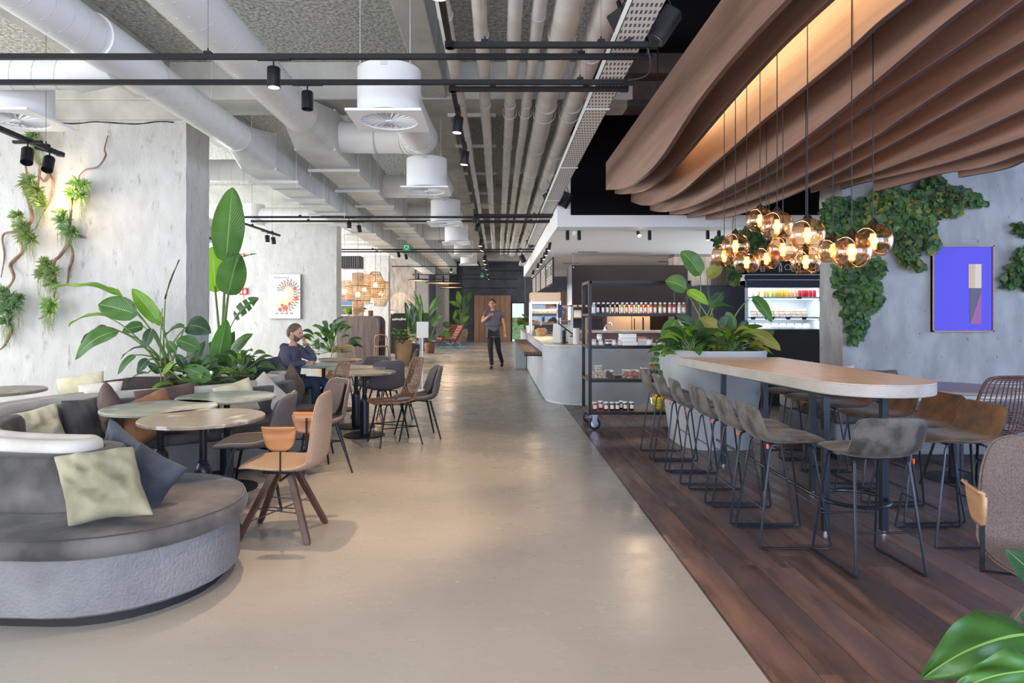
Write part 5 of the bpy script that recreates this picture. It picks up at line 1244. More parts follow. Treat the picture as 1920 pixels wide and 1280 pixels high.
# ================================================================ COFFEE COUNTER
ORD = 'first second third fourth fifth sixth seventh eighth ninth tenth eleventh twelfth thirteenth fourteenth fifteenth'.split()
ct = thing('counter', 'pale grey plastered coffee counter with a rounded corner', 'counter', (1.6, 12, 0))
def cpoly(o):
    c = (1.50, 10.70); r = .73 + o
    arc = [(c[0] - r * math.cos(a), c[1] - r * math.sin(a)) for a in [R(90) * k / 14 for k in range(15)]]
    i = r - .75 - o * 0
    return [(.77 - o, 21.5)] + arc + [(3.1, 9.97 - o), (3.1, 10.72), (1.56, 10.72), (1.52, 10.8), (1.52, 21.5)]
MB().prism(cpoly(0), .035, .90).build('plaster_front', 'counter_plaster', ct, sharp=30)
MB().prism(cpoly(-.03), 0, .035).build('recessed_base', 'light_grey', ct, sharp=30)
MB().prism(cpoly(.015), .90, .945).build('worktop', 'counter_top', ct, sharp=30, bevel=.004)
lg = thing('window_ledge', 'slatted wooden ledge along the counter front', 'shelf', (.6, 14, .75))
for i in range(5): MB().box(.455 + .063 * i, .455 + .063 * i + .058, 11.1, 17.2, .725, .77).build('slat', 'kitchen_wood', lg, sharp=0, bevel=.003)
MB().box(.47, .76, 11.3, 11.34, .69, .725).box(.47, .76, 14, 14.04, .69, .725).box(.47, .76, 16.7, 16.74, .69, .725).box(.74, .77, 11.1, 17.2, .70, .725).build('bracket', 'black_metal', lg, sharp=0)
MB().box(.45, .765, 16.8, 17.15, 0, .725).build('end_panel', 'counter_plaster', lg, bevel=.02)
# pastry display
dc = thing('display_case', 'glass pastry display case with a steel top on the counter', 'display case', (1.1, 15.4, .945))
MB().box(.78, 1.48, 15.0, 15.8, 1.73, 1.95).build('steel_hood', 'steel', dc, sharp=0, bevel=.005)
for x, y in ((.79, 15.01), (1.47, 15.01), (.79, 15.79), (1.47, 15.79)): MB().box(x - .012, x + .012, y - .012, y + .012, .945, 1.75).build('post', 'chrome', dc, sharp=0)
MB().box(.80, 1.46, 15.005, 15.015, 1.0, 1.73).build('front_glass', 'glass', dc, sharp=0); MB().box(.785, .795, 15.03, 15.77, 1.0, 1.73).build('side_glass', 'glass', dc, sharp=0)
for z in (.95, 1.20, 1.46): MB().box(.80, 1.46, 15.03, 15.77, z, z + .015).build('shelf', 'light_grey', dc, sharp=0)
MB().box(.82, 1.44, 15.1, 15.13, 1.69, 1.725).build('light_strip', 'lamp_glow', dc, sharp=0)
light('case_light', 'AREA', (1.12, 15.4, 1.72), (0, 0, 0), 30, (1, .78, .5), dc, shape='RECTANGLE', size=.6, size_y=.6)
rr = random.Random(8)
for k, (z, n, lab) in enumerate(((1.475, 11, 'golden roll on the upper shelf of the glass case'), (1.215, 9, 'flat pastry on the middle shelf of the glass case'), (.965, 10, 'small pastry on the lowest shelf of the glass case'))):
    base = None
    for i in range(n):
        x = .86 + .055 * i + rr.uniform(-.01, .01); y = 15.12 + .14 * (i % 2)
        if base is None:
            base = MB().tube([(-.045, 0, .02), (-.02, .012, .028), (.015, .012, .028), (.045, 0, .02)], [.008, .026, .026, .008], 10).build('pastry', 'bread'); b = base
        else: b = base.copy(); COL.objects.link(b)
        tag(b, '%s from the left: %s' % (ORD[i], lab), 'pastry', lab)
        b.location = (x, y, z); b.rotation_euler = (0, 0, rr.uniform(0, 3)); b.scale = (1.2, 1.3, 1.5 if k == 0 else 1.0)
bk = thing('bread_basket', 'wicker basket of bread rolls low in the display', 'basket', (1.0, 14.75, .945))
MB().lathe([(.10, 0), (.15, .14), (.145, .14), (.10, .02)], 24, (1.0, 14.75, .947)).build('basket_body', 'rattan_light', bk)
for i in range(5): 
    b = MB().sphere((0, 0, 0), .045, 12, 8, sc=(1.3, 1, .8)).build('bread_roll', 'bread'); b.location = (1.0 + .06 * math.cos(i * 1.3), 14.75 + .06 * math.sin(i * 1.3), 1.085); tag(b, 'bread roll in the wicker basket below the display', 'bread', 'bread rolls in the basket')
lc = thing('display_case', 'small lower glass case right of the tall pastry display', 'display case', (1.62, 14.9, .945))
MB().box(1.50, 1.74, 14.9, 15.5, 1.62, 1.65).build('top_board', 'oak_light', lc, sharp=0); MB().box(1.505, 1.735, 14.905, 14.915, .96, 1.62).build('front_glass', 'glass', lc, sharp=0)
MB().box(1.70, 1.76, 14.9, 15.5, .945, 1.66).build('side_panel', 'light_grey', lc, sharp=0); MB().box(1.505, 1.70, 14.93, 15.48, 1.28, 1.295).build('shelf', 'oak_light', lc, sharp=0)
tag(MB().box(1.40, 1.50, 14.85, 14.865, 1.36, 1.66).build('price_card', 'navy_card', sharp=0, bevel=.004), 'dark rounded card standing against the pastry case glass', 'card')
# things on the counter near the corner
def on(px, py, Y=10.45, z=.947): p = P(px, py, Y); return p.x
mh = thing('menu_holder', 'leaning white and lilac menu sheets on the counter corner', 'menu', (.98, 10.95, .947))
for i, (x, w, tl, m) in enumerate(((.93, .13, .10, 'paper'), (1.03, .12, .22, 'light_grey'), (1.07, .12, .30, 'paper'))):
    MB().slab([(x, 10.9 - i * .03, .949), (x + w, 10.86 - i * .03, .949), (x + w + tl * .3, 11.0 - i * .03, 1.27 - i * .02), (x + tl * .3, 11.04 - i * .03, 1.27 - i * .02)], (.004, .006, 0)).build('sheet', m, mh, sharp=0)
pos = thing('till_screen', 'black till screen tilted on a stand behind the menus', 'screen', (1.15, 10.75, .947))
MB().slab([(1.02, 10.74, 1.29), (1.26, 10.62, 1.10), (1.27, 10.82, 1.10), (1.03, 10.94, 1.29)], (-.01, 0, -.016)).build('screen', 'black_metal', pos, sharp=0)
MB().tube([(1.14, 10.8, .95), (1.14, 10.8, 1.18)], .02, 10).cyl((1.14, 10.8, .947), (1.14, 10.8, .96), .07, 20).build('stand', 'black_metal', pos)
gr = thing('grinder', 'black cylindrical grinder with a ribbed body on the counter', 'grinder', (1.08, 10.42, .947))
MB().lathe([(.035, 0), (.037, .09), (.028, .10), (.036, .11), (.036, .19), (.03, .21), (.01, .22)], 24, (1.08, 10.42, .947)).build('grinder_body', 'black_metal', gr)
MB().lathe([(.03, .12), (.034, .15), (.034, .12)], 24, (1.08, 10.42, .987)).build('ring', 'chrome', gr)
def cup_stack(x, y, n, r0, r1, hh, mat, label, grp):
    for i in range(n):
        o = MB().lathe([(r0, 0), (r1, hh), (r1 + .003, hh + .004), (r1 - .003, hh), (r0 - .003, .004)], 20, (0, 0, 0)).build('paper_cup', mat); o.location = (x, y, .947 + i * .018); tag(o, label + ', %s from the bottom' % ORD[i], 'cup', grp)
cup_stack(1.265, 10.3, 10, .045, .052, .09, 'white', 'white paper cup in the nested stack left on the counter', 'stack of white cups')
cup_stack(1.40, 10.3, 8, .042, .046, .12, 'cup_paper', 'kraft paper cup in the lower stack beside the trolley post', 'lower kraft cup stack')
for i in range(7):
    o = MB().lathe([(.036, 0), (.042, .11), (.045, .114), (.039, .11), (.033, .004)], 20).build('paper_cup', 'cup_paper'); o.location = (1.41, 10.3, 1.075 + .13 + i * .018 - .055); tag(o, 'kraft paper cup in the upper stack on the kraft cups, %s from the bottom' % ORD[i], 'cup', 'upper kraft cup stack')
bx = thing('till_box', 'small pale brown box on the counter between screen and white cups', 'box', (1.19, 10.35, .947)); MB().box(1.15, 1.22, 10.3, 10.4, .947, 1.06).build('box_body', 'cream_panel', bx, bevel=.004); MB().box(1.15, 1.22, 10.3, 10.4, 1.06, 1.065).build('lid', 'oak_light', bx, sharp=0)
pf = bush('potted_plant', 'potted plant at the far end of the counter left of the glass case', (.80, 16.9, 1.15), .18, 22, .24, ['leaf', 'leaf_dark', 'leaf_ivy_yellow'], 15, up=1.0)
MB().lathe([(.09, -.2), (.12, 0), (.11, 0)], 20, (.86, 16.9, 1.147)).build('pot', 'white', pf)
# menu boards
for i, (y0, y1) in enumerate(((12.65, 14.35), (14.5, 16.15), (16.3, 18.1), (18.25, 20.0))):
    t = thing('menu_board', ['nearest of the four grey menu boards over the counter, with a white emblem', 'second grey menu board over the counter', 'third grey menu board over the counter', 'farthest narrow looking menu board over the counter'][i], 'menu board', (1.1, (y0 + y1) / 2, 2.3), group='menu boards over the counter')
    MB().box(1.09, 1.11, y0, y1, 2.05, 2.55).build('board', 'grey_metal', t, sharp=0); mb = MB(); rr = random.Random(i)
    if i == 0: mb.lathe([(.06, 0), (.06, .002)], 16, (1.088, (y0 + y1) / 2, 2.36), Matrix.Rotation(R(90), 3, 'Y')).box(1.087, 1.089, (y0 + y1) / 2 - .03, (y0 + y1) / 2 + .03, 2.2, 2.42)
    for r_ in range(9):
        z = 2.5 - r_ * .05
        if i == 0 and 1 < r_ < 6: continue
        y = y0 + .12
        while y < y1 - .25:
            L_ = rr.uniform(.1, .4); mb.box(1.086, 1.089, y, min(y + L_, y1 - .1), z - .01, z + .006); y += L_ + rr.uniform(.05, .2)
    mb.build('lettering', 'white', t, sharp=0, kind='stuff')
    MB().box(1.084, 1.116, y0 - .012, y0 + .008, 2.04, 2.56).box(1.084, 1.116, y1 - .008, y1 + .012, 2.04, 2.56).box(1.084, 1.116, y0, y1, 2.545, 2.562).box(1.084, 1.116, y0, y1, 2.038, 2.055).build('frame', 'dark_matte', t, sharp=0)
    for y in (y0 + .2, y1 - .2): MB().tube([(1.1, y, 2.55), (1.1, y, 2.8)], .003, 5).build('wire', 'grey_metal', t)
def mini(x, y, lab, lit, tilt=0, rz=0, en=25, z=2.8):
    t = thing('ceiling_spot', lab, 'lamp', (x, y, z)); M = Matrix.Rotation(rz, 3, 'Z') @ Matrix.Rotation(tilt, 3, 'X')
    MB().cyl((x, y, z - .03), (x, y, z), .028, 14).build('mount', 'dark_matte', t)
    MB().lathe([(.026, 0), (.03, -.01), (.03, -.13), (.026, -.135), (.024, -.12)], 18, (x, y, z - .02), M).build('cylinder_head', 'black_metal', t)
    if lit:
        MB().lathe([(.025, -.136), (.001, -.136)], 14, (x, y, z - .02), M).build('lit_lens', 'bulb_soft', t)
        l = light('spot_light', 'SPOT', Vector((x, y, z - .02)) + M @ Vector((0, 0, -.15)), (0, 0, 0), en, (1, .74, .48), t, spot_size=R(95), spot_blend=.8, shadow_soft_size=.02); l.rotation_euler = M.to_euler()
    return t
for i, (px, Y, lt) in enumerate(((1064, 10.5, 0), (1086, 10.5, 0), (1218, 10.5, 0), (1327, 10.5, 1), (1348, 10.5, 0))):
    mini((px - CX) * Y / F, Y, ['black ceiling spot beside the small white camera, left one', 'black ceiling spot beside the small white camera, right one', 'black ceiling spot right of the starry bright lamp', 'lit ceiling spot above the cabinet, behind the pendants', 'dark ceiling spot right of the lit one above the cabinet'][i], lt)
mini((1196 - CX) * 10.6 / F, 10.6, 'starry bright spot on the white ceiling pointing at the camera', True, R(-60), 0, 30)
for i, (Y, lt) in enumerate(((12.2, 1), (13.2, 1), (14.1, 1), (15.4, 1), (17.0, 1), (19.6, 1), (20.4, 1))):
    mini(1.0 + (.02 * i), Y, 'lit spot above the menu boards, %s from the camera' % ('first second third fourth fifth sixth seventh'.split()[i]), lt, R(10), R(90), 22)
t = thing('camera_dome', 'small white security camera under the white ceiling', 'camera', (1.28, 10.55, 2.76)); MB().sphere((1.28, 10.55, 2.76), .05, 16, 10).cyl((1.28, 10.55, 2.77), (1.28, 10.55, 2.8), .03, 12).build('camera_body', 'white', t)
for i, (x, y, w) in enumerate(((1.97, 14, .42), (1.95, 17, .42), (4.7, 13.5, .3), (5.3, 15, .3), (4.3, 16.5, .3), (6.0, 12.6, .5))):
    t = thing('air_slot', 'dark slot in the white ceiling, %s' % ['larger nearest the dark hood', 'larger one farther left', 'small first to the right', 'small second to the right', 'small one farthest back', 'wide one above the concrete pier'][i], 'vent', (x, y, 2.79))
    MB().box(x - w / 2, x + w / 2, y - .05, y + .05, 2.792, 2.80).build('slot', 'dark_matte', t, sharp=0); MB().box(x - w / 2 - .01, x + w / 2 + .01, y - .06, y - .05, 2.79, 2.80).build('frame', 'grey_metal', t, sharp=0)
light('kitchen_light', 'AREA', (3.4, 13.6, 2.74), (0, 0, 0), 60, (1, .86, .7), None, shape='RECTANGLE', size=3.5, size_y=3)
# kitchen: hood panel, back units
hp = thing('hood_panel', 'large dark brown hood panel hanging over the kitchen pass', 'panel', (2.9, 14, 2))
MB().box(1.63, 4.16, 14.0, 14.04, 1.64, 2.51).build('front_panel', 'dark_panel', hp, sharp=0); MB().box(1.63, 1.67, 14.04, 15.0, 1.64, 2.51).build('side_panel', 'light_grey', hp, sharp=0)
MB().box(1.67, 4.16, 14.04, 15.0, 2.49, 2.51).build('top_panel', 'dark_panel', hp, sharp=0)
for x in (1.66, 4.1): MB().tube([(x, 14.1, 2.5), (x, 14.1, 2.8)], .01, 6).build('hanger_rod', 'grey_metal', hp); 
MB().cyl((1.66, 13.995, 2.46), (1.66, 14.0, 2.46), .012, 10).build('screw', 'chrome', hp)
ku = thing('kitchen_units', 'cream tall kitchen units and oven seen through the pass', 'cabinet', (3.5, 17, 0))
for x0, x1, m in ((1.62, 2.55, 'walnut_panel'), (2.6, 2.88, 'kitchen_wood'), (2.9, 3.55, 'cream_panel'), (3.57, 4.05, 'cream_panel'), (4.55, 5.2, 'cream_panel'), (4.07, 4.53, 'dark_panel')):
    MB().box(x0, x1, 17.0, 17.5, .0, 2.05).build('door', m, ku, sharp=0, bevel=.004)
MB().box(2.9, 4.5, 16.6, 17.4, 1.83, 1.98).build('steel_hood', 'steel', ku, sharp=0)
MB().tube([(3.62, 16.97, 1.0), (3.62, 16.93, 1.03), (3.62, 16.93, 1.3), (3.62, 16.97, 1.33)], .012, 6).tube([(3.85, 16.97, .95), (3.85, 16.93, .98), (3.85, 16.93, 1.34), (3.85, 16.97, 1.36)], .02, 6).build('handle', 'black_metal', ku)
light('hood_light', 'AREA', (3.7, 16.7, 1.8), (0, 0, 0), 14, (1, .6, .3), ku, shape='RECTANGLE', size=1.2, size_y=.3)
kb = thing('prep_counter', 'brown wooden back counter behind the trolley', 'counter', (2.8, 13, 0)); MB().box(1.7, 4.6, 12.9, 13.5, 0, 1.06).build('counter_body', 'kitchen_wood', kb, sharp=0); MB().box(1.65, 4.65, 12.85, 13.55, 1.06, 1.10).build('worktop', 'counter_top', kb, sharp=0)
fct = thing('tap', 'small bent steel tap on the back counter', 'tap', (2.2, 12.9, 1.1)); MB().tube(crv([(2.17, 12.95, 1.1), (2.19, 12.95, 1.2), (2.27, 12.93, 1.26), (2.30, 12.93, 1.2)], 5), .018, 8).build('spout', 'chrome', fct); MB().cyl((2.17, 12.95, 1.1), (2.17, 12.95, 1.13), .03, 12).build('base', 'chrome', fct)
sh = thing('wall_shelf', 'dark niche shelves with paper bags left of the trolley', 'shelf', (2.0, 16, 1.4)); MB().box(1.72, 2.62, 16.0, 16.05, .9, 2.03).build('back_panel', 'slate_wall', sh, sharp=0)
for z in (1.62, 1.36, 1.08): MB().box(1.72, 2.6, 15.7, 16.0, z - .035, z).build('shelf', 'kitchen_wood', sh, sharp=0)
for i, (x, z, lab) in enumerate(((1.80, 1.62, 'first white coffee bag on the top niche shelf'), (1.92, 1.62, 'second white coffee bag on the top niche shelf'), (2.05, 1.62, 'third white coffee bag on the top niche shelf'), (2.18, 1.62, 'rightmost white coffee bag on the top niche shelf'), (1.80, 1.36, 'white bag on the middle niche shelf'), (1.98, 1.36, 'wide white box on the middle niche shelf'))):
    t = thing('coffee_bag', lab, 'bag', (x, 15.85, z)); w = .045 if i != 5 else .09
    MB().rings([[Vector((x + sx * w * k, 15.85 + sy * .03 * k2, z + h_)) for sx, sy in ((-1, -1), (1, -1), (1, 1), (-1, 1))] for h_, k, k2 in ((0, 1, 1), (.12, 1, .9), (.19, .9, .1))]).build('bag_body', 'paper', t, sharp=30); MB().box(x - w * .9, x + w * .9, 15.84, 15.86, z + .18, z + .195).build('fold', 'grey_metal', t, sharp=0)

# ================================================================ TROLLEY RACK AND ITS GOODS
rk = thing('shelf_trolley', 'tall black metal shelf trolley on castors, stocked with jars and bottles', 'trolley', (1.74, 8.1, 0))
RX0, RX1, RY0, RY1 = 1.13, 2.345, 7.83, 8.42
for x in (RX0, RX1):
    for y in (RY0, RY1): MB().box(x - .02, x + .02, y - .02, y + .02, .19, 1.83).build('post', 'black_metal', rk, sharp=0, bevel=.002)
SH = (1.43, 1.035, .625, .228)
for z in SH:
    MB().box(RX0 - .018, RX1 + .018, RY0 - .018, RY0 + .018, z - .036, z - .001).box(RX0 - .018, RX1 + .018, RY1 - .018, RY1 + .018, z - .036, z - .001).box(RX0 - .018, RX0 + .018, RY0, RY1, z - .036, z - .001).box(RX1 - .018, RX1 + .018, RY0, RY1, z - .036, z - .001).build('shelf_frame', 'black_metal', rk, sharp=0)
    MB().box(RX0 + .02, RX1 - .02, RY0 + .01, RY1 - .01, z - .012, z).build('shelf', 'kitchen_wood', rk, sharp=0)
MB().box(RX0, RX1, RY0 - .02, RY0 + .02, 1.795, 1.83).box(RX0, RX1, RY1 - .02, RY1 + .02, 1.795, 1.83).box(RX0 - .02, RX0 + .02, RY0, RY1, 1.795, 1.83).box(RX1 - .02, RX1 + .02, RY0, RY1, 1.795, 1.83).build('top_frame', 'black_metal', rk, sharp=0)
for x in (RX0 + .06, RX1 - .06):
    for y in (RY0 + .04, RY1 - .04):
        w = MB().lathe([(.03, -.018), (.066, -.018), (.075, -.012), (.075, .012), (.066, .018), (.03, .018)], 28, (x, y, .076), Matrix.Rotation(R(90), 3, 'X')).build('castor', 'rubber', rk)
        MB().lathe([(.001, -.022), (.045, -.02), (.045, .02), (.001, .022)], 24, (x, y, .076), Matrix.Rotation(R(90), 3, 'X')).build('hub', 'chrome', w)
        MB().box(x - .03, x + .03, y - .034, y - .028, .07, .19).box(x - .03, x + .03, y + .028, y + .034, .07, .19).box(x - .04, x + .04, y - .035, y + .035, .18, .192).build('fork', 'chrome', w, sharp=0)
ordn = 'first second third fourth fifth sixth seventh eighth ninth tenth eleventh twelfth thirteenth fourteenth fifteenth sixteenth seventeenth eighteenth nineteenth twentieth'.split()
oils = ['oil_clear', 'oil_dark', 'oil_dark', 'oil_dark', 'oil_dark', 'oil_dark', 'oil_green', 'oil_amber', 'oil_pink', 'oil_green', 'oil_pink', 'oil_amber', 'oil_pink', 'oil_amber', 'oil_green', 'oil_amber', 'oil_pink', 'oil_amber', 'oil_clear', 'oil_pink']
cn = dict(oil_clear='clear', oil_dark='black', oil_green='green tinted', oil_amber='amber', oil_pink='reddish')
def clip_bottle(x, y, z, mat, label):
    t = thing('clip_bottle', label, 'bottle', (x, y, z), group='clip top bottles on the top trolley shelf')
    MB().lathe([(.020, 0), (.024, .004), (.024, .085), (.020, .098), (.0135, .108), (.0135, .118)], 16, (x, y, z)).build('bottle', mat, t)
    MB().lathe([(.015, .118), (.016, .128), (.010, .136), (.004, .138)], 12, (x, y, z)).build('stopper', 'white', t)
    MB().tube([(x - .017, y - .006, z + .105), (x - .019, y - .01, z + .125), (x, y - .012, z + .139), (x + .019, y - .01, z + .125), (x + .017, y - .006, z + .105)], .0018, 5).build('wire_clip', 'chrome', t)
    MB().add([(x + .0247 * math.sin(a), y - .0247 * math.cos(a), z + h_) for h_ in (.02, .075) for a in (-.9, -.3, .3)], [(0, 1, 4, 3), (1, 2, 5, 4)]).build('label_sticker', 'paper', t, flip=False)
for i in range(20): clip_bottle(1.185 + .0585 * i, RY0 + .06 + .012 * (i % 2), 1.43, oils[i], '%s clip bottle, %s from the left on the trolley top shelf' % (cn[oils[i]], ordn[i]))
def jar(x, y, z, r, h, mat, lidm, name, label, grp, cat='jar', sticker=True):
    t = thing(name, label, cat, (x, y, z), group=grp)
    MB().lathe([(r * .9, 0), (r, .005), (r, h * .78), (r * .88, h * .86)], 20, (x, y, z)).build('jar_body', mat, t)
    MB().lathe([(r * .92, h * .84), (r * .92, h), (r * .85, h + .002)], 20, (x, y, z)).build('lid', lidm, t)
    if sticker: MB().add([(x + (r + .0008) * math.sin(a), y - (r + .0008) * math.cos(a), z + h_) for h_ in (h * .2, h * .65) for a in (-.8, -.4, 0, .4, .8)], [(k, k + 1, k + 6, k + 5) for k in range(4)]).build('label_sticker', 'paper', t, flip=False)
    return t
for i, (px, yy, m, mc) in enumerate(((1115, 7.95, 'red_jam', 'red'), (1126, 8.05, 'red_jam', 'red'), (1136, 7.95, 'red_jam', 'dark red'), (1147, 7.95, 'dark_jam', 'black'), (1157, 7.95, 'dark_jam', 'black'), (1165, 8.06, 'dark_jam', 'black'), (1172, 7.98, 'dark_jam', 'black'), (1184, 7.97, 'dark_jam', 'black'))):
    jar((px - CX) * yy / F, yy, .228, .031, .105, m, 'white', 'jam_jar', '%s jam jar, %s from the left on the bottom trolley shelf' % (mc, ordn[i]), 'jam jars on the bottom shelf')
for i, (px, yy, z, r, h, m) in enumerate(((1113, 7.93, 1.035, .034, .075, 'oil_clear'), (1126, 7.93, 1.035, .032, .065, 'oil_clear'), (1124, 7.95, 1.102, .034, .07, 'oil_clear'), (1138, 7.97, 1.035, .028, .07, 'dark_jam'), (1145, 8.02, 1.035, .026, .07, 'dark_jam'), (1151, 7.93, 1.035, .028, .068, 'oil_clear'), (1162, 8.0, 1.035, .028, .06, 'white'), (1217, 7.93, 1.035, .044, .095, 'oil_clear'), (1236, 7.95, 1.035, .042, .065, 'oil_green'))):
    jar((px - CX) * yy / F, yy, z, r, h, m, 'light_grey' if i != 7 else 'navy_card', 'preserve_jar', 'preserve jar on the second trolley shelf, %s' % ['leftmost', 'second from the left', 'stacked on top of the left ones', 'dark, third from the left', 'dark, fourth from the left', 'clear, right of the dark ones', 'small white, beside the boxes', 'large with navy lid, right of the boxes', 'green filled, at the right'][i], 'preserve jars on the second shelf')
for i, (x0, w, z, h, yy, lab) in enumerate(((1.70, .19, 1.035, .045, 7.90, 'white carton at the bottom of the left stack on the second shelf'), (1.69, .185, 1.081, .045, 7.90, 'white carton in the middle of the left stack on the second shelf'), (1.695, .18, 1.127, .05, 7.9, 'white carton on top of the left stack on the second shelf'), (1.895, .14, 1.035, .045, 7.92, 'pale carton at the bottom of the right stack on the second shelf'), (1.895, .14, 1.081, .04, 7.92, 'pale carton on top of the right stack, under the orange one'), (1.89, .13, 1.122, .014, 7.92, 'flat orange packet on the right carton stack'))):
    t = thing('carton', lab, 'box', (x0 + w / 2 - .32, yy + .1, z)); m = 'orange' if i == 5 else ('white' if i < 3 else 'light_grey'); x0 -= .16
    t.location.x = x0 + w / 2; MB().box(x0, x0 + w, yy, yy + .22, z, z + h * .82).build('box_body', m, t, sharp=0, bevel=.003); MB().box(x0 - .003, x0 + w + .003, yy - .003, yy + .223, z + h * .80, z + h).build('lid', m, t, sharp=0, bevel=.003)
def tub(x, y, z, w, h, mat, label, n=10, s=.016):
    t = thing('food_tub', label, 'container', (x, y, z), group='clear tubs on the third trolley shelf')
    MB().rings([[Vector((x + sx * w * k, y + sy * .05 * k, z + q)) for sx, sy in ((-.5, -1), (.5, -1), (.5, 1), (-.5, 1))] for q, k in ((0, .9), (h, 1.0))], cap=False).build('tub_body', 'clear_plastic', t, sharp=30)
    MB().box(x - w * .53, x + w * .53, y - .055, y + .055, z + h, z + h + .008).build('lid', 'clear_plastic', t, sharp=0)
    rr = random.Random(int(x * 999)); mb = MB()
    for _ in range(n * 3):
        mb.sphere((x + rr.uniform(-.40, .40) * w, y + rr.uniform(-.036, .036), z + s + rr.random() * max(.01, h - 2 * s)), s * rr.uniform(.8, 1.1), 7, 5)
    mb.build('contents', mat, t, kind='stuff')
for i, (px, z0, w, h, m, lab) in enumerate(((1112, 0, .10, .085, 'meringue', 'tub of pale meringues at the left of the third shelf'), (1128, 0, .10, .085, 'meringue', 'second tub of pale meringues on the third shelf'), (1121, .094, .09, .06, 'meringue', 'tub of meringues stacked on the two others'), (1142, 0, .085, .10, 'dark_food', 'tub of dark biscuits right of the meringues'),
       (1158, 0, .09, .04, 'dark_food', 'low tub of brown biscuits in the middle of the third shelf'), (1174, 0, .085, .10, 'orange_food', 'tub of orange crackers on the third shelf'), (1190, 0, .085, .10, 'orange_food', 'tub of yellow and brown crackers on the third shelf'), (1207, 0, .085, .12, 'dark_food', 'tall tub of nuts behind the left bar stool'), (1224, 0, .09, .12, 'dark_food', 'tall tub of nuts at the right of the third shelf'), (1238, 0, .085, .12, 'dark_food', 'rightmost tub of nuts beside the planter'))):
    tub((px - CX) * 7.95 / F, 7.95 + (.02 if z0 else 0), .625 + z0, w, h, m, lab)
tub((1232 - CX) * 7.95 / F, 8.12, .625 + .13, .12, .04, 'orange_food', 'flat orange tub high at the right behind the stools')
gb = thing('glass_bowl', 'glass bowl of lemons on the bottom trolley shelf', 'bowl', ((1236 - CX) * 7.98 / F, 7.98, .228)); bx_, by_ = gb.location.x, gb.location.y
MB().lathe([(.055, 0), (.065, .01), (.10, .07), (.115, .14), (.112, .14), (.096, .07), (.06, .015)], 28, (bx_, by_, .228), cap=False).build('bowl', 'glass', gb)
MB().lathe([(.001, 0), (.055, 0), (.06, .012), (.001, .012)], 24, (bx_, by_, .2285)).build('base', 'glass', gb)
lm = MB().rings([[Vector((x, r * math.cos(a), r * math.sin(a))) for a in [2 * math.pi * k / 12 for k in range(12)]] for x, r in ((-.042, .004), (-.034, .012), (-.022, .025), (0, .031), (.022, .025), (.034, .012), (.042, .004))]).build('lemon', 'lemon'); tag(lm, 'yellow lemon heaped in the glass bowl', 'lemon', 'lemons in the glass bowl'); k = 0
for z, n, r in ((.038, 4, .034), (.075, 6, .055), (.112, 6, .062), (.150, 5, .052), (.185, 2, .02)):
    for i in range(n):
        o = lm if k == 0 else lm.copy()
        if k: COL.objects.link(o)
        a = 2 * math.pi * i / n + z * 20; o.location = (bx_ + r * math.cos(a), by_ + r * math.sin(a), .228 + z); o.rotation_euler = (rnd.random() * 3, rnd.uniform(-.5, .5), a + 1.57); k += 1

# ================================================================ FRIDGE AND BLACK CABINET
fg = thing('drinks_fridge', 'tall black open display fridge lit inside, behind the pendants', 'fridge', (4.47, 10.3, 0))
fx0, fx1, fy = 3.865, 5.12, 10.0
MB().box(fx0, fx1, fy, fy + .7, 0, 1.19).build('lower_body', 'black_fridge', fg, sharp=0)
MB().box(fx0, fx0 + .05, fy, fy + .7, 1.19, 2.26).build('side_panel', 'light_grey', fg, sharp=0); MB().box(fx1 - .04, fx1, fy, fy + .7, 1.19, 2.26).build('side_panel', 'light_grey', fg, sharp=0)
MB().box(fx0, fx1, fy + .62, fy + .7, 1.19, 2.26).build('back_panel', 'light_grey', fg, sharp=0)
MB().box(fx0, fx1, fy - .02, fy + .7, 1.84, 1.96).build('night_blind', 'fridge_blue', fg, sharp=0, bevel=.01); MB().cyl((fx0, fy - .01, 2.0), (fx1, fy - .01, 2.0), .035, 20).build('blind_roll', 'fridge_blue', fg)
MB().box(fx0, fx1, fy, fy + .7, 2.05, 2.26).build('sign_panel', 'black_fridge', fg, sharp=0); MB().box(fx0, fx1, fy - .015, fy, 2.035, 2.05).build('chrome_strip', 'chrome', fg, sharp=0); MB().box(fx0 + .02, fx1 - .02, fy - .03, fy - .02, 1.955, 1.968).build('chrome_strip', 'chrome', fg, sharp=0)
ic = MB(); X_ = 4.30
def ring2(pts, r=.004): ic.tube([(x, fy - .004, z) for x, z in pts], r, 5, closed=True)
for j, x in enumerate((4.02, 4.14, 4.42, 4.53, 4.62, 4.71, 4.86, 4.99, 5.06)):
    if j % 3 == 0: ring2([(x - .035, 2.12), (x + .035, 2.12), (x + .045, 2.17), (x + .02, 2.20), (x - .02, 2.20), (x - .045, 2.17)])
    elif j % 3 == 1: ring2([(x - .025, 2.10), (x + .025, 2.10), (x + .03, 2.12), (x + .03, 2.19), (x + .02, 2.21), (x - .02, 2.21), (x - .03, 2.19), (x - .03, 2.12)]); ring2([(x - .02, 2.13), (x + .02, 2.13), (x + .02, 2.17), (x - .02, 2.17)], .003)
    else: ring2([(x - .02, 2.09), (x + .02, 2.09), (x + .02, 2.16), (x + .008, 2.19), (x + .008, 2.225), (x - .008, 2.225), (x - .008, 2.19), (x - .02, 2.16)]); ring2([(x - .012, 2.11), (x + .012, 2.11), (x + .012, 2.14), (x - .012, 2.14)], .003)
ic.build('drink_icons', 'white', fg, kind='stuff')
for z in (1.19, 1.385, 1.70): MB().box(fx0 + .05, fx1 - .04, fy + .03, fy + .6, z - .03, z).build('shelf', 'light_grey', fg, sharp=0)
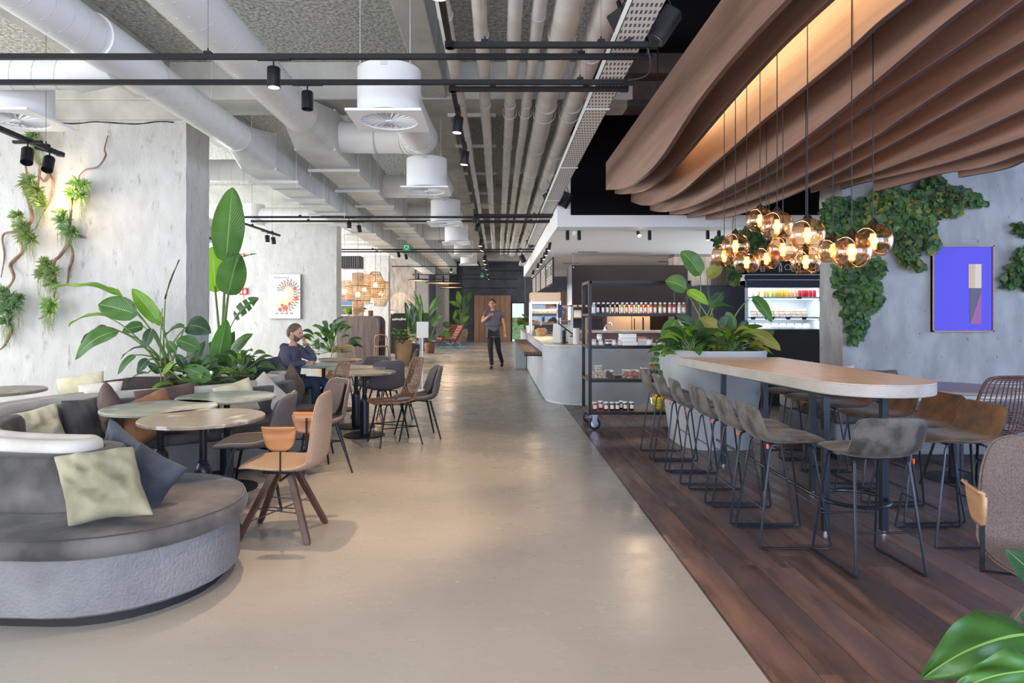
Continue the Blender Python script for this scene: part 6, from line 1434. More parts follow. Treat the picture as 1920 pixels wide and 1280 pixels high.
for z in (1.36, 1.675, 1.83): MB().box(fx0 + .08, fx1 - .08, fy + .05, fy + .08, z - .015, z - .005).build('light_strip', 'fridge_glow', fg, sharp=0)
light('fridge_light', 'AREA', (4.5, 10.2, 1.82), (R(20), 0, 0), 10, (.85, .92, 1), fg, shape='RECTANGLE', size=1.1, size_y=.1)
light('fridge_light', 'AREA', (4.5, 10.15, 1.64), (R(20), 0, 0), 6, (.85, .92, 1), fg, shape='RECTANGLE', size=1.1, size_y=.1)
light('fridge_light', 'AREA', (4.5, 10.15, 1.34), (R(20), 0, 0), 5, (.85, .92, 1), fg, shape='RECTANGLE', size=1.1, size_y=.1)
for i, (px, m, cl) in enumerate(((1412, 'white', 'white'), (1422, 'juice_tan', 'beige'), (1433, 'juice_tan', 'beige'), (1440, 'juice_green', 'pale green'), (1448, 'juice_green', 'pale green'), (1455, 'juice_green', 'olive'), (1460, 'juice_green', 'olive'), (1466, 'juice_yellow', 'yellow'), (1472, 'juice_yellow', 'yellow'), (1479, 'juice_tan', 'tan'), (1486, 'juice_tan', 'tan'), (1493, 'juice_tan', 'tan'),
       (1500, 'juice_red', 'red'), (1507, 'juice_red', 'red'), (1513, 'juice_red', 'red'), (1520, 'juice_red', 'red'), (1527, 'juice_red', 'dark red'))):
    x = (px - CX) * 10.12 / F; t = thing('juice_bottle', '%s juice bottle, %s from the left on the top fridge shelf' % (cl, ordn[i]), 'bottle', (x, 10.12, 1.70), group='juice bottles in the fridge')
    MB().lathe([(.024, 0), (.026, .004), (.026, .09), (.018, .105)], 12, (x, 10.12, 1.70)).build('bottle', m, t); MB().lathe([(.017, .104), (.017, .122)], 12, (x, 10.12, 1.70)).build('cap', 'white', t)
tb = None
for lv in range(3):
    for i in range(10):
        if lv == 2 and i < 1: continue
        t = thing('yoghurt_pot', 'white pot in the stacked rows on the middle fridge shelf', 'pot', (4.06 + .09 * i, 10.14 + .03 * lv, 1.385 + .05 * lv), group='white pots in the fridge') if tb is None else None
        if t: MB().box(-.038 + 4.06 + .09 * i, .038 + 4.06 + .09 * i, 10.11, 10.18, 1.385, 1.425).build('pot_body', 'white', t, bevel=.006); MB().box(-.04 + 4.06, .04 + 4.06, 10.108, 10.182, 1.425, 1.430).build('lid', 'juice_tan', t, sharp=0); tb = t
        else: t = dup(tb, (4.06 + .09 * i, 10.14 + .03 * lv, 1.385 + .0455 * lv))
        t['label'] = 'white pot in the fridge, %s from the left in the %s row' % (ORD[i], ('lowest', 'middle', 'top')[lv])
for i in range(8):
    x = 4.02 + .125 * i; t = thing('food_pack', '%s sealed pack, %s from the left on the lowest fridge shelf' % ('blue white' if 2 < i < 6 else 'white', ordn[i]), 'pack', (x, 10.15, 1.19), group='packs in the fridge')
    MB().rings([[Vector((x + sx * .05 * k, 10.15 + sy * .03 * k2, 1.19 + h_)) for sx, sy in ((-1, -1), (1, -1), (1, 1), (-1, 1))] for h_, k, k2 in ((0, 1, 1), (.05, 1, .9), (.09, .8, .2))]).build('pack_body', 'light_grey' if 2 < i < 6 else 'white', t, sharp=30); MB().box(x - .04, x + .04, 10.145, 10.155, 1.275, 1.285).build('seal', 'navy_card' if 2 < i < 6 else 'grey_metal', t, sharp=0)
for i, (x, z) in enumerate(((4.72, 1.67), (4.0, 1.355), (4.22, 1.355), (4.3, 1.355), (4.55, 1.355), (4.8, 1.355))):
    tag(MB().box(x - .035, x + .035, 10.015, 10.025, z - .01, z + .03).build('price_tag', 'navy_card', sharp=0), 'navy price tag on the fridge %s' % ['top shelf edge', 'middle shelf edge, leftmost', 'middle shelf edge, second from left', 'middle shelf edge, third from left', 'middle shelf edge, fourth from left', 'middle shelf edge, rightmost'][i], 'tag')
bc_ = thing('black_cabinet', 'plain black cabinet left of the drinks fridge, behind the banana leaves', 'cabinet', (3.5, 10.3, 0)); MB().box(3.14, 3.85, 10.0, 10.7, 0, 1.88).build('cabinet_body', 'black_fridge', bc_, sharp=0); MB().box(3.16, 3.83, 9.985, 10.0, .08, 1.86).build('door', 'black_fridge', bc_, sharp=0, bevel=.004)
wp_ = thing('wooden_screen', 'brown wooden screen standing above the black cabinet, beside the fridge', 'panel', (3.7, 10.6, 1.88)); MB().box(3.5, 3.68, 10.5, 10.6, 1.88, 2.3).build('board', 'walnut_panel', wp_, sharp=0); MB().box(3.685, 3.86, 10.5, 10.6, 1.88, 2.3).build('board', 'walnut_panel', wp_, sharp=0)

# ================================================================ POSTERS AND SIGNS
def on_wall(px, py, Y): p = P(px, py, Y); return (p.x, p.z)
Yp = 7.385
a = on_wall(1748, 460, Yp); b = on_wall(1863, 622, Yp); pw = thing('framed_poster', 'glossy purple framed poster with tan and magenta shapes on the right concrete wall', 'poster', ((a[0] + b[0]) / 2, Yp, (a[1] + b[1]) / 2))
MB().box(a[0], b[0], Yp, Yp + .03, b[1], a[1]).build('backing', 'purple', pw, sharp=0)
mb = MB(); mb.box(a[0], a[0] + .014, Yp - .014, Yp + .03, b[1], a[1]).box(b[0] - .014, b[0], Yp - .014, Yp + .03, b[1], a[1]).box(a[0], b[0], Yp - .014, Yp + .03, a[1] - .014, a[1]).box(a[0], b[0], Yp - .014, Yp + .03, b[1], b[1] + .014); mb.build('frame', 'oak_light', pw, sharp=0, kind='stuff')
def flat(parent, pts, Y, mat, name='shape', th=.001): return MB().slab([(x, Y, z) for x, z in pts], (0, th, 0)).build(name, mat, parent, sharp=0)
def rect(px0, py0, px1, py1, Y): p = on_wall(px0, py0, Y); q = on_wall(px1, py1, Y); return [(p[0], p[1]), (q[0], p[1]), (q[0], q[1]), (p[0], q[1])]
flat(pw, rect(1816, 495, 1828, 540, Yp), Yp - .002, 'art_tan'); flat(pw, rect(1828, 495, 1840, 540, Yp), Yp - .002, 'art_tan2'); flat(pw, rect(1818, 540, 1840, 607, Yp), Yp - .002, 'art_black')
flat(pw, [on_wall(1819, 607, Yp), on_wall(1840, 607, Yp), on_wall(1840, 545, Yp)], Yp - .003, 'art_mag')
# striped big cat print
Ya = 14.45; a = on_wall(505, 514, Ya); b = on_wall(563, 597, Ya); pw2 = thing('art_print', 'white art print with a curled blue and red striped big cat, behind the seated man', 'poster', ((a[0] + b[0]) / 2, Ya, (a[1] + b[1]) / 2))
MB().box(a[0], b[0], Ya, Ya + .03, b[1], a[1]).build('sheet', 'paper', pw2, sharp=0); MB().box(b[0], b[0] + .012, Ya - .005, Ya + .03, b[1] - .01, a[1]).box(a[0], b[0], Ya - .005, Ya + .03, b[1] - .012, b[1]).build('frame', 'grey_oak', pw2, sharp=0)
body = [(518, 540), (528, 527), (541, 524), (553, 530), (558, 545), (557, 562), (551, 577), (541, 585), (529, 584), (520, 578), (516, 570), (526, 562), (536, 560), (541, 552), (538, 543), (530, 542), (524, 548)]
flat(pw2, [on_wall(x, y, Ya) for x, y in body], Ya - .002, 'art_peach', 'cat_body')
rr = random.Random(5)
cl_ = crv([(524, 549), (529, 537), (541, 530), (552, 536), (556, 550), (552, 566), (541, 577), (527, 577)], 6)
for i in range(1, len(cl_) - 1):
    (x0, y0), (x1, y1) = cl_[i - 1], cl_[i + 1]; dx, dy = x1 - x0, y1 - y0; L_ = math.hypot(dx, dy); dx /= L_; dy /= L_; nx, ny = dy, -dx; cx_, cy_ = cl_[i]
    a_, b_ = (-8.5, -.5) if i % 2 else (-2, 6.5); w_ = .95
    pts = []
    for q in range(5): f = a_ + (b_ - a_) * q / 4; bow = 2.2 * math.sin(math.pi * q / 4); pts.append((cx_ - nx * f + dx * (bow - w_ * math.sin(math.pi * (q + .4) / 4.8)), cy_ - ny * f + dy * (bow - w_ * math.sin(math.pi * (q + .4) / 4.8))))
    for q in range(4, -1, -1): f = a_ + (b_ - a_) * q / 4; bow = 2.2 * math.sin(math.pi * q / 4); pts.append((cx_ - nx * f + dx * (bow + w_ * math.sin(math.pi * (q + .4) / 4.8)), cy_ - ny * f + dy * (bow + w_ * math.sin(math.pi * (q + .4) / 4.8))))
    flat(pw2, [on_wall(x, y, Ya) for x, y in pts], Ya - .004, 'art_blue' if i % 5 else 'art_red', 'stripe')
for x, y, r_ in ((553, 541, 3.2), (556, 559, 3.6), (535, 577, 4), (525, 580, 3.4), (543, 569, 2.6), (529, 572, 2.4)):
    flat(pw2, [on_wall(x + r_ * math.cos(k * .785), y + r_ * 1.2 * math.sin(k * .785), Ya) for k in range(8)], Ya - .005, 'art_red', 'red_patch')
for i in range(11): flat(pw2, [on_wall(514 + i * 2.6, 520 - abs(i - 6) * .3, Ya), on_wall(515.2 + i * 2.6, 519, Ya), on_wall(514.8 + i * 2.6, 523, Ya)], Ya - .003, 'art_black', 'mark'); 
for i in range(9): flat(pw2, [on_wall(510 + .2 * i, 526 + i * 4, Ya), on_wall(513, 525.4 + i * 4, Ya), on_wall(513, 526.6 + i * 4, Ya)], Ya - .003, 'art_black', 'mark')
for i in range(12): flat(pw2, [on_wall(514 + i * 3, 586, Ya), on_wall(516 + i * 3, 586.5, Ya), on_wall(515 + i * 3, 590, Ya)], Ya - .003, 'art_black' if i % 3 else 'art_peach', 'mark')
# blue poster on the third pier
Yb = 21.35; pb = thing('blue_poster', 'blue poster half hidden by the rattan lamps and the pillar', 'poster', (-4.95, Yb, 1.8)); MB().box(-5.3, -4.72, Yb, Yb + .03, 1.42, 2.12).build('sheet', 'paper', pb, sharp=0); MB().box(-5.28, -4.74, Yb - .003, Yb, 1.75, 2.1).build('blue_field', 'art_blue', pb, sharp=0); MB().box(-5.28, -4.74, Yb - .003, Yb, 1.44, 1.74).build('lilac_field', 'fabric_grey', pb, sharp=0)
pg = thing('green_note', 'small framed white notice beside the rattan lamps', 'sign', (-4.22, Yb, 1.8)); MB().box(-4.3, -4.12, Yb, Yb + .02, 1.74, 1.88).build('sheet', 'paper', pg, sharp=0); MB().box(-4.26, -4.16, Yb - .003, Yb, 1.79, 1.83).build('print', 'grey_metal', pg, sharp=0)
# green escape signs
def exit_sign(px, py, w, Y, label):
    c = P(px, py, Y); s = w * Y / F / 2; t = thing('exit_sign', label, 'sign', tuple(c)); MB().box(c.x - s, c.x + s, Y, Y + .03, c.z - s, c.z + s).build('panel', 'sign_green', t, sharp=0)
    g = lambda pts: [(c.x + x * s, c.z + z * s) for x, z in pts]
    flat(t, g([(-.6, .6), (.6, .6), (.6, -.1), (.4, -.1), (.4, .4), (-.4, .4), (-.4, -.1), (-.6, -.1)]), Y - .003, 'white', 'door_outline'); flat(t, g([(-.6, -.1), (-.25, -.1), (-.25, -.35), (.25, -.35), (.25, -.1), (.6, -.1), (0, -.7)]), Y - .003, 'white', 'arrow')
    MB().tube([(c.x, Y + .015, c.z + s), (c.x, Y + .015, 4.3)], .004, 5).build('wire', 'grey_metal', t)
exit_sign(762, 464, 14, 15.2, 'nearer green exit sign with a white arrow over the paired tracks'); exit_sign(904, 516, 8, 27, 'small far green exit sign by the aisle track')
for px, py, w, lab in ((456, 546, 14, 'red fire safety sign on the art wall beside the banana leaf'), (454, 478, 6, 'small red alarm box high on the art wall')):
    c = P(px, py, 14.46); s = w * 14.46 / F / 2; t = thing('fire_sign', lab, 'sign', tuple(c)); MB().box(c.x - s, c.x + s, 14.46, 14.49, c.z - s * .9, c.z + s * .9).build('panel', 'sign_red', t, sharp=0)
    g = lambda pts: [(c.x + x * s, c.z + z * s) for x, z in pts]
    flat(t, g([(-.7, -.6), (-.7, .3), (-.5, .6), (-.3, .3), (-.3, -.6)]), 14.457, 'white', 'icon'); flat(t, g([(.2, -.6), (.15, 0), (.45, .65), (.7, .1), (.65, -.6)]), 14.457, 'white', 'icon')

# ================================================================ FAR LEFT: RATTAN LAMPS, CABINET, POTS, LOUNGE
def rattan_lamp(px, py0, py1, w, Y, prof, label):
    c = P(px, (py0 + py1) / 2, Y); hh = (py1 - py0) * Y / F / 2; r = w * Y / F / 2; t = thing('rattan_pendant', label, 'lamp', tuple(c), group='rattan pendant lamps')
    q = [(r * a, hh * b) for a, b in prof]; mb = MB()
    for k in range(22):
        a = 2 * math.pi * k / 22; mb.tube([(c.x + rr_ * math.cos(a), c.y + rr_ * math.sin(a), c.z + z) for rr_, z in q], .006, 4)
    for (r0, z0), (r1, z1) in zip(q, q[1:]):
        n = max(1, int(abs(z1 - z0) / .045))
        for k in range(n + 1):
            f = k / n; rr_ = r0 + (r1 - r0) * f; mb.tube([(c.x + rr_ * math.cos(a), c.y + rr_ * math.sin(a), c.z + z0 + (z1 - z0) * f) for a in [2 * math.pi * j / 24 for j in range(24)]], .008, 4, closed=True)
    mb.build('woven_shade', 'rattan_light', t, kind='stuff'); MB().sphere(c, .065, 14, 10).build('bulb', 'bulb_soft', t); MB().tube([(c.x, c.y, c.z + .06), (c.x, c.y, 4.35)], .006, 6).build('cord', 'grey_metal', t)
    light('lamp_light', 'POINT', c, (0, 0, 0), 14, (1, .7, .4), t, shadow_soft_size=.08)
rattan_lamp(671, 512, 592, 46, 16.8, [(.45, 1), (.45, .42), (1, .40), (1, -.28), (.45, -.30), (.45, -1)], 'stepped rattan pendant lamp, leftmost in front')
rattan_lamp(704, 510, 558, 36, 17.2, [(.45, 1), (.6, .8), (1, .1), (.95, -.3), (.5, -1)], 'rounded barrel rattan pendant lamp in the middle')
rattan_lamp(714, 527, 574, 32, 19, [(.5, 1), (1, .9), (1, -.2), (.55, -1)], 'rightmost rattan pendant lamp, tapering below, behind the barrel one'); rattan_lamp(646, 527, 565, 30, 18.5, [(.8, 1), (1, .5), (1, -.5), (.8, -1)], 'rattan pendant lamp cut by the pillar edge'); rattan_lamp(684, 515, 570, 22, 19.5, [(.8, 1), (1, .5), (1, -.5), (.8, -1)], 'narrow rattan pendant lamp behind the stepped and barrel ones')
cb = thing('room_divider', 'brown wooden divider cabinet with rounded top corners', 'cabinet', (-3.7, 17.7, 0))
def rprof(x0, x1, z1, r): return [(x0, 0), (x1, 0)] + [(x1 - r + r * math.cos(a), z1 - r + r * math.sin(a)) for a in [R(90) * k / 8 for k in range(9)]] + [(x0, z1)]
MB().slab([(x, 17.5, z) for x, z in rprof(-4.5, -3.25, 1.40, .2)], (0, .04, 0)).build('front_panel', 'walnut_panel', cb, sharp=30); MB().slab([(x, 18.5, z) for x, z in rprof(-4.5, -3.25, 1.40, .2)], (0, .04, 0)).build('rear_panel', 'walnut_panel', cb, sharp=30)
MB().box(-4.48, -3.35, 17.54, 18.5, .02, 1.38).build('carcass', 'kitchen_wood', cb, sharp=0); MB().box(-3.35, -3.3, 17.6, 18.45, .7, .74).box(-3.35, -3.3, 17.6, 17.64, .05, .7).box(-3.35, -3.3, 18.0, 18.04, .05, .7).build('side_frame', 'black_metal', cb, sharp=0)
bush('potted_plant', 'green plant on top of the wooden divider', (-3.95, 17.9, 1.42), .14, 20, .22, ['leaf', 'leaf_dark'], 22, up=1.4)
sc_ = thing('small_pot', 'little brown pot standing on the wooden divider', 'pot', (-3.55, 17.9, 1.4)); MB().lathe([(.05, 0), (.07, .02), (.07, .15), (.06, .15)], 16, (-3.55, 17.9, 1.4)).build('pot_body', 'pot_brown', sc_); MB().lathe([(.055, .13), (.055, .14)], 16, (-3.55, 17.9, 1.4)).build('soil', 'soil', sc_)
bush('potted_plant', 'yellow green plant in front of the blue poster', (-4.15, 17.9, 1.42), .08, 8, .24, ['leaf_bright'], 23, up=2.0)
ac = thing('speaker_box', 'dark ribbed box hanging right of the second pillar', 'device', (-3.85, 17, 2.8)); MB().box(-4.15, -3.62, 16.9, 17.3, 2.66, 2.98).build('box_body', 'slate_wall', ac, sharp=0); 
for k in range(9): MB().box(-4.13 + .057 * k, -4.10 + .057 * k, 16.88, 16.9, 2.68, 2.96).build('rib', 'grey_metal', ac, sharp=0)
# big foliage plant behind the seated man
fpx = P(622, 690, 12); bush('leafy_plant', 'tall loose green plant between the seated man and the wooden divider', (fpx.x, 12.0, .72), .42, 60, .24, ['leaf', 'leaf_dark', 'leaf'], 31, squash=1.15, up=.9)
po = thing('plant_pot', 'pot under the loose green plant behind the tables', 'pot', (fpx.x, 12.0, 0)); MB().lathe([(.2, 0), (.26, .4), (.27, .6), (.25, .6), (.24, .55)], 24, (fpx.x, 12.0, 0)).build('pot_body', 'pot_terracotta', po); MB().lathe([(.24, .54), (.24, .57)], 20, (fpx.x, 12, 0)).build('soil', 'soil', po)
# pots by the chalkboard
def pot(name, lab, x, y, r0, r1, r2, h, mat):
    t = thing(name, lab, 'pot', (x, y, 0)); MB().lathe([(r0, 0), (r0 + (r1 - r0) * .6, h * .4), (r1, h * .8), (r2, h), (r2 - .02, h), (r1 - .03, h * .9)], 28, (x, y, 0)).build('pot_body', mat, t); MB().lathe([(r2 - .02, h - .05), (r2 - .02, h - .03)], 24, (x, y, 0)).build('soil', 'soil', t)
pot('plant_pot', 'big tan clay pot with a bushy plant, by the chalkboard', -2.66, 18.0, .17, .26, .24, .72, 'pot_terracotta')
bush('potted_plant', 'bushy yellow green plant in the big tan pot', (-2.66, 18.0, .78), .26, 44, .17, ['leaf_bright', 'leaf', 'leaf'], 33, up=.7)
bush('potted_plant', 'trailing shoots hanging over the side of the big tan pot', (-2.72, 17.78, .66), .12, 14, .13, ['leaf', 'leaf_dark'], 34, up=-.6)
pot('plant_pot', 'grey pot half hidden behind the big tan pot', -2.55, 19.2, .16, .22, .22, .55, 'slate_wall')
pot('plant_pot', 'round brown woven pot in front of the leather lounge chairs', -2.55, 24, .16, .21, .17, .40, 'pot_brown')
tp = thing('banana_plant', 'arching plant in the round brown pot', 'plant', (-2.55, 24, .4))
for i, (tx, ty, bx2, by2, w) in enumerate(((782, 598, 792, 585, 10), (830, 606, 843, 613, 10), (810, 612, 822, 596, 12), (788, 610, 778, 594, 12), (842, 636, 834, 620, 9), (800, 606, 797, 586, 12), (818, 600, 826, 588, 9))): pxleaf(tp, (bx2, by2), (tx, ty), w * 1.3, 24, ['leaf', 'leaf_dark'][i % 2], root=(-2.55, 24, .42), seed=120 + i, rootr=.012)
zp = thing('banana_plant', 'upright dark leaved plant beside the chalkboard', 'plant', (-3.0, 21.0, .5))
for i in range(11):
    x = 764 + 3.2 * i; pxleaf(zp, (772 + i * 1.4, 625), (x - 4 + (i % 3) * 3, 566 + (i * 17) % 30), 11, 21.0, ['leaf_dark', 'leaf'][i % 2], root=(-2.85, 21.0, .5), seed=140 + i, rootr=.01)
pot('plant_pot', 'dark pot of the upright plant beside the chalkboard', -2.85, 21.0, .15, .2, .2, .5, 'dark_matte')
pa = thing('palm', 'pale feathery palm in front of the fourth pier', 'plant', (-2.9, 25.5, 1.0))
rr = random.Random(2)
for i in range(26):
    a = rr.uniform(0, 6.28); A = Vector((-2.9, 25.5, 1.2)); d = Vector((math.cos(a), math.sin(a) * .6, rr.uniform(.4, 1.5))); leaf_ob(pa, A + d * .25, A + d * rr.uniform(.55, .85), .07, 'leaf', face=(0, -1, .6), droop=.2, n=6, m=4, seed=160 + i, root=A - Vector((0, 0, .3)), rootr=.006)
pot('plant_pot', 'grey pot under the feathery palm', -2.9, 25.5, .2, .26, .24, .9, 'slate_wall')
pot('plant_pot', 'tall tan pot with the tall banana plant against the dark far wall', -1.88, 33.6, .22, .34, .28, .72, 'pot_terracotta')
bp2 = thing('banana_plant', 'tall banana plant in front of the dark far wall', 'plant', (-1.88, 33.6, .7))
for i, (bx2, by2, tx, ty, w) in enumerate(((862, 572, 858, 545, 9), (868, 580, 872, 552, 8), (872, 568, 886, 548, 9), (862, 575, 842, 566, 7), (870, 590, 880, 572, 8), (864, 592, 856, 580, 7), (866, 606, 880, 592, 8), (862, 608, 852, 598, 7), (868, 612, 876, 604, 7), (858, 580, 850, 600, 6))): pxleaf(bp2, (bx2, by2), (tx, ty), w * 1.2, 33.6, ['leaf_bright', 'leaf', 'leaf'][i % 3], root=(-1.88, 33.6, .7), seed=180 + i, rootr=.03)
# chalkboard
cbx = thing('chalkboard', 'black a-frame chalkboard with a line of white lettering', 'board', (-3.75, 24, 0))
MB().slab([(-4.0, 23.7, 0), (-3.4, 23.7, 0), (-3.4, 23.95, 1.5), (-4.0, 23.95, 1.5)], (0, .03, 0)).build('front_board', 'dark_matte', cbx, sharp=0); MB().slab([(-4.0, 24.4, 0), (-3.4, 24.4, 0), (-3.4, 24.0, 1.5), (-4.0, 24.0, 1.5)], (0, .03, 0)).build('rear_board', 'dark_matte', cbx, sharp=0)
mb = MB(); rr = random.Random(4)
for k in range(11): mb.box(-3.93 + k * .046, -3.90 + k * .046, 23.895, 23.905, 1.24 + rr.uniform(-.01, .01), 1.31 + rr.uniform(-.02, .02))
mb.build('lettering', 'paper', cbx, sharp=0, kind='stuff')
wl2 = thing('wall_lamp', 'small orange glowing lamp beside the chalkboard', 'lamp', tuple(P(735, 585, 22.2))); MB().sphere(wl2.location, .10, 14, 10).build('globe', 'amber_glass', wl2); MB().sphere(wl2.location, .045, 12, 8).build('bulb', 'bulb_soft', wl2); MB().cyl(wl2.location + Vector((-.02, 0, -.1)), wl2.location + Vector((-.02, 0, -.2)), .015, 8).build('holder', 'black_metal', wl2)
light('lamp_light', 'POINT', wl2.location, (0, 0, 0), 12, (1, .55, .2), wl2, shadow_soft_size=.05)
light('arch_light', 'SPOT', (-4.3, 27.2, 3.2), (R(35), 0, 0), 120, (1, .72, .42), None, spot_size=R(42), spot_blend=.2)
# notice stand
ns = thing('notice_stand', 'white notice sheet on a thin white pole behind the aisle chairs', 'stand', (-1.40, 12, 0)); MB().box(-1.52, -1.30, 12, 12.006, .99, 1.29).build('notice', 'paper', ns, sharp=0); MB().cyl((-1.41, 12.02, .01), (-1.41, 12.02, 1.15), .012, 10).build('pole', 'white', ns); MB().cyl((-1.41, 12.02, 0), (-1.41, 12.02, .012), .14, 24).build('base', 'white', ns)
tw = thing('wooden_stool', 'bent light wood high stool behind the rattan chair, beside the divider', 'stool', (-3.0, 16.5, 0))
for sx in (-.14, .14):
    for sy in (-.12, .12): MB().tube([(-3.0 + sx * 1.2, 16.5 + sy * 1.2, 0), (-3.0 + sx, 16.5 + sy, .62)], .014, 8).build('leg', 'oak_light', tw)
MB().tube(crv([(-3.15, 16.5, 0.6), (-3.16, 16.5, .85), (-3.0, 16.45, .92), (-2.86, 16.5, .85), (-2.86, 16.5, .6)], 5), .016, 8).build('hoop', 'oak_light', tw); MB().cyl((-3, 16.5, .6), (-3, 16.5, .63), .17, 24).build('seat', 'oak', tw)
# disc lamps
for i, (px, py, w, Y) in enumerate(((784, 525, 38, 27.5), (831, 530, 68, 28.5), (844, 538, 48, 30))):
    c = P(px, py, Y); r = w * Y / F / 2; t = thing('disc_lamp', ['smallest copper disc lamp, left of the others', 'widest copper disc lamp in the middle', 'copper disc lamp just below the widest one'][i], 'lamp', tuple(c)); MB().lathe([(.03, .07), (r * .96, .02), (r, 0), (r * .97, -.015)], 40, c).build('shade', 'dark_matte', t); MB().lathe([(r * .95, -.018), (.01, -.022)], 40, c).build('diffuser', 'fabric_tan', t); MB().cyl(c + Vector((0, 0, .06)), c + Vector((0, 0, .3)), .05, 12).tube([c + Vector((0, 0, .3)), (c.x, c.y, 4.35)], .006, 5).build('cord', 'black_metal', t)
    light('lamp_light', 'POINT', c + Vector((0, 0, -.25)), (0, 0, 0), 22, (1, .72, .5), t, shadow_soft_size=.2)
# lounge chairs and rug
tag(MB().box(-3.9, -1.4, 26.0, 34.6, 0, .012).build('rug', 'rug_blue', sharp=0), 'blue grey rug under the leather lounge chairs', 'rug')
def lounge(x, y, rz, lab, sc=1.0):
    t = thing('lounge_chair', lab, 'chair', (0, 0, 0), group='tufted leather lounge chairs')
    for i in range(5):
        for j in range(5):
            u = -.30 + .15 * j
            MB().obox((.30 - .14 * i, u, .42 - .02 * i), (.145, .155, .10), Matrix.Rotation(R(8), 3, 'Y')).build('seat_tuft', 'leather', t, bevel=.035, seg=2)
            MB().obox((-.36 - .06 * i, u, .45 + .115 * i), (.10, .155, .13), Matrix.Rotation(R(-24), 3, 'Y')).build('back_tuft', 'leather', t, bevel=.035, seg=2)
    for sy in (-1, 1):
        MB().tube(crv([(.38, sy * .36, .38), (.1, sy * .36, .30), (-.2, sy * .36, .12), (-.45, sy * .36, 0)], 5), .014, 6).build('leg', 'chrome', t)
        MB().tube(crv([(.40, sy * .36, 0), (.1, sy * .36, .16), (-.25, sy * .36, .42), (-.62, sy * .36, .98)], 5), .014, 6).build('leg', 'chrome', t)
    t.location = (x, y, .012); t.rotation_euler = (0, 0, R(rz)); t.scale = (sc, sc, sc); return t
l0 = lounge(-2.15, 27.2, 200, 'tufted brown leather lounge chair, nearer one, seen from the side'); dup(l0, (-2.3, 30.2, .012), R(235), 'tufted brown leather lounge chair with its back to the tall plant'); dup(l0, (-3.6, 27.0, .012), R(-20), 'brown leather lounge chair mostly hidden behind the arching plant')
# ================================================================ PEOPLE
def skinned(name, nodes, edges, mat, parent, sub=2, root=None):
    keys = list(nodes); W0 = Vector(parent.location)
    me = bpy.data.meshes.new(name); me.from_pydata([tuple(Vector(nodes[k][0]) - W0) for k in keys], [(keys.index(a), keys.index(b)) for a, b in edges], [])
    o = bpy.data.objects.new(name, me); COL.objects.link(o); o.parent = parent; md = o.modifiers.new('skin', 'SKIN'); md.use_smooth_shade = True
    if not me.skin_vertices: 
        bpy.context.view_layer.objects.active = o; o.select_set(True); bpy.ops.mesh.customdata_skin_add()
    sv = me.skin_vertices[0].data
    for i, k in enumerate(keys):
        r = nodes[k][1]; sv[i].radius = r if isinstance(r, tuple) else (r, r); sv[i].use_root = (k == (root or keys[0]))
    s = o.modifiers.new('sub', 'SUBSURF'); s.levels = s.render_levels = sub
    me.materials.append(M_[mat]); return o
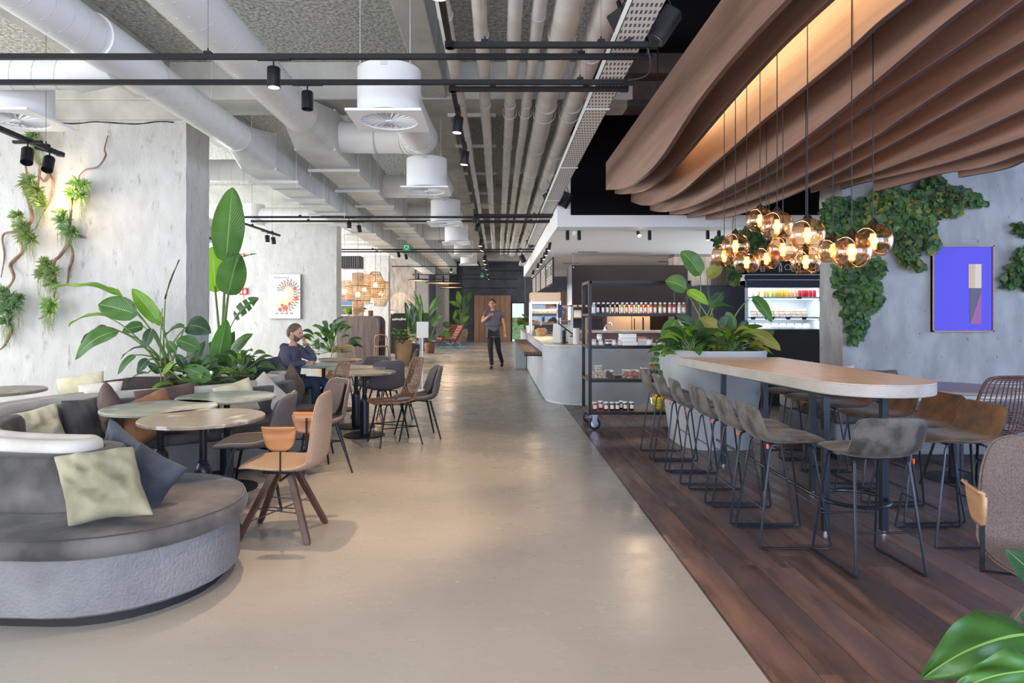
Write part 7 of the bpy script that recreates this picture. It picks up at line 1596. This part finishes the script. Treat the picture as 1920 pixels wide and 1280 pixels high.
def head(parent, c, yaw, hair, tilt=0, beard=False, s=1.0, glasses=False, hairline=.28, pitch=0):
    """egg head with brow, nose, lips, chin and ears; face toward local +x"""
    M = Matrix.Rotation(yaw, 3, 'Z') @ Matrix.Rotation(pitch, 3, 'Y') @ Matrix.Rotation(tilt, 3, 'X'); c = Vector(c); n = 28; k = 24
    def pt(i, j, off=0):
        th = math.pi * i / k; a = 2 * math.pi * j / n; z = math.cos(th); r = math.sin(th); x = r * math.cos(a); y = r * math.sin(a)
        wz = .115; wx = .098; wy = .075
        if z < 0: wx *= 1 - .22 * (-z) ** 1.4 * (1 if x > 0 else 1.35); wy *= 1 - .30 * (-z) ** 1.3
        f = max(0, x) ** 2
        e = .026 * math.exp(-((z + .12) / .13) ** 2 - (y / .17) ** 2) * f            # nose
        e += .007 * math.exp(-((z - .22) / .08) ** 2) * f                            # brow
        e -= .010 * math.exp(-((z - .06) / .09) ** 2 - ((abs(y) - .38) / .18) ** 2) * f   # eye sockets
        e += .008 * math.exp(-((z + .45) / .07) ** 2 - (y / .26) ** 2) * f            # lips
        e += .010 * math.exp(-((z + .80) / .14) ** 2 - (y / .35) ** 2) * f            # chin
        return c + M @ (Vector((x * wx, y * wy, z * wz)) * s + Vector((e, 0, 0)) * s + Vector((x, y, z)) * off)
    mb = MB(); mb.rings([[pt(i, j) for j in range(n)] for i in range(1, k)]); hd = mb.build('head', 'skin', parent, sharp=80)
    for sy in (1, -1):
        MB().sphere(c + M @ Vector((-.005, sy * .076 * s, -.008 * s)), .030 * s, 12, 8, sc=(.62, .32, 1.05)).build('ear', 'skin', hd)
        MB().sphere(c + M @ Vector((.083 * s, sy * .029 * s, .008 * s)), .0105 * s, 10, 8).build('eye', 'eye', hd)
    MB().sphere(c + M @ Vector((.093 * s, 0, -.052 * s)), .018 * s, 10, 6, sc=(.45, 1.15, .36)).build('mouth', 'lip', hd)
    # hair cap
    rg = []
    for q in range(10):
        ring = []
        for j in range(n):
            a = 2 * math.pi * j / n; tm = hairline + .52 * ((1 - math.cos(a)) / 2) ** .75; ring.append(pt(max(.2, tm * k * q / 9), j, (.009 if q < 9 else .001) * s))
        rg.append(ring)
    MB().rings(rg, cap=False).build('hair', hair, hd, sharp=80)
    if beard:
        def bpt(u, v):
            j = (-.215 + .43 * u) * n; a = abs(2 * u - 1); t0 = (.665 - .13 * a ** 2) * k; t1 = .94 * k
            e = min(1, 5 * min(u, 1 - u)) * min(1, 4 * v + .1); return pt(t0 + (t1 - t0) * v, j, .0075 * s * e)
        MB().grid(bpt, 14, 8).build('beard', hair, hd, sharp=80)
        def mpt(u, v): return pt((.60 + .025 * v) * k, (-.05 + .10 * u) * n, .004 * s)
        MB().grid(mpt, 6, 2).build('moustache', hair, hd, sharp=80)
    if glasses:
        g = MB()
        for sy in (1, -1): g.tube([c + M @ (Vector((.096, sy * .032 + .022 * math.cos(a), .008 + .017 * math.sin(a))) * s) for a in [2 * math.pi * q / 14 for q in range(14)]], .002, 5, closed=True).tube([c + M @ (Vector((.094, sy * .054, .012)) * s), c + M @ (Vector((0, sy * .078, .012)) * s)], .002, 5)
        g.build('glasses', 'dark_matte', hd)
    return hd
def hand(parent, wrist, d, up, s=1.0, curl=.5, side=1, name='hand'):
    """palm and five bent fingers as one skinned mesh"""
    w = Vector(wrist); d = Vector(d).normalized(); up = Vector(up); up = (up - d * up.dot(d)).normalized(); sd = d.cross(up) * side
    nodes = {'w': (w - d * .01, (.024 * s, .017 * s)), 'p': (w + d * .045 * s, (.034 * s, .015 * s)), 'k': (w + d * .075 * s, (.034 * s, .013 * s))}; ed = [('w', 'p'), ('p', 'k')]
    for i, (off, L_) in enumerate(((-.030, .058), (-.010, .070), (.010, .074), (.029, .066))):
        b = w + d * .08 * s + sd * off * s; q = b; dr = d.copy(); nodes['f%d0' % i] = (b, .0085 * s); ed.append(('k', 'f%d0' % i))
        for j in range(3):
            dr = (Matrix.Rotation(-curl * (.5 + .35 * j), 3, sd * side) @ dr); q = q + dr * L_ * s * (.42, .32, .26)[j]; nodes['f%d%d' % (i, j + 1)] = (q, (.0082, .0078, .007)[j] * s); ed.append(('f%d%d' % (i, j), 'f%d%d' % (i, j + 1)))
    tq = w + d * .02 * s + sd * .026 * s; nodes['t0'] = (tq, .011 * s); ed.append(('p', 't0')); td = (d * .75 + sd * .65 - up * .2).normalized()
    nodes['t1'] = (tq + td * .03 * s, .010 * s); nodes['t2'] = (tq + td * .03 * s + (td * .8 + d * .5 - up * curl * .5).normalized() * .028 * s, .0085 * s); ed += [('t0', 't1'), ('t1', 't2')]
    return skinned(name, nodes, ed, 'skin', parent, 1, 'p')

# ---- man sitting at the round table, looking right
m1 = thing('person', 'man in a dark hoodie and jeans sitting at a round table, chin on hand', 'person', (-2.62, 8.30, .44))
V = Vector
pel = V((-2.70, 8.36, .53)); ch = V((-2.72, 8.36, .84)); nk = V((-2.675, 8.37, 1.02)); hc = V((-2.655, 8.38, 1.175))
shN, shF = V((-2.735, 8.20, .955)), V((-2.66, 8.53, .955)); elN, elF = V((-2.66, 8.10, .775)), V((-2.435, 8.56, .805)); wrN, wrF = V((-2.47, 8.27, .800)), V((-2.535, 8.46, 1.015))
hipN, hipF = V((-2.68, 8.27, .52)), V((-2.68, 8.45, .52)); knN, knF = V((-2.33, 8.22, .53)), V((-2.24, 8.44, .53)); akN, akF = V((-2.33, 8.2, .10)), V((-2.26, 8.44, .10))
skinned('body', {'pel': (pel, .12), 'ab': ((pel + ch) / 2, .115), 'ch': (ch, .12), 'nk0': (V((-2.69, 8.365, .97)), .07), 'nk': (nk, .052), 'nk2': (V((-2.67, 8.375, 1.08)), .050), 'sN': (shN, .055), 'eN': (elN, .04), 'wN': (wrN, .026), 'sF': (shF, .055), 'eF': (elF, .04), 'wF': (wrF, .026), 'hN': (hipN, .08), 'kN': (knN, .052), 'aN': (akN, .036), 'hF': (hipF, .08), 'kF': (knF, .052), 'aF': (akF, .036)},
        [('pel', 'ab'), ('ab', 'ch'), ('ch', 'nk0'), ('nk0', 'nk'), ('nk', 'nk2'), ('ch', 'sN'), ('sN', 'eN'), ('eN', 'wN'), ('ch', 'sF'), ('sF', 'eF'), ('eF', 'wF'), ('pel', 'hN'), ('hN', 'kN'), ('kN', 'aN'), ('pel', 'hF'), ('hF', 'kF'), ('kF', 'aF')], 'skin', m1)
skinned('hoodie', {'pel': (pel + V((0, 0, .02)), (.155, .14)), 'ab': ((pel + ch) / 2, (.150, .135)), 'ch': (ch, (.165, .14)), 'nk0': (V((-2.695, 8.365, .975)), (.095, .09)), 'sN': (shN, .082), 'uN': ((shN + elN) / 2, .064), 'eN': (elN, .056), 'wN': (wrN, .038), 'sF': (shF, .082), 'uF': ((shF + elF) / 2, .062), 'eF': (elF, .054), 'wF': (wrF, .038)},
        [('pel', 'ab'), ('ab', 'ch'), ('ch', 'nk0'), ('ch', 'sN'), ('sN', 'uN'), ('uN', 'eN'), ('eN', 'wN'), ('ch', 'sF'), ('sF', 'uF'), ('uF', 'eF'), ('eF', 'wF')], 'hoodie', m1)
skinned('hood', {'a': (V((-2.77, 8.26, .985)), .045), 'b': (V((-2.80, 8.37, .995)), .06), 'c': (V((-2.76, 8.47, .985)), .045), 'd': (V((-2.68, 8.50, .955)), .03)}, [('a', 'b'), ('b', 'c'), ('c', 'd')], 'hoodie', m1)
skinned('jeans', {'pel': (pel - V((0, 0, .01)), (.145, .11)), 'hN': (hipN, .098), 'tN': ((hipN + knN) / 2, .088), 'kN': (knN, .072), 'cN': ((knN + akN) / 2, .058), 'aN': (akN, .05), 'hF': (hipF, .098), 'tF': ((hipF + knF) / 2, .088), 'kF': (knF, .072), 'cF': ((knF + akF) / 2, .058), 'aF': (akF, .05)},
        [('pel', 'hN'), ('hN', 'tN'), ('tN', 'kN'), ('kN', 'cN'), ('cN', 'aN'), ('pel', 'hF'), ('hF', 'tF'), ('tF', 'kF'), ('kF', 'cF'), ('cF', 'aF')], 'jeans', m1)
for a in (akN, akF): skinned('shoe', {'h': (V((a.x - .03, a.y, .045)), (.045, .04)), 'm': (V((a.x + .06, a.y, .04)), (.045, .035)), 't': (V((a.x + .15, a.y, .035)), (.04, .028))}, [('h', 'm'), ('m', 't')], 'shoe', m1)
head(m1, hc, R(-8), 'hair_brown', beard=True, s=1.05, hairline=.20, pitch=R(6))
hand(m1, wrN, (wrN - elN), (0, 0, 1), 1.0, .9, 1); hand(m1, wrF, V((-.02, -.04, .10)), (1, 0, .2), 1.0, .8, -1)
nt_ = thing('tablet', 'thin pale tablet on the table in front of the seated man', 'tablet', (-2.36, 8.32, .752)); MB().obox((-2.36, 8.32, .755), (.20, .14, .006), Matrix.Rotation(R(20), 3, 'Z')).build('tablet_body', 'light_grey', nt_, bevel=.002); MB().obox((-2.36, 8.32, .7585), (.18, .12, .001), Matrix.Rotation(R(20), 3, 'Z')).build('screen', 'grey_metal', nt_)

# ---- man walking in the aisle
wx, wy = -.11, 17.0
m2 = thing('person', 'man in a grey t-shirt and black trousers walking along the aisle', 'person', (wx, wy, 0))
pel = V((wx + .0, wy, .96)); ch = V((wx - .01, wy - .02, 1.34)); nk = V((wx - .02, wy - .03, 1.52)); hc = V((wx - .03, wy - .06, 1.72))
sL, sR = V((wx + .20, wy + .02, 1.47)), V((wx - .20, wy - .04, 1.47)); eL, eR = V((wx + .27, wy + .0, 1.18)), V((wx - .30, wy - .06, 1.24)); wL, wR = V((wx + .30, wy - .06, .95)), V((wx - .12, wy - .24, 1.40))
hL, hR = V((wx + .09, wy, .93)), V((wx - .09, wy, .93)); kL, kR = V((wx + .13, wy + .05, .50)), V((wx - .08, wy - .16, .50)); aL, aR = V((wx + .24, wy + .30, .12)), V((wx - .04, wy - .14, .09))
E = [('pel', 'ab'), ('ab', 'ch'), ('ch', 'nk0'), ('nk0', 'nk'), ('nk', 'nk2'), ('ch', 'sL'), ('sL', 'eL'), ('eL', 'wL'), ('ch', 'sR'), ('sR', 'eR'), ('eR', 'wR'), ('pel', 'hL'), ('hL', 'kL'), ('kL', 'aL'), ('pel', 'hR'), ('hR', 'kR'), ('kR', 'aR')]
skinned('body', {'pel': (pel, (.11, .075)), 'ab': ((pel + ch) / 2, (.11, .08)), 'ch': (ch, (.13, .09)), 'nk0': (V((wx - .015, wy - .02, 1.49)), .08), 'nk': (nk, .056), 'nk2': (V((wx - .025, wy - .04, 1.62)), .052), 'sL': (sL, .06), 'eL': (eL, .044), 'wL': (wL, .03), 'sR': (sR, .06), 'eR': (eR, .044), 'wR': (wR, .03), 'hL': (hL, .09), 'kL': (kL, .058), 'aL': (aL, .04), 'hR': (hR, .09), 'kR': (kR, .058), 'aR': (aR, .04)}, E, 'skin', m2)
skinned('tshirt', {'hem': (pel + V((0, 0, -.06)), (.19, .14)), 'pel': (pel + V((0, 0, .04)), (.195, .14)), 'ab': ((pel + ch) / 2, (.185, .13)), 'ch': (ch, (.20, .135)), 'nk0': (V((wx - .015, wy - .02, 1.485)), (.105, .085)), 'sL': (sL, .085), 'uL': ((sL * .45 + eL * .55), .066), 'sR': (sR, .085), 'uR': ((sR * .45 + eR * .55), .066)}, [('hem', 'pel'), ('pel', 'ab'), ('ab', 'ch'), ('ch', 'nk0'), ('ch', 'sL'), ('sL', 'uL'), ('ch', 'sR'), ('sR', 'uR')], 'tshirt', m2, root='pel')
skinned('trousers', {'pel': (pel - V((0, 0, .03)), (.165, .12)), 'hL': (hL, .105), 'tL': ((hL + kL) / 2, .090), 'kL': (kL, .072), 'cL': ((kL + aL) / 2, .062), 'aL': (aL, .055), 'hR': (hR, .105), 'tR': ((hR + kR) / 2, .090), 'kR': (kR, .072), 'cR': ((kR + aR) / 2, .062), 'aR': (aR, .055)}, [('pel', 'hL'), ('hL', 'tL'), ('tL', 'kL'), ('kL', 'cL'), ('cL', 'aL'), ('pel', 'hR'), ('hR', 'tR'), ('tR', 'kR'), ('kR', 'cR'), ('cR', 'aR')], 'trousers', m2)
skinned('shoe', {'h': (V((aR.x, aR.y + .03, .05)), (.045, .045)), 'm': (V((aR.x - .02, aR.y - .08, .042)), (.05, .038)), 't': (V((aR.x - .03, aR.y - .17, .036)), (.042, .03))}, [('h', 'm'), ('m', 't')], 'shoe', m2)
skinned('shoe', {'h': (V((aL.x, aL.y + .06, .11)), (.045, .045)), 'm': (V((aL.x - .02, aL.y - .04, .06)), (.05, .036)), 't': (V((aL.x - .03, aL.y - .11, .036)), (.042, .03))}, [('h', 'm'), ('m', 't')], 'shoe', m2)
head(m2, hc, R(-100), 'hair_black', s=1.06, glasses=True, hairline=.22)
hand(m2, wL, (wL - eL), (0, -1, 0), 1.0, .5, 1); hand(m2, wR, V((.10, -.02, .05)), (0, -1, .3), 1.0, .8, -1)
print('objects', len(bpy.data.objects))
